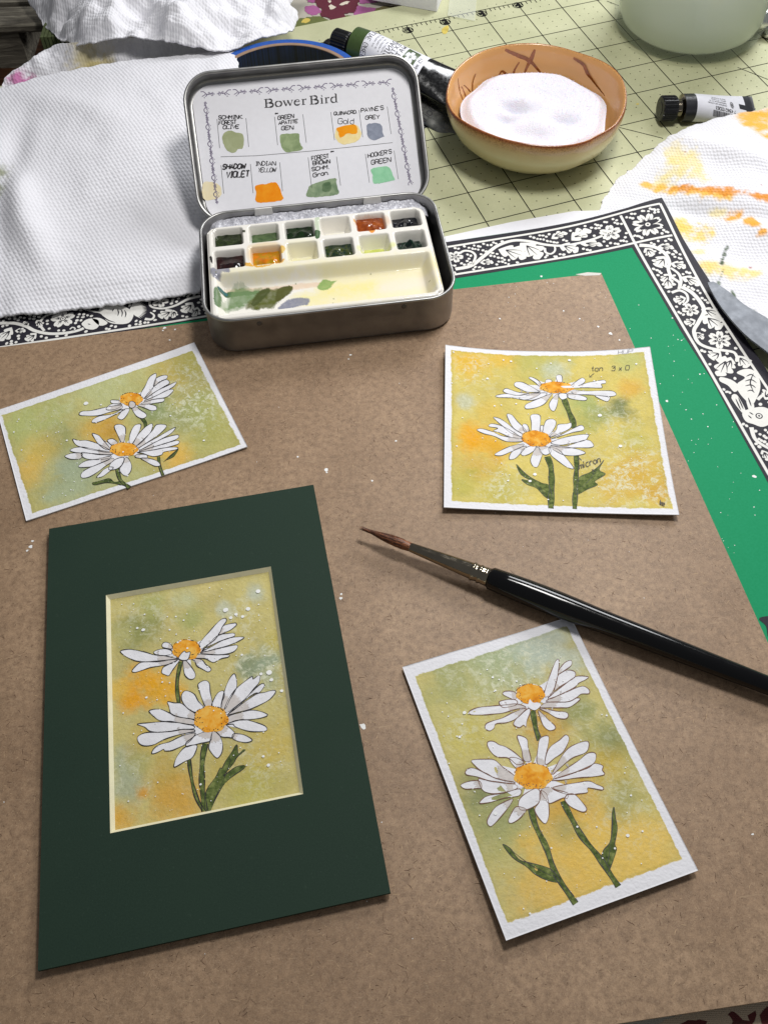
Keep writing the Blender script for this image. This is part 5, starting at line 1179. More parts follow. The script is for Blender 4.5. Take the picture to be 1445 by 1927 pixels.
# paint in the wells
def wet(name, c1, c2, rough=.12, sc_=3):
    t = NT(name); v = t.coord(100.0); n = t.noise(v, sc_, 5, .6, .6)
    t.base(t.ramp(n, [(.38, c1), (.62, c2)])); t.set(Roughness=rough, Specular_IOR_Level=.4, Coat_Weight=.25, Coat_Roughness=.05, Normal=t.bump(t.noise(v, 3, 3), .35, .06)); return t.m
def puddle(k, c1, c2, lvl=-.50, cover=1.0, lump=.0, cen=(0, 0), seed=0, label=None):
    a, b, c, d = wells[k]; m_ = wet('wet_paint', rgb(*c1), rgb(*c2))
    N = 34; q = np.stack(np.meshgrid(np.linspace(-1, 1, N), np.linspace(-1, 1, N)), -1).reshape(-1, 2)
    rad = np.maximum(np.abs(q[:, 0]), np.abs(q[:, 1])); L = np.maximum(np.linalg.norm(q, axis=1), 1e-6); q = q * (rad / L * .35 + .65)[:, None]   # squircle
    rr = np.maximum(np.abs(q[:, 0]), np.abs(q[:, 1]))
    p = np.stack([(a + b) / 2 + q[:, 0] * (b - a) / 2 * .985 * cover + cen[0], (c + d) / 2 + q[:, 1] * (d - c) / 2 * .985 * cover + cen[1]], 1)
    h = lvl + .08 * (cover > .95) + .03 * vnoise(p[:, 0] * 2, p[:, 1] * 2, seed + 40, 3) + lump * np.clip(1 - ((q[:, 0] - .1) ** 2 + (q[:, 1] + .2) ** 2) * 1.6, 0, 1) * (1 + .6 * vnoise(p[:, 0] * 2.2, p[:, 1] * 2.2, seed + 60, 2))
    if cover < .95: h = np.where(rad > .92, -.83, h)
    o = mesh_obj('wet_paint', PT.P(p, 0) + h[:, None] * ez, [f[::-1] for f in grid_faces(N, N)], [m_], pal, True)
    if label: o['label'] = label
    return o
puddle(0, (26, 34, 16), (48, 60, 28), -.40, label='dark olive green paint')
puddle(1, (62, 84, 50), (84, 104, 66), -.52, label='thin sage green paint')
puddle(2, (18, 44, 10), (12, 20, 8), -.40, lump=.12, label='dark leaf green paint')
puddle(4, (122, 50, 12), (156, 78, 22), -.34, lump=.12, label='burnt gold paint')
puddle(5, (10, 11, 18), (18, 20, 28), -.50, .97, .38, (0, 0), label='blue black paint heap')
puddle(6, (48, 18, 16), (18, 10, 12), -.42, lump=.1, label='shadow violet paint')
puddle(7, (206, 112, 10), (168, 132, 16), -.40, lump=.16, label='orange yellow paint')
puddle(9, (10, 38, 32), (58, 68, 18), -.42, lump=.14, label='dark green paint')
puddle(11, (5, 44, 30), (8, 20, 20), -.52, .93, .40, (-.04, -.05), label='deep emerald paint lump')
puddle(10, (214, 216, 130), (196, 206, 96), -.74, .8, label='pale yellow green residue')
puddle(8, (232, 226, 180), (236, 232, 206), -.77, .8, label='cream residue'); puddle(3, (234, 230, 214), (236, 234, 222), -.78, .8, label='clear residue')

# ------------------------------------------------------------------ swatch card in the lid
LS = Surf(FL[0] + lz * (-LH + .16), lx, ly)
sw = thing('swatch_card', tuple(FL[0] - lz * LH), 'white swatch card titled Bower Bird, with handwritten colour names, in the open lid', 'colour card')
q = rrect(LWd - .62, LDp - .55, 1.0, 8) + np.array([0.0, -.05])
mb = MB(); slab(mb, LS, q, 0, -.03); mb.build('card_sheet', [M['paper_white']], sw)
M['lilac_ink'] = plain('lilac_ink', rgb(120, 110, 136), .7, var=.25, vs=20)
l1 = off((380, 150), 6.881); l2 = off((580, 150), 6.568)
orn = MB()
def motif(cx, cy, ax, ay, sx=1.0, lw=1.45):
    """one curl-and-sprig stamp; ax, ay unit picture vectors"""
    for wd, pts in ((.028, [(-2.7, -.9), (-1.7, -.9), (-.9, -.2), (-.3, .6), (-1.0, .9)]), (.024, [(-2.2, .9), (-1.4, .5), (-.9, .1)]), (.026, [(-.6, .1), (.4, .3), (1.2, 0), (2.6, .3)]),
                    (.022, [(.1, -.3), (.5, -.6), (.9, -.2), (.5, .1), (.1, -.3)]), (.022, [(1.2, .2), (1.5, .9), (2.0, .7), (1.8, .2)]), (.02, [(-1.4, 1.2), (-1.1, 1.5), (-1.5, 1.5)]), (.022, [(1.4, -.1), (1.7, -.5), (2.1, -.2)])):
        q = [(cx + (x * ax[0] + y * ay[0]) * sx, cy + (x * ax[1] + y * ay[1]) * sx) for x, y in pts]
        ribbon(orn, LS, catmull(LS.inv(q), False, .04), wd * lw, .006)
for k in range(6):
    for s_ in (0, 1):
        f = (k * 2 + s_ + .25) / 12.0; cx = 384 + f * 362; cy = 177 - f * 24
        motif(cx, cy, (1 if s_ == 0 else -1, -.066 if s_ == 0 else .066), (.0, 1), 5.0)
for k in range(12):
    f = (k + .5) / 12.0; cy = 192 + f * 190; s_ = k % 2
    motif(386 + f * 22, cy, (.12 if s_ else -.12, 1 if s_ else -1), (1, 0), 3.5 + .3 * f)
for k in range(11):
    f = (k + .5) / 11.0; cy = 165 + f * 182; s_ = k % 2
    motif(738 + f * 34, cy, (.18 if s_ else -.18, 1 if s_ else -1), (1, 0), 3.5 + .3 * f)
orn.build('printed_ornament', [M['lilac_ink']], sw)
rl = MB()
def rule(o, a, b, wd=.022): ribbon(rl, LS, LS.inv(o([a, b])), wd, .006)
for a, b in (((198, 510), (232, 885)), ((572, 498), (608, 872)), ((942, 480), (982, 848)), ((1308, 448), (1352, 815)), ((250, 1105), (285, 1475)), ((630, 1092), (665, 1468)), ((1008, 1070), (1045, 1445))): rule(l1, a, b)
for a, b in (((280, 400), (325, 748)), ((628, 375), (673, 710)), ((975, 332), (1024, 672)), ((0, 960), (44, 1340)), ((350, 950), (400, 1308)), ((706, 918), (756, 1272)), ((1060, 878), (1112, 1228))): rule(l2, a, b)
hl = LS.inv(list(l1([(245, 998), (700, 985)])) + list(l2([(0, 885), (400, 845), (1042, 778)]))); ribbon(rl, LS, hl, .02, .006)
rl.build('ruled_line', [M['ink']], sw)
tx = MB()
def LT_(o, s, p0, p1, h, wd=.045, **k):
    a, b = o([p0, p1]); sc_ = 6.7; text_px(tx, LS, s, a, b, (h[0] / sc_, h[1] / sc_), wd, .007, jit=.5, gap=.9, **k)
LT_(l1, 'SCHMINK.', (215, 512), (535, 505), (6, -45)); LT_(l1, 'FOREST', (222, 585), (445, 572), (4, -48)); LT_(l1, 'OLIVE', (275, 638), (480, 628), (6, -42))
LT_(l1, '*', (945, 465), (985, 460), (4, -44)); LT_(l1, 'GREEN', (985, 520), (1190, 492), (2, -46)); LT_(l1, 'APATITE', (995, 582), (1240, 558), (4, -42)); LT_(l1, 'GEN.', (1030, 650), (1200, 640), (6, -46))
LT_(l1, 'SHADOW', (268, 1160), (560, 1145), (14, -58), .07); LT_(l1, 'VIOLET', (318, 1268), (610, 1252), (10, -72), .07)
LT_(l1, 'INDIAN', (700, 1112), (955, 1108), (2, -50), .04); LT_(l1, 'YELLOW', (728, 1195), (955, 1192), (10, -52), .04)
LT_(l2, 'QUINACRD.', (318, 440), (605, 415), (2, -40)); LT_(l2, 'Gold'.replace('G', 'G').replace('l', 'l'), (368, 545), (560, 545), (4, -66), .035)
LT_(l2, "PAYNE'S", (655, 405), (930, 368), (-2, -48)); LT_(l2, 'GREY', (708, 490), (880, 480), (2, -44))
LT_(l2, 'FOREST', (45, 995), (255, 968), (-2, -50)); LT_(l2, '*', (275, 915), (318, 908), (2, -44)); LT_(l2, 'BROWN', (60, 1055), (270, 1030), (-2, -46)); LT_(l2, 'SCHM.', (45, 1130), (265, 1100), (0, -46)); LT_(l2, 'GrAn.'.replace('A', 'a'), (62, 1205), (258, 1170), (0, -50))
LT_(l2, "HOOKER'S", (738, 965), (1030, 910), (-2, -50)); LT_(l2, 'GREEN', (780, 1050), (1020, 1012), (0, -54))
tx.build('handwriting', [M['ink']], sw)
# printed serif title: thick stems, thin hairlines, slab serifs
ti = MB()
def serif(o, ch, x, y, sc_, dx, dy):
    """letters drawn on a 0..6 high grid"""
    G_ = {'B': [(1.0, [(1, 0), (1, 6)]), (.35, [(0, 0), (1, 0)]), (.35, [(0, 6), (1, 6)]), (.4, [(1, 6), (2.6, 6)]), (.9, [(2.6, 6), (3.7, 5.6), (4, 4.7), (3.7, 3.7), (2.6, 3.2)]), (.4, [(1, 3.2), (2.7, 3.2)]), (1.0, [(2.7, 3.2), (4.2, 2.7), (4.6, 1.6), (4.2, .5), (2.9, 0)]), (.4, [(1, 0), (2.9, 0)])],
          'o': [(.85, [(.3, 2), (.5, 3.2), (1.2, 3.9)]), (.4, [(1.2, 3.9), (1.8, 4), (2.6, 3.8)]), (.9, [(2.6, 3.8), (3.3, 3), (3.5, 2), (3.3, 1), (2.6, .2)]), (.4, [(2.6, .2), (1.9, 0), (1.2, .1)]), (.9, [(1.2, .1), (.5, .9), (.3, 2)])],
          'w': [(.85, [(.5, 4), (1.7, 0)]), (.35, [(1.7, 0), (2.8, 3.6)]), (.85, [(2.6, 4), (3.9, 0)]), (.35, [(3.9, 0), (5, 4)]), (.3, [(0, 4), (1.2, 4)]), (.3, [(2.2, 4), (3.2, 4)]), (.3, [(4.4, 4), (5.5, 4)])],
          'e': [(.85, [(2.6, .3), (1.7, 0), (.8, .4), (.35, 1.4), (.4, 2.6), (1.1, 3.7)]), (.4, [(1.1, 3.7), (1.8, 4), (2.6, 3.7), (3, 2.6)]), (.35, [(3, 2.5), (.5, 2.5)]), (.4, [(2.5, .2), (3.2, .9)])],
          'r': [(.9, [(1, 0), (1, 4)]), (.3, [(.2, 0), (2, 0)]), (.3, [(.2, 4), (1, 4)]), (.4, [(1, 2.9), (1.6, 3.8), (2.4, 4)]), (.9, [(2.3, 3.9), (2.7, 3.6)])],
          'i': [(.9, [(1, 0), (1, 4)]), (.3, [(.2, 0), (1.8, 0)]), (.3, [(.2, 4), (1, 4)]), (1.1, [(.9, 5.4), (1.3, 5.6)])],
          'd': [(.9, [(3.2, 0), (3.2, 6.3)]), (.3, [(2.4, 6.3), (3.2, 6.3)]), (.3, [(3.2, 0), (4, 0)]), (.4, [(3.2, .7), (2.4, 0), (1.7, 0)]), (.85, [(1.7, 0), (.7, .6), (.4, 2), (.7, 3.3), (1.5, 3.9)]), (.4, [(1.5, 3.9), (2.4, 4), (3.2, 3.3)])]}
    for wd, pts in G_[ch]:
        q = LS.inv(o([(x + dx[0] * a + dy[0] * b, y + dx[1] * a + dy[1] * b) for a, b in pts]))
        if len(q) > 2: q = catmull(q, False, .03)
        ribbon(ti, LS, q, wd * .085, .008)
x, y = 812., 362.
for ch, adv in (('B', 5.6), ('o', 4.2), ('w', 5.8), ('e', 3.9), ('r', 3.2)):
    serif(l1, ch, x, y, 1, (24.5, -1.9), (-1.0, -17.5)); x += 24.5 * adv; y -= 1.9 * adv
x, y = 22., 305.
for ch, adv in (('B', 5.7), ('i', 2.4), ('r', 3.3), ('d', 4)):
    serif(l2, ch, x, y, 1, (22.3, -1.8), (-1.0, -16.8)); x += 22.3 * adv; y -= 1.8 * adv
ti.build('printed_title', [M['ink']], sw)
def swatch(o, pts, c1, c2, of=.005, alpha=1):
    t = NT('swatch_paint'); v = t.coord(100.0); n = t.noise(v, 2.6, 6, .6, .5)
    t.base(t.ramp(n, [(.35, rgb(*c1)), (.65, rgb(*c2))])); t.set(Roughness=.8, Specular_IOR_Level=.2)
    mb = MB(); uv = catmull(LS.inv(o(pts)), True, .08); uv = uv + (RNG.rand(len(uv), 2) - .5) * .03; poly(mb, LS, uv, of); mb.build('colour_swatch', [t.m], sw)
swatch(l1, [(265, 740), (300, 680), (370, 658), (450, 685), (530, 705), (548, 780), (540, 860), (515, 895), (470, 900), (440, 940), (390, 948), (330, 920), (300, 870), (275, 820)], (158, 164, 124), (172, 178, 140))
swatch(l1, [(1015, 715), (1100, 700), (1250, 695), (1262, 740), (1275, 830), (1312, 885), (1270, 918), (1200, 930), (1090, 938), (1050, 900), (1020, 830)], (130, 148, 106), (160, 176, 132))
swatch(l1, [(690, 1380), (760, 1352), (840, 1350), (920, 1328), (980, 1345), (1015, 1420), (1040, 1500), (1040, 1560), (720, 1590), (705, 1470)], (244, 140, 6), (248, 160, 30))
swatch(l2, [(340, 640), (352, 600), (420, 572), (580, 552), (640, 620), (655, 690), (600, 760), (450, 800), (370, 770), (330, 700)], (240, 216, 150), (244, 228, 176))
swatch(l2, [(350, 600), (440, 572), (580, 560), (608, 650), (560, 672), (480, 665), (430, 705), (390, 715), (372, 650)], (244, 150, 8), (246, 166, 30), .008)
swatch(l2, [(722, 570), (740, 545), (860, 538), (912, 580), (918, 660), (940, 700), (880, 725), (815, 748), (750, 722), (725, 650)], (128, 134, 150), (150, 156, 172))
swatch(l2, [(775, 1110), (860, 1080), (980, 1072), (1020, 1110), (1050, 1190), (1072, 1235), (1000, 1255), (860, 1285), (800, 1270), (795, 1180)], (142, 204, 160), (160, 216, 176))
swatch(l2, [(20, 1310), (120, 1270), (330, 1215), (345, 1260), (360, 1330), (355, 1420), (0, 1450), (0, 1350)], (112, 136, 104), (150, 168, 134))
swatch(l2, [(180, 1290), (260, 1262), (285, 1330), (260, 1380), (180, 1380)], (82, 108, 76), (110, 132, 98), .008)
swatch(l1, [(20, 1340), (100, 1320), (200, 1345), (250, 1400), (255, 1480), (200, 1540), (60, 1560), (10, 1500)], (238, 222, 178), (240, 228, 196), .004)
# ------------------------------------------------------------------ brush
zb = BZ + .95
BS = flat(zb)
A_ = BS.inv([(686, 988)])[0]; B_ = BS.inv([(1445, 1277)])[0]
p0 = np.array([A_[0], A_[1], BZ + .62]); d2 = (B_ - A_) / np.linalg.norm(B_ - A_); L1 = np.linalg.norm(BS.inv([(771.4, 1020)])[0] - A_); L2 = np.linalg.norm(BS.inv([(923, 1072)])[0] - A_)
Lh = 19.5
p1 = np.array([A_[0] + d2[0] * Lh, A_[1] + d2[1] * Lh, BZ + .44])
fr = axis_frame(p0, p1)
br = thing('paint_brush', tuple((p0 + p1) / 2 * np.array([1, 1, 0]) + np.array([0, 0, BZ])), 'round watercolour brush with brown hair, silver ferrule and glossy black handle', 'paint brush')
t = NT('brush_hair'); v = t.coord(100.0); n = t.noise(v, 24, 4)
t.base(t.ramp(n, [(.35, rgb(78, 42, 24)), (.65, rgb(164, 102, 64))])); t.set(Roughness=.5); M['hair'] = t.m
M['ferrule'] = plain('nickel', (.27, .235, .18), .12, 1.0, var=.12, vs=1.5)
t = NT('gloss_black'); v = t.coord(100.0); t.base((.003, .003, .0035)); t.set(Roughness=t.mr(t.noise(v, 2, 4), .3, .7, .09, .15), Specular_IOR_Level=.32); M['gloss_black'] = t.m
mb = MB()
s = np.linspace(0, 1, 16); V, F = lathe([(max(.055 + .02 * (x > 0), .20 * math.sin(min(x, .78) / .78 * math.pi / 2) ** 1.1 * (1 - .12 * max(0, x - .78) / .22)), x * (L1 + .05)) for x in s], 20, fr, rfun=lambda a, i: 1 + .06 * np.sin(a * 9) + .04 * np.sin(a * 17 + i)); mb.add(V, F)
hair = mb.build('bristles', [M['hair']], br, smooth=True)
mb = MB()
for k in range(260):
    a = RNG.rand() * 6.283; z0 = (.15 + .75 * RNG.rand()) * L1; z1 = max(z0 - (.4 + .9 * RNG.rand()), -.08 - .16 * RNG.rand())
    rr = lambda z: max(.06, .205 * math.sin(min(max(z, 0) / L1, .78) / .78 * math.pi / 2) ** 1.1)
    pts = []
    for q in np.linspace(0, 1, 4):
        z = z0 * (1 - q) + z1 * q; r = rr(z) + .004 + .022 * q * RNG.rand(); pts.append(fr[0] + fr[3] * z + (fr[1] * math.cos(a) + fr[2] * math.sin(a)) * r)
    pts = np.array(pts); tn = -fr[1] * math.sin(a) + fr[2] * math.cos(a)
    wds = np.array([.010, .011, .008, .002]); V = np.concatenate([pts + tn * wds[:, None], pts - tn * wds[:, None]]); mb.add(V, [(i, i + 1, i + 5, i + 4) for i in range(3)], k % 2)
M['hair_dark'] = plain('dark_hair', rgb(52, 28, 18), .45, var=.3)
tag(mb.build('loose_hair', [M['hair'], M['hair_dark']], hair), kind='stuff')
prof = [(.165, L1 - .02), (.175, L1), (.185, L1 + .05)]
for q in np.linspace(0, 1, 8): prof.append((.19 + (.325 - .19) * q, L1 + .08 + (L2 - L1 - .85) * q))
for zc in (L2 - .62, L2 - .34):
    prof += [(.33, zc - .09), (.372, zc - .05), (.378, zc), (.355, zc + .03), (.345, zc + .06)]
prof += [(.36, L2 - .12), (.368, L2), (.30, L2 + .01)]
V, F = lathe(prof, 36, fr); mb = MB(); mb.add(V, F); mb.build('ferrule', [M['ferrule']], br, smooth=True)
prof = [(.30, L2 - .02), (.375, L2 + .005), (.40, L2 + .05)]
for q in np.linspace(0, 1, 22):
    z = L2 + .1 + (Lh - L2 - .1) * q; r = .405 + .055 * math.sin(min(q / .3, 1) * math.pi) if q < .3 else .405 - .16 * ((q - .3) / .7) ** 1.2
    prof.append((r * 1.09, z))
prof.append((.1, Lh + .1)); V, F = lathe(prof, 48, fr); mb = MB(); mb.add(V, F); mb.build('handle', [M['gloss_black']], br, smooth=True)

# ------------------------------------------------------------------ bowl of salt
BC = np.array([8.95, 46.55, 0.0]); 
o3 = off((820, 0), 2.312)
rimpx = o3([(45, 430), (52, 370), (75, 318), (110, 280), (150, 248), (200, 222), (250, 207), (300, 197), (370, 190), (430, 188), (500, 193), (560, 204), (620, 223), (680, 246), (735, 275), (780, 310), (812, 350), (828, 400), (827, 450), (808, 505), (780, 545), (740, 572), (700, 592), (660, 615), (600, 630), (500, 637), (430, 634), (360, 626), (290, 612), (230, 590), (170, 560), (120, 528), (75, 490)])
RS = flat(3.0); ruv = RS.inv(rimpx) - BC[:2]; ang = np.arctan2(ruv[:, 1], ruv[:, 0]); rad = np.hypot(ruv[:, 0], ruv[:, 1]); od = np.argsort(ang)
ang, rad = ang[od], rad[od]
def rimr(a): return np.interp(((a + math.pi) % (2 * math.pi)) - math.pi, np.r_[ang[-3:] - 2 * math.pi, ang, ang[:3] + 2 * math.pi], np.r_[rad[-3:], rad, rad[:3]])
R0 = rad.mean()
t = NT('bowl_glaze'); v = t.coord(100.0); n = t.noise(v, .9, 6, .6, .5); n2 = t.noise(v, 12, 6, .7)
at = t.add('ShaderNodeAttribute', attribute_name='Col')
c = t.mix(t.mr(n, .35, .65, 0, .25), at.outputs[0], t.mix(.5, at.outputs[0], rgb(226, 178, 116)))
c = t.mix(t.math('MULTIPLY', t.mr(n2, .48, .56), at.outputs['Alpha']), c, rgb(118, 58, 22))
t.base(c); t.set(Roughness=.22, Coat_Weight=.25, Coat_Roughness=.08, Normal=t.bump(n, .15, .06)); M['bowl'] = t.m
prof = [(.02, .06), (.50, .05), (.56, .0), (.60, .02), (.64, .12), (.78, .55), (.89, 1.1), (.955, 1.75), (.985, 2.35), (.995, 2.8), (.99, 2.95), (.982, 3.02), (.968, 3.0), (.955, 2.9), (.940, 2.6), (.908, 2.0), (.84, 1.35), (.70, .75), (.45, .5), (.02, .45)]
N = 96; V = []; C = []
for r, h in prof:
    a = np.arange(N) * 2 * math.pi / N; f = np.clip((h - .1) / 2.9, 0, 1) if r > .5 else 0
    rr = r * (R0 * (1 - f) + rimr(a) * f) * 1.012; hh = h + (.05 * np.sin(a * 3 + 1) + .04 * np.sin(a * 5)) * f
    V.append(np.stack([BC[0] + rr * np.cos(a), BC[1] + rr * np.sin(a), 0 * a + hh], 1))
K_ = len(prof); V = np.concatenate(V); F = [(i * N + j, i * N + (j + 1) % N, (i + 1) * N + (j + 1) % N, (i + 1) * N + j) for i in range(K_ - 1) for j in range(N)]
for i, (r, h) in enumerate(prof):
    if i in (10, 11): c, al = rgb(140, 74, 32), .9
    elif i in (9, 12): c, al = rgb(212, 158, 94), .45
    elif i < 9: c, al = (rgb(222, 210, 166) if h < 2.2 else rgb(222, 196, 146)), .03
    else: c, al = rgb(216, 162, 104), .0
    C += [(*c, al)] * N
bw = thing('salt_bowl', tuple(BC), 'small handmade orange glazed bowl filled with white salt, on the green cutting mat', 'bowl')
bowl = mesh_obj('bowl', V, F, [M['bowl']], bw, True, None, np.array(C))
# painted strokes inside the bowl
M['bowl_stroke'] = plain('brown_underglaze', rgb(150, 84, 36), .2, var=.3, vs=6, coat=.5)
BI = [(np.array([r, h])) for r, h in prof[13:17]]
st = MB()
def bowl_in(px):
    """where a traced point of the inner wall lies: march the sight line to the wall"""
    out = []
    for (x, y) in px:
        d = ((x - 722.5) / CF) * CX - ((y - 963.5) / CF) * CY - CZ; best = None
        for tt in np.arange(45, 75, .02):
            p = CPOS + d * tt; h = p[2]
            if h > 3.05 or h < .5: continue
            q = p[:2] - BC[:2]; a = math.atan2(q[1], q[0]); f = min(max((h - .1) / 2.9, 0), 1)
            r = np.interp(h, [.75, 1.35, 2.0, 2.6, 2.9, 3.0], [.70, .84, .908, .940, .955, .968]) * (R0 * (1 - f) + float(rimr(a)) * f) * 1.012
            if np.hypot(*q) >= r - .015 and q[1] > -2: best = np.array([BC[0] + math.cos(a) * (r - .02), BC[1] + math.sin(a) * (r - .02), h]); break
        if best is not None: out.append(best)
    return np.array(out)
def bstroke(pts, wd):
    P = bowl_in(catmull(np.array(o3(pts)), False, 2.0))
    if len(P) < 2: return
    T = np.gradient(P, axis=0); nrm = BC - P; nrm[:, 2] = 0; nrm /= np.linalg.norm(nrm, axis=1)[:, None]
    sd = np.cross(T, nrm); sd /= np.maximum(np.linalg.norm(sd, axis=1), 1e-9)[:, None]; n = len(P); w_ = wd * np.sin(np.linspace(.4, math.pi - .3, n))[:, None]
    st.add(np.concatenate([P + sd * w_ / 2, P - sd * w_ / 2]), [(i, i + 1, i + 1 + n, i + n) for i in range(n - 1)])
for pts, wd in (([(300, 215), (350, 240), (400, 262), (430, 290), (460, 322)], .28), ([(430, 215), (410, 265), (385, 315)], .25), ([(270, 345), (285, 312), (310, 330), (330, 335), (345, 300), (362, 270)], .22), ([(598, 252), (640, 280), (660, 320), (690, 365), (735, 420)], .26),
                ([(172, 320), (160, 365), (160, 425)], .18), ([(110, 375), (130, 420), (140, 450)], .14), ([(95, 340), (105, 400), (130, 470)], .12), ([(120, 370), (150, 400)], .12), ([(592, 345), (585, 365)], .12)): bstroke(pts, wd)
st.build('glaze_stroke', [M['bowl_stroke']], bowl)
t = NT('salt'); v = t.coord(100.0); vo = t.add('ShaderNodeTexVoronoi'); vo.inputs['Scale'].default_value = 17; t.link(v, vo.inputs['Vector']); n = t.noise(v, 24, 4)
t.base(t.mix(t.mr(n, .3, .7, 0, 1), rgb(214, 212, 224), rgb(236, 234, 243))); t.set(Roughness=.5, Specular_IOR_Level=.4, Subsurface_Weight=.15, Subsurface_Scale=.002, Normal=t.bump(vo.outputs['Distance'], .6, .04)); M['salt'] = t.m
nr, na = 60, 120; V = []; rs = np.linspace(0, 1, nr)
A2, RR = np.meshgrid(np.arange(na) * 2 * math.pi / na, rs)
rb = np.interp(2.1, [1.35, 2.0, 2.6], [.84, .90, .925]) * rimr(A2) * .97 + .0 * A2
edge_n = 1 + .022 * np.sin(A2 * 7) * sm((RR - .5) / .5); X = BC[0] + RR * rb * np.cos(A2) * edge_n * .945; Y = BC[1] + RR * rb * np.sin(A2) * edge_n * .945
Z = 2.02 + .12 * np.cos(RR * 1.5) - .30 * sm((RR - .86) / .14) + .03 * vnoise(X, Y, 70, 4)
for (px, py, r_, dp) in ((330, 462, .55, .42), (292, 515, .45, .30), (395, 578, .75, .32), (550, 520, .55, .36), (480, 415, .7, .12), (380, 475, .6, .15)):
    c = flat(2.05).inv(o3([(px, py)]))[0]; Z = Z - 1.25 * dp * np.exp(-(((X - c[0]) / (r_ * 1.25)) ** 2 + ((Y - c[1]) / (r_ * .8)) ** 2))
Vt = np.stack([X, Y, Z], -1).reshape(-1, 3)
Fs = [(i * na + j, i * na + (j + 1) % na, (i + 1) * na + (j + 1) % na, (i + 1) * na + j)[::-1] for i in range(nr - 1) for j in range(na)]
so_ = MB(); so_.add(Vt, [f[::-1] for f in Fs]); tag(so_.build('salt', [M['salt']], smooth=True, origin=(BC[0], BC[1], 1.2)), 'mound of fine white salt with finger dents, filling the orange glazed bowl', 'salt')
gr_ = MB()
for k in range(2600):
    a = RNG.rand() * 6.283; r_ = (RNG.rand() ** .5) if k % 3 else .86 + .16 * RNG.rand(); i = min(int(r_ * nr), nr - 1) ; j = int(a / 6.283 * na) % na
    c = Vt[i * na + j] + np.array([0, 0, .012]) + (RNG.rand(3) - .5) * .06; s_ = .015 + .018 * RNG.rand()
    gr_.add(c + (RNG.rand(4, 3) - .5) * 2 * s_, [(0, 1, 2), (0, 2, 3), (0, 3, 1), (1, 3, 2)])
sobj = [o for o in COLL.objects if o.name == 'salt'][0]
tag(gr_.build('salt_grain', [M['salt']], sobj), kind='stuff')

# ------------------------------------------------------------------ glass jar of cloudy water
JC = np.array([19.95, 57.6]); JR = 4.72
t = NT('jar_glass'); t.base((.70, .80, .74)); t.set(Roughness=.03, Alpha=.16, IOR=1.5, Specular_IOR_Level=.8); M['glass'] = t.m
t = NT('cloudy_water'); v = t.coord(100.0); n = t.noise(v, .25, 4)
t.base(t.mix(t.mr(n, .3, .7, 0, 1), rgb(206, 212, 194), rgb(216, 221, 205))); t.set(Roughness=.25, Specular_IOR_Level=.3, Subsurface_Weight=.9, Subsurface_Scale=.025, Subsurface_Radius=(1.0, 1.0, .9)); M['water'] = t.m
jar = thing('glass_jar', (JC[0], JC[1], 0), 'round glass jar of cloudy green-grey rinse water, at the top right', 'jar')
fj = (np.array([JC[0], JC[1], 0]), (1, 0, 0), (0, 1, 0), (0, 0, 1))
prof = [(.01, .25), (2.6, .22), (3.3, .08), (3.7, .02), (4.2, .15), (4.55, .55), (4.70, 1.2), (JR, 2.2), (JR, 11), (JR - .1, 11.3), (JR - .22, 11.2), (JR - .25, 11), (JR - .25, 2.2), (4.42, 1.25), (4.2, .75), (3.8, .45), (3.2, .42), (.01, .5)]
V, F = lathe(prof, 96, fj); mb = MB(); mb.add(V, F); mb.build('jar_wall', [M['glass']], jar, smooth=True)
prof = [(.01, .53), (3.2, .46), (3.8, .50), (4.17, .80), (4.38, 1.3), (JR - .29, 2.2), (JR - .29, 8.6), (.01, 8.6)]
V, F = lathe(prof, 96, fj); mb = MB(); mb.add(V, F); tag(mb.build('rinse_water', [M['water']], smooth=True, origin=(JC[0], JC[1], .5)), 'cloudy green-grey rinse water filling the glass jar', 'water')

# ------------------------------------------------------------------ tubes of paint
def tube(root, P0, P1, up, r, flat_w, segs, mats, names):
    """segs: list of (t0,t1,material index); cross-section goes from a circle r to a flat crimp"""
    P0, P1, up = [np.array(q, float) for q in (P0, P1, up)]; ax = P1 - P0; L = np.linalg.norm(ax); ax /= L; side = np.cross(ax, up); side /= np.linalg.norm(side); nn = np.cross(side, ax)
    def S_(t_, ph, of=0.0):
        t_ = np.asarray(t_, float); ph = np.asarray(ph, float); k = np.clip((t_ - .12) / .85, 0, 1) ** 1.15
        a = r * (1 - k) + flat_w * k; b = r * (1 - k) + .05 * k; wr = 1 + .035 * k * vnoise(t_ * 9 + ph * .8, ph * 2.1, 91, 3) * 2
        ca, sa_ = np.cos(ph), np.sin(ph); dz = (r - b) * -1.0
        return P0 + ax * (t_ * L)[..., None] + side * (a * ca)[..., None] + nn * ((b * wr + of) * sa_ + dz * .75)[..., None] + side * (of * ca)[..., None]
    for (t0, t1, m, nm) in segs:
        T, Ph = np.meshgrid(np.linspace(t0, t1, max(3, int((t1 - t0) * 60))), np.arange(49) * 2 * math.pi / 48)
        V = S_(T, Ph).reshape(-1, 3); nt = T.shape[1]; fc = []
        for i in range(48):
            for j in range(nt - 1): fc.append((i * nt + j, i * nt + j + 1, (i + 1) * nt + j + 1, (i + 1) * nt + j))
        mb = MB(); mb.add(V, fc); mb.build(nm, [mats[m]], root, smooth=True)
    return S_
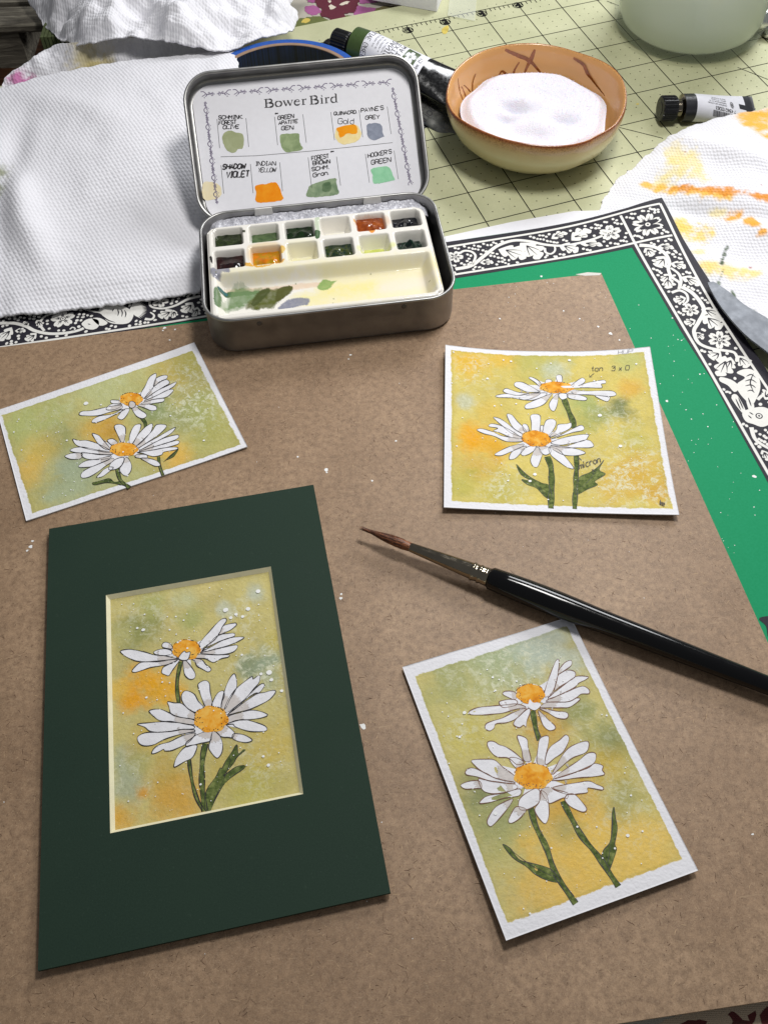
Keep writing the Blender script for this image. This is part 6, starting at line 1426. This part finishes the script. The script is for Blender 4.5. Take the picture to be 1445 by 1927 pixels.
def tube_text(S_, s, t0, ph0, dt_, dp, wd, par, along='phi', flip=1, mat=None, name='lettering', of=.012, r=1.0):
    """letters run along phi (round the tube) or along t"""
    mb = MB(); x = 0.0
    for ch in s:
        if ch == ' ': x += 3; continue
        for stt in FONT[ch][1]:
            q = np.array(stt, float); q = resamp(q, max(len(q) * 3, 4))
            if along == 'phi': T = t0 - q[:, 1] * dt_; Ph = ph0 + (x + q[:, 0]) * dp
            else: T = t0 + (x + q[:, 0]) * dt_; Ph = ph0 + q[:, 1] * dp
            a = S_(T, Ph, of); e = .001; b = S_(T + e, Ph, of); ph2 = S_(T, Ph + .01, of); u1 = b - a; u2 = ph2 - a; nr_ = np.cross(u1, u2); nr_ /= np.linalg.norm(nr_, axis=1)[:, None]
            tg = np.gradient(a, axis=0); sd = np.cross(tg, nr_); sd /= np.maximum(np.linalg.norm(sd, axis=1), 1e-9)[:, None]; n = len(a)
            mb.add(np.concatenate([a + sd * wd / 2, a - sd * wd / 2]), [(i, i + 1, i + 1 + n, i + n) for i in range(n - 1)])
        x += FONT[ch][0] + 1.3
    return mb.build(name, [mat or M['ink']], par)
def patch(S_, t0, t1, p0_, p1_, mat, par, name, of=.01, nt=10, np_=10):
    T, Ph = np.meshgrid(np.linspace(t0, t1, nt), np.linspace(p0_, p1_, np_)); V = S_(T, Ph, of).reshape(-1, 3); mb = MB(); mb.add(V, grid_faces(nt, np_, True)); return mb.build(name, [mat], par, smooth=True)
M['tube_green'] = plain('tube_green_paint', rgb(62, 82, 40), .35, var=.08, coat=.3)
M['tube_label'] = plain('tube_label', rgb(226, 226, 234), .45, var=.03, coat=.2)
M['tube_black'] = plain('tube_black', rgb(12, 12, 13), .16, var=.2, coat=.3, bump=.18, bs=1.2)
M['tube_silver'] = plain('tube_silver', rgb(112, 112, 108), .3, .75, var=.25, vs=1.5, bump=.5, bs=2)
M['tube_dark'] = plain('tube_charcoal', rgb(36, 37, 42), .4, var=.1)
def cap(root, c, ax_, r, L, mat, ridges=24, name='cap'):
    c = np.array(c, float); ax_ = np.array(ax_, float); fr_ = axis_frame(c, c + ax_)
    prof = [(.02, 0), (r * .55, 0), (r * .6, .03), (r * .92, .04), (r, .1), (r, L * .9), (r * .96, L), (r * .4, L + .01)]
    V, F = lathe(prof, ridges * 4, fr_, rfun=lambda a, i: 1 + (.035 * np.sign(np.sin(a * ridges)) if 3 < i < 6 else 0)); mb = MB(); mb.add(V, F); return mb.build(name, [mat], root)
T0 = flat(2.2)
# olive green tube on top
P0 = np.array([*T0.inv([(668, 87)])[0], 2.2]); P1 = np.array([*flat(1.9).inv([(882, 160)])[0], 1.9]); ax_ = (P1 - P0) / np.linalg.norm(P1 - P0)
tb1 = thing('paint_tube', (P0[0], P0[1], 0), 'white labelled paint tube with an olive green band, behind the open tin lid', 'paint tube', 'paint tubes')
S1 = tube(tb1, P0, P1, (0, -.25, 1), 1.05, 1.35, [(0, .12, 0, 'shoulder_band'), (.12, .60, 1, 'label'), (.60, 1.0, 2, 'tube_body')], [M['tube_green'], M['tube_label'], M['tube_black']], None)
V, F = lathe([(.3, -.42), (.5, -.35), (.95, -.05), (1.02, 0)], 40, axis_frame(P0, P1)); mb = MB(); mb.add(V, F); mb.build('shoulder', [M['tube_black']], tb1, smooth=True)
cap(tb1, P0 - ax_ * 1.45, ax_, .62, 1.1, M['black'])
pk = 1.72
tube_text(S1, 'OLIVE GREEN', .165, pk + .55, .0062, -.040, .028, tb1)
for k in range(4): tube_text(S1, 'mt cotton xint'[:13 - k], .205 + .028 * k, pk + .5 - .12 * k, .0026, -.022, .012, tb1)
tube_text(S1, 'DANIEL SMITH', .335, pk + .62, .0062, -.062, .038, tb1); tube_text(S1, 'EXTRA FINE', .372, pk + .50, .0050, -.052, .032, tb1); tube_text(S1, 'WATERCOLOR', .418, pk + .60, .0058, -.060, .038, tb1)
lg = patch(S1, .435, .535, pk - .62, pk + .62, M['tube_green'], tb1, 'emblem')
em = MB()
for k in range(5):
    an = k * 2 * math.pi / 5 + .3; T = []; 
    for q in np.linspace(0, 2 * math.pi, 14, endpoint=False):
        rr = 1 - .28 * (math.cos(q) > .85); T.append((.485 + (.026 * math.cos(an) + .018 * rr * math.cos(q) * math.cos(an) - .014 * math.sin(q) * math.sin(an)), pk + (.026 * math.sin(an) + .018 * rr * math.cos(q) * math.sin(an) + .014 * math.sin(q) * math.cos(an)) * 11))
    T = np.array(T); P_ = S1(T[:, 0], T[:, 1], .02 + .001 * k); em.add(P_, [tuple(range(len(P_)))])
em.build('flower_mark', [M['tube_label']], lg)
tube_text(S1, '15 ml', .575, pk + .28, .0042, -.04, .03, tb1)
# second tube under it: clear/silver with green shoulder
P0 = np.array([*flat(1.0).inv([(645, 108)])[0], 1.0]); P1 = np.array([*flat(.8).inv([(866, 222)])[0], .7]); ax_ = (P1 - P0) / np.linalg.norm(P1 - P0)
tb2 = thing('paint_tube', (P0[0], P0[1], 0), 'crumpled silver paint tube with small black print, pinned under the olive green tube', 'paint tube', 'paint tubes')
S2 = tube(tb2, P0, P1, (0, -.2, 1), .95, 1.05, [(0, .10, 0, 'shoulder_band'), (.10, .42, 1, 'label'), (.42, 1.0, 2, 'tube_body')], [M['tube_green'], M['tube_label'], M['tube_silver']], None)
V, F = lathe([(.3, -.42), (.5, -.35), (.9, -.05), (.95, 0)], 40, axis_frame(P0, P1)); mb = MB(); mb.add(V, F); mb.build('shoulder', [M['ferrule']], tb2, smooth=True)
cap(tb2, P0 - ax_ * 1.4, ax_, .6, 1.05, M['black'])
tube_text(S2, 'XING mil', .17, 1.9, .006, -.07, .04, tb2)
for k in range(5): tube_text(S2, ['DETRNT', 'XTN EN', 'contrt on', 'mdn x cot', 'icnt or'][k], .62 + .03 * k, 2.0 - .05 * k, .0050, -.060, .045 if k < 2 else .03, tb2)
tube_text(S2, 'Qoitro', .80, 1.8, .0085, -.09, .06, tb2)
# third: black foil tube below
P0 = np.array([*flat(.55).inv([(700, 150)])[0], .55]); P1 = np.array([*flat(.3).inv([(822, 236)])[0], .25])
tb3 = thing('paint_tube', (P0[0], P0[1], 0), 'shiny black paint tube, lowest of the pile between the tin lid and the bowl', 'paint tube', 'paint tubes')
tube(tb3, P0, P1, (0, 0, 1), .6, 1.3, [(0, 1.0, 0, 'tube_body')], [M['tube_black']], None)
# the tube at the right with a bar code
P0 = np.array([*flat(.78).inv([(1281, 203)])[0], .78]); P1 = np.array([*flat(.55).inv([(1428, 198)])[0], .52]); ax_ = (P1 - P0) / np.linalg.norm(P1 - P0)
tb4 = thing('paint_tube', (P0[0], P0[1], 0), 'small white paint tube with bar code and ribbed black cap, right of the salt bowl', 'paint tube', 'paint tubes')
S4 = tube(tb4, P0, P1, (0, -.35, 1), .74, 1.05, [(0, .14, 0, 'shoulder_band'), (.14, .86, 1, 'label'), (.86, 1.0, 0, 'crimped_end')], [M['tube_dark'], M['tube_label']], None)
V, F = lathe([(.42, -.40), (.46, -.36), (.46, -.12), (.5, -.08), (.70, -.02), (.74, 0)], 40, axis_frame(P0, P1)); mb = MB(); mb.add(V, F); mb.build('neck', [M['ferrule']], tb4, smooth=True)
cap(tb4, P0 - ax_ * 1.28, ax_, .66, .9, M['black'], 36)
pk = 1.35
mb = MB(); tt = .36; 
for k in range(34):
    w_ = [.004, .007, .0045, .010][int(RNG.rand() * 4)]; T, Ph = np.meshgrid(np.linspace(tt, tt + w_, 2), np.linspace(.50, .98, 8)); mb.add(S4(T, Ph, .012).reshape(-1, 3), grid_faces(2, 8, True)); tt += w_ + [.003, .005, .0035][int(RNG.rand() * 3)]
    if tt > .68: break
mb.build('bar_code', [M['ink']], tb4)
tube_text(S4, '7 43162 03263', .685, 1.27, -.0047, -.035, .03, tb4, along='t')
for k in range(4): tube_text(S4, ['conditiont mit a liram', 'lamonminocion rr la', 'mornt i ni l armo', 'linorot a lintron'][k], .56, 1.50 + .17 * k, -.0034, -.020, .013, tb4, along='t')
ci = MB()
for rr in (1.0, .72):
    a = np.linspace(0, 2 * math.pi, 30); P_ = S4(.645 + .026 * rr * np.cos(a), 1.62 + .24 * rr * np.sin(a), .014); Q_ = S4(.645 + .023 * rr * np.cos(a), 1.62 + .21 * rr * np.sin(a), .014)
    ci.add(np.concatenate([P_, Q_]), [(i, i + 1, i + 31, i + 30) for i in range(29)])
ci.build('round_mark', [M['ink']], tb4); tube_text(S4, 'N', .635, 1.48, .005, .045, .03, tb4, along='t')
patch(S4, .76, .86, 1.5, 1.84, M['tube_dark'], tb4, 'label_notch')

# ------------------------------------------------------------------ blue masking tape
TPc = np.array([-4.85, 48.55]); fr_ = (np.array([TPc[0], TPc[1], 0.0]), (1, 0, 0), (0, 1, 0), (0, 0, 1))
tp = thing('masking_tape', (TPc[0], TPc[1], 0), 'roll of blue masking tape, half hidden behind the open tin lid', 'tape')
M['tape_blue'] = plain('blue_crepe_tape', rgb(34, 84, 168), .5, var=.12, vs=5, bump=.3, bs=12)
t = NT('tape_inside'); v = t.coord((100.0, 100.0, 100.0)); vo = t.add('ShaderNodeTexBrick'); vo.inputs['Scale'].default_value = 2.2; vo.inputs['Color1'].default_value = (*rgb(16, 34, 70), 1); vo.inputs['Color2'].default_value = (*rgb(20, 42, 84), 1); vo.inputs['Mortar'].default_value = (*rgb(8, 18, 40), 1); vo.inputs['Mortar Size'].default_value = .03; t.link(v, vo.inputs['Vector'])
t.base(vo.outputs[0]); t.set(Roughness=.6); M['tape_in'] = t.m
M['card_core'] = plain('tape_core', rgb(150, 122, 100), .8, var=.1)
ZT = 2.6
V, F = lathe([(4.0, .0), (4.5, 0), (4.55, .05), (4.55, ZT - .05), (4.5, ZT), (4.14, ZT), (4.14, ZT - .01)], 96, fr_); mb = MB(); mb.add(V, F); mb.build('tape_layers', [M['tape_blue']], tp, smooth=False)
V, F = lathe([(4.14, ZT - .012), (4.12, ZT + .01), (3.92, ZT + .01), (3.9, ZT - .02)], 96, fr_); mb = MB(); mb.add(V, F); mb.build('cardboard_core', [M['card_core']], tp)
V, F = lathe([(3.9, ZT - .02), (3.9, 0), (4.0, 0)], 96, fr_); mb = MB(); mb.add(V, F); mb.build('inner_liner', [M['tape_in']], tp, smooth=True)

# ------------------------------------------------------------------ palette knife blade, chrome pieces, box, film
KS = Surf((17, 32, .92), (.64, -.77, 0), (.77, .64, 0)); KS = flat(.84)
M['steel'] = plain('worn_steel', (.13, .14, .16), .5, .35, var=.18, vs=.8, bump=.12, bs=5)
kn = MB(); slab(kn, KS, catmull(KS.inv([(1331, 531), (1342, 530), (1375, 552), (1400, 573), (1445, 600), (1500, 640), (1500, 712), (1445, 664), (1400, 628), (1366, 590), (1345, 560)]), True, .15), 0, -.09)
tag(kn.build('palette_knife', [M['steel']], origin=(18, 31, .9)), 'dull grey steel palette knife blade at the right edge, on the stained paper towel', 'palette knife')
ch = thing('chrome_clip', (24.6, 56.2, 0), 'shiny chrome cylinder with a small knob at the right edge beside the jar', 'metal clip')
M['chrome'] = plain('chrome', (.75, .75, .78), .06, 1.0, var=.03)
c0 = np.array([*flat(.7).inv([(1424, 38)])[0], .7]); fr_ = axis_frame(c0, c0 + np.array([1, -.12, 0]))
V, F = lathe([(.01, 0), (.5, 0), (.66, .05), (.68, .12), (.68, 3), (.01, 3)], 40, fr_); mb = MB(); mb.add(V, F); mb.build('cylinder', [M['chrome']], ch, smooth=False)
c1 = np.array([*flat(.35).inv([(1446, 62)])[0], .35]); V, F = lathe([(.01, -.35), (.2, -.3), (.33, -.1), (.35, 0), (.33, .1), (.2, .3), (.01, .35)], 24, (c1, (1, 0, 0), (0, 1, 0), (0, 0, 1))); mb = MB(); mb.add(V, F); mb.build('knob', [M['chrome']], ch, smooth=True)
c2 = np.array([*flat(.75).inv([(1419, 33)])[0], .8]); V, F = lathe([(.02, 0), (.03, .5), (.02, .6)], 8, axis_frame(c2 + np.array([-.35, .05, .05]), c2 + np.array([.3, 0, .05]))); mb = MB(); mb.add(V, F); mb.build('pin', [M['chrome']], ch)
bk = thing('black_clip', (26.5, 60, 0), 'black object just showing at the top right corner, behind the chrome cylinder', 'black clip')
c = np.array([*flat(.5).inv([(1458, 2)])[0], .0]); mb = MB(); box(mb, (c[0] - .6, c[1] - 1.6, 0.01), (c[0] + 2.5, c[1] + 1.6, .9)); bevel(mb.build('body', [M['black']], bk), .2, 3)
mb = MB(); box(mb, (c[0] - .5, c[1] - 2.1, .15), (c[0] + 2.0, c[1] - 1.65, .7)); bevel(mb.build('grip', [M['black']], bk), .12, 2)
bxs = flat(1.1); q = flat(.02).inv([(700, 0), (822, 22), (838, -18), (716, -40)])
cen = q.mean(0); mb = MB(); slab(mb, bxs, q, 0, -1.08); ob = bevel(mb.build('white_box', [M['paper_white']], origin=(cen[0], cen[1], 0)), .06); tag(ob, 'corner of a white box at the top edge, on the floral cloth', 'box')
t = NT('clear_film'); t.base((.93, .96, .90)); t.set(Roughness=.25, Transmission_Weight=.0, Alpha=.28); M['film'] = t.m
fs_ = flat(.05); q = fs_.inv([(846, -6), (897, -8), (893, 40), (842, 30)]); mb = MB(); slab(mb, fs_, q, .03, .0); tag(mb.build('clear_film', [M['film']], origin=(6.5, 60, .05)), 'small piece of milky clear film on the cutting mat, beside the number fourteen', 'plastic film')

# ------------------------------------------------------------------ paper towels
t = NT('paper_towel'); uvn = t.add('ShaderNodeUVMap', uv_map='Weave'); a = t.add('ShaderNodeAttribute', attribute_name='Col')
vo = t.add('ShaderNodeTexVoronoi', feature='SMOOTH_F1'); vo.inputs['Randomness'].default_value = .22; vo.inputs['Scale'].default_value = 1.0; vo.inputs['Smoothness'].default_value = .35
t.link(uvn.outputs[0], vo.inputs['Vector']); v = t.coord(100.0); n = t.noise(v, 14, 5, .7); n2 = t.noise(v, 1.1, 4)
dots = t.mr(vo.outputs['Distance'], .1, .62, 1, 0)
t.base(t.mix(t.mr(n, .3, .7, 0, .10), a.outputs[0], t.mix(.5, a.outputs[0], rgb(205, 203, 206))))
bn = t.bump(dots, .58, .05); bn = t.bump(n, .22, .012, bn); bn = t.bump(n2, .15, .12, bn)
t.set(Roughness=.95, Specular_IOR_Level=.08, Normal=bn, Sheen_Weight=.15); M['towel'] = t.m
def creases(x, y, lst):
    h = 0 * x
    for (cx, cy, ang_, ln, w_, amp) in lst:
        d = np.cos(ang_) * (x - cx) + np.sin(ang_) * (y - cy); e = -np.sin(ang_) * (x - cx) + np.cos(ang_) * (y - cy)
        h = h + amp * np.exp(-(e / (w_ * 1.3)) ** 2) * np.exp(-(d / ln) ** 2)
    return h
def towel(name, T, R, B, L, zf, label, nu=170, nv=130, pitch=(.19, .2), wang=0.0, colf=None, edge_n=.04, th=.10, extra=None, group='paper towels'):
    """edges traced as (px, py, height) so each point gets its true place"""
    def w3(p): return np.array([[*flat(z).inv([(x, y)])[0], z] for x, y, z in p])
    g = coons(w3(T), w3(R), w3(B), w3(L), nu, nv).reshape(-1, 3)
    s_, t_ = np.meshgrid(np.linspace(0, 1, nu), np.linspace(0, 1, nv)); s_, t_ = s_.ravel(), t_.ravel()
    em_ = np.minimum(np.minimum(s_, 1 - s_), np.minimum(t_, 1 - t_)) * 14; em_ = np.clip(em_, 0, 1)
    g[:, 2] += zf(g[:, 0], g[:, 1], s_, t_) * (.25 + .75 * em_)
    eg = np.clip(1 - em_, 0, 1); g[:, 0] += .09 * eg * vnoise(g[:, 0] * 2.5, g[:, 1] * 2.5, 55, 3); g[:, 1] += .09 * eg * vnoise(g[:, 0] * 2.5, g[:, 1] * 2.5, 56, 3)
    rw = rot2(wang); w2 = g[:, :2] @ rw.T; uvw = np.stack([w2[:, 0] / pitch[0] + .5 * w2[:, 1] / pitch[1], w2[:, 1] / pitch[1]], 1)
    col = np.tile(np.array(rgb(232, 231, 236)), (len(g), 1))
    if colf is not None: col = colf(g, s_, t_, col)
    lo = g - np.array([0, 0, th]); n = len(g)
    rim = [i for i in range(nu)] + [r * nu + nu - 1 for r in range(1, nv)] + [(nv - 1) * nu + i for i in range(nu - 2, -1, -1)] + [r * nu for r in range(nv - 2, 0, -1)]
    F = [tuple(f) for f in grid_faces(nu, nv)] + [tuple(f[::-1]) for f in (grid_faces(nu, nv) + n)] + [(rim[i], rim[i] + n, rim[(i + 1) % len(rim)] + n, rim[(i + 1) % len(rim)])[::-1] for i in range(len(rim))]
    o = mesh_obj(name, np.concatenate([g, lo]), F, [M['towel']], None, True, None, np.vstack([col, col]), {'Weave': np.vstack([uvw, uvw])}, origin=(g[:, 0].mean(), g[:, 1].mean(), 0))
    return tag(o, label, 'paper towel', group)
def tstain(g, col, sfz, pts_r, c, s_, seed, jag=.35, aniso=None):
    nz = vnoise(g[:, 0] * 2.2, g[:, 1] * 2.2, seed, 5) + .45 * vnoise(g[:, 0] * 6.5, g[:, 1] * 6.5, seed + 3, 3)
    for (px, py, r) in pts_r:
        q = flat(sfz).inv([(px, py)])[0]; d = np.hypot(g[:, 0] - q[0], g[:, 1] - q[1]) / r + jag * nz; w_ = np.clip((1.15 - d) / .75, 0, 1)[:, None] ** 1.3 * s_; col = col * (1 - w_) + np.array(rgb(*c)) * w_
    return col
# big folded towel on the left
def zL(x, y, s_, t_):
    return (.55 * np.sin(np.clip(t_, 0, 1) * math.pi) ** .8 + .10 * vnoise(x * .28, y * .28, 31, 3)
            + creases(x, y, [(-18.2, 40, 1.95, 5, .7, .55), (-19.3, 43.0, 1.6, 3.5, .7, -.50), (-17.0, 48.0, 2.6, 3, .8, .22), (-13.5, 45, 2.3, 7, 1.4, .10), (-17.2, 36.2, 2.2, 3, .7, -.14)]))
def cL(g, s_, t_, col):
    col = tstain(g, col, 1.0, [(-2, 345, .9), (-4, 372, .8)], (120, 128, 60), .7, 61); return col
towel('paper_towel', [(-60, 172, 1.2), (0, 165, 1.5), (110, 137, 1.8), (220, 117, 2.3), (340, 104, 2.5), (442, 92, 2.5)],
      [(442, 92, 2.5), (450, 130, 2.5), (440, 240, 1.9), (420, 400, .9), (378, 548, .42)],
      [(-70, 600, .5), (0, 594, .45), (40, 590, .6), (130, 583, .45), (260, 567, .45), (378, 548, .42)],
      [(-60, 172, 1.2), (-70, 300, 1.1), (-75, 450, .8), (-70, 600, .5)], zL, 'large folded white paper towel at the left of the tin, plain and embossed', 230, 210, (.20, .25), -.15, cL, extra=lambda g, s_, t_: g)
# stained towel layer just behind it
def zM(x, y, s_, t_): return .25 * vnoise(x * .9, y * .9, 33, 3) + creases(x, y, [(-14, 56, 2.2, 2, .4, .5), (-16.5, 55, 1.9, 2, .3, -.4), (-11.5, 56, 1.2, 2, .35, .45)])
def cM(g, s_, t_, col):
    col = tstain(g, col, 2.2, [(155, 92, 1.1), (180, 100, 1.1), (170, 110, 1.0)], (208, 192, 130), .75, 64); col = tstain(g, col, 2.2, [(150, 112, .7), (165, 118, .6), (190, 119, .5)], (120, 140, 92), .8, 65)
    col = tstain(g, col, 2.0, [(110, 118, .35), (108, 130, .3), (130, 128, .3)], (60, 92, 60), .9, 66, .6); col = tstain(g, col, 1.4, [(38, 142, .75), (48, 140, .5)], (172, 60, 128), .9, 67, .5); col = tstain(g, col, 1.4, [(30, 145, 1.0)], (196, 140, 180), .4, 68); return col
towel('paper_towel', [(5, 160, 1.0), (22, 138, 1.2), (60, 112, 1.5), (100, 86, 1.9), (150, 78, 2.3), (230, 70, 2.5), (330, 74, 2.6), (445, 84, 2.4)],
      [(445, 84, 2.4), (444, 96, 2.1), (443, 125, 1.6)], [(5, 205, .3), (60, 190, .4), (200, 165, .6), (330, 145, .8), (443, 125, 1.6)], [(5, 160, 1.0), (0, 180, .7), (5, 205, .3)], zM,
      'crinkled paper towel with green, tan and magenta stains, behind the large folded towel', 200, 60, (.185, .2), .1, cM)
# crumpled towel at the top
def zT(x, y, s_, t_):
    return (.9 * vnoise(x * .38, y * .38, 35, 3) + .14 * vnoise(x * 1.2, y * 1.2, 36, 3) + 1.3 * np.sin(t_ * math.pi) * np.sin(s_ * math.pi) ** .5
            + creases(x, y, [(-17.5, 60.5, 2.3, 5, .35, .9), (-15.5, 61, 2.0, 4, .3, -.8), (-13.2, 60.5, 2.6, 4, .4, 1.0), (-12.2, 59.5, 2.4, 3, .3, -.9), (-9.5, 61, 2.1, 4, .5, .8), (-7.5, 60, 1.9, 4, .35, -.6), (-5.8, 61, 1.7, 4, .5, .6), (-11, 58.5, .2, 5, .3, .5)]))
towel('paper_towel', [(30, -50, 1.5), (150, -60, 2.5), (350, -70, 3.0), (600, -60, 2.5)], [(600, -60, 2.5), (570, -20, 2.0), (548, 12, 1.8), (562, 34, 1.6), (552, 56, 1.8)],
      [(88, 50, .8), (112, 70, 1.2), (150, 82, 2.4), (205, 72, 3.0), (240, 66, 3.2), (300, 74, 3.2), (370, 92, 3.0), (440, 84, 3.0), (500, 72, 2.6), (552, 56, 1.8)],
      [(30, -50, 1.5), (45, -15, 1.2), (66, 18, .9), (88, 50, .8)], zT, 'crumpled clean white paper towel heaped at the top left', 220, 110, (.19, .21), .5, None, th=.08)
# stained towel on the right
def zR(x, y, s_, t_):
    under = np.exp(-((s_) / .18) ** 2)
    return (.30 * vnoise(x * .32, y * .32, 37, 2) + .02 * vnoise(x * 1.4, y * 1.4, 38, 3) + .30 * np.sin(np.clip((s_ - .1) / .9, 0, 1) * math.pi * .6) + creases(x, y, [(19.5, 43, -.6, 4, .5, .35), (18, 39, -.4, 5, .4, -.25), (20.5, 36.5, -.8, 4, .5, .3)])) * (1 - .95 * under)
def cR(g, s_, t_, col):
    z = .6
    col = tstain(g, col, z, [(1408, 235, .95), (1425, 260, .9), (1440, 235, 1.0), (1400, 252, .6), (1436, 278, .4)], (240, 178, 60), .95, 71, .3)
    col = tstain(g, col, z, [(1275, 300, .9), (1290, 320, 1.0), (1265, 325, .8), (1310, 335, .7), (1250, 340, .6)], (238, 220, 150), .7, 72, .5)
    col = tstain(g, col, z, [(1215 + 12 * k, 340 + 3 * k, .34) for k in range(8)] + [(1320 + 12 * k, 368 + 3.0 * k, .38) for k in range(5)], (242, 190, 84), .9, 73, .5)
    col = tstain(g, col, z, [(1268 + 9 * k, 351 + 2.0 * k, .26) for k in range(20)], (226, 146, 48), .85, 74, .7)
    col = tstain(g, col, z, [(1275, 415, .8), (1295, 425, .9), (1320, 425, .7), (1262, 405, .5)], (244, 212, 110), .85, 75, .5)
    col = tstain(g, col, z, [(1375, 412, .4), (1388, 408, .35), (1410, 420, .45), (1422, 432, .4), (1430, 445, .3)], (236, 168, 54), .95, 76, .6)
    col = tstain(g, col, z, [(1330, 492, .5), (1345, 495, .6), (1370, 500, .6), (1395, 512, .6), (1415, 515, .5)], (242, 216, 130), .8, 77, .4)
    col = tstain(g, col, z, [(1320, 463, .4), (1345, 398, .4), (1360, 400, .3)], (242, 222, 150), .7, 78, .4)
    col = tstain(g, col, z, [(1370 - 1.5 * k, 458 + 4.2 * k, .13) for k in range(9)], (66, 86, 56), .95, 79, .5); col = tstain(g, col, z, [(1362 - 1.6 * k, 503 + 4.2 * k, .10) for k in range(8)] + [(1379 + 1.2 * k, 543 + 3.6 * k, .11) for k in range(6)] + [(1418, 582, .1), (1415, 589, .1)], (84, 104, 74), .9, 80, .5)
    col = tstain(g, col, z, [(1413, 500, .10), (1425, 367, .07), (1285, 298, .07)], (160, 50, 24), .9, 81, .3); return col
towel('paper_towel', [(1108, 430, .05), (1150, 352, .12), (1190, 318, .3), (1240, 274, .5), (1300, 238, .8), (1370, 218, 1.0), (1445, 203, 1.1), (1560, 180, 1.1)],
      [(1560, 180, 1.1), (1580, 400, .8), (1590, 700, .5)], [(1275, 600, .05), (1345, 588, .12), (1400, 612, .25), (1470, 662, .4), (1590, 700, .5)],
      [(1108, 430, .05), (1150, 455, .05), (1215, 520, .05), (1275, 600, .05)], zR, 'white paper towel with yellow, orange and green paint stains, at the right edge', 210, 190, (.17, .19), .3, cR, th=.04)
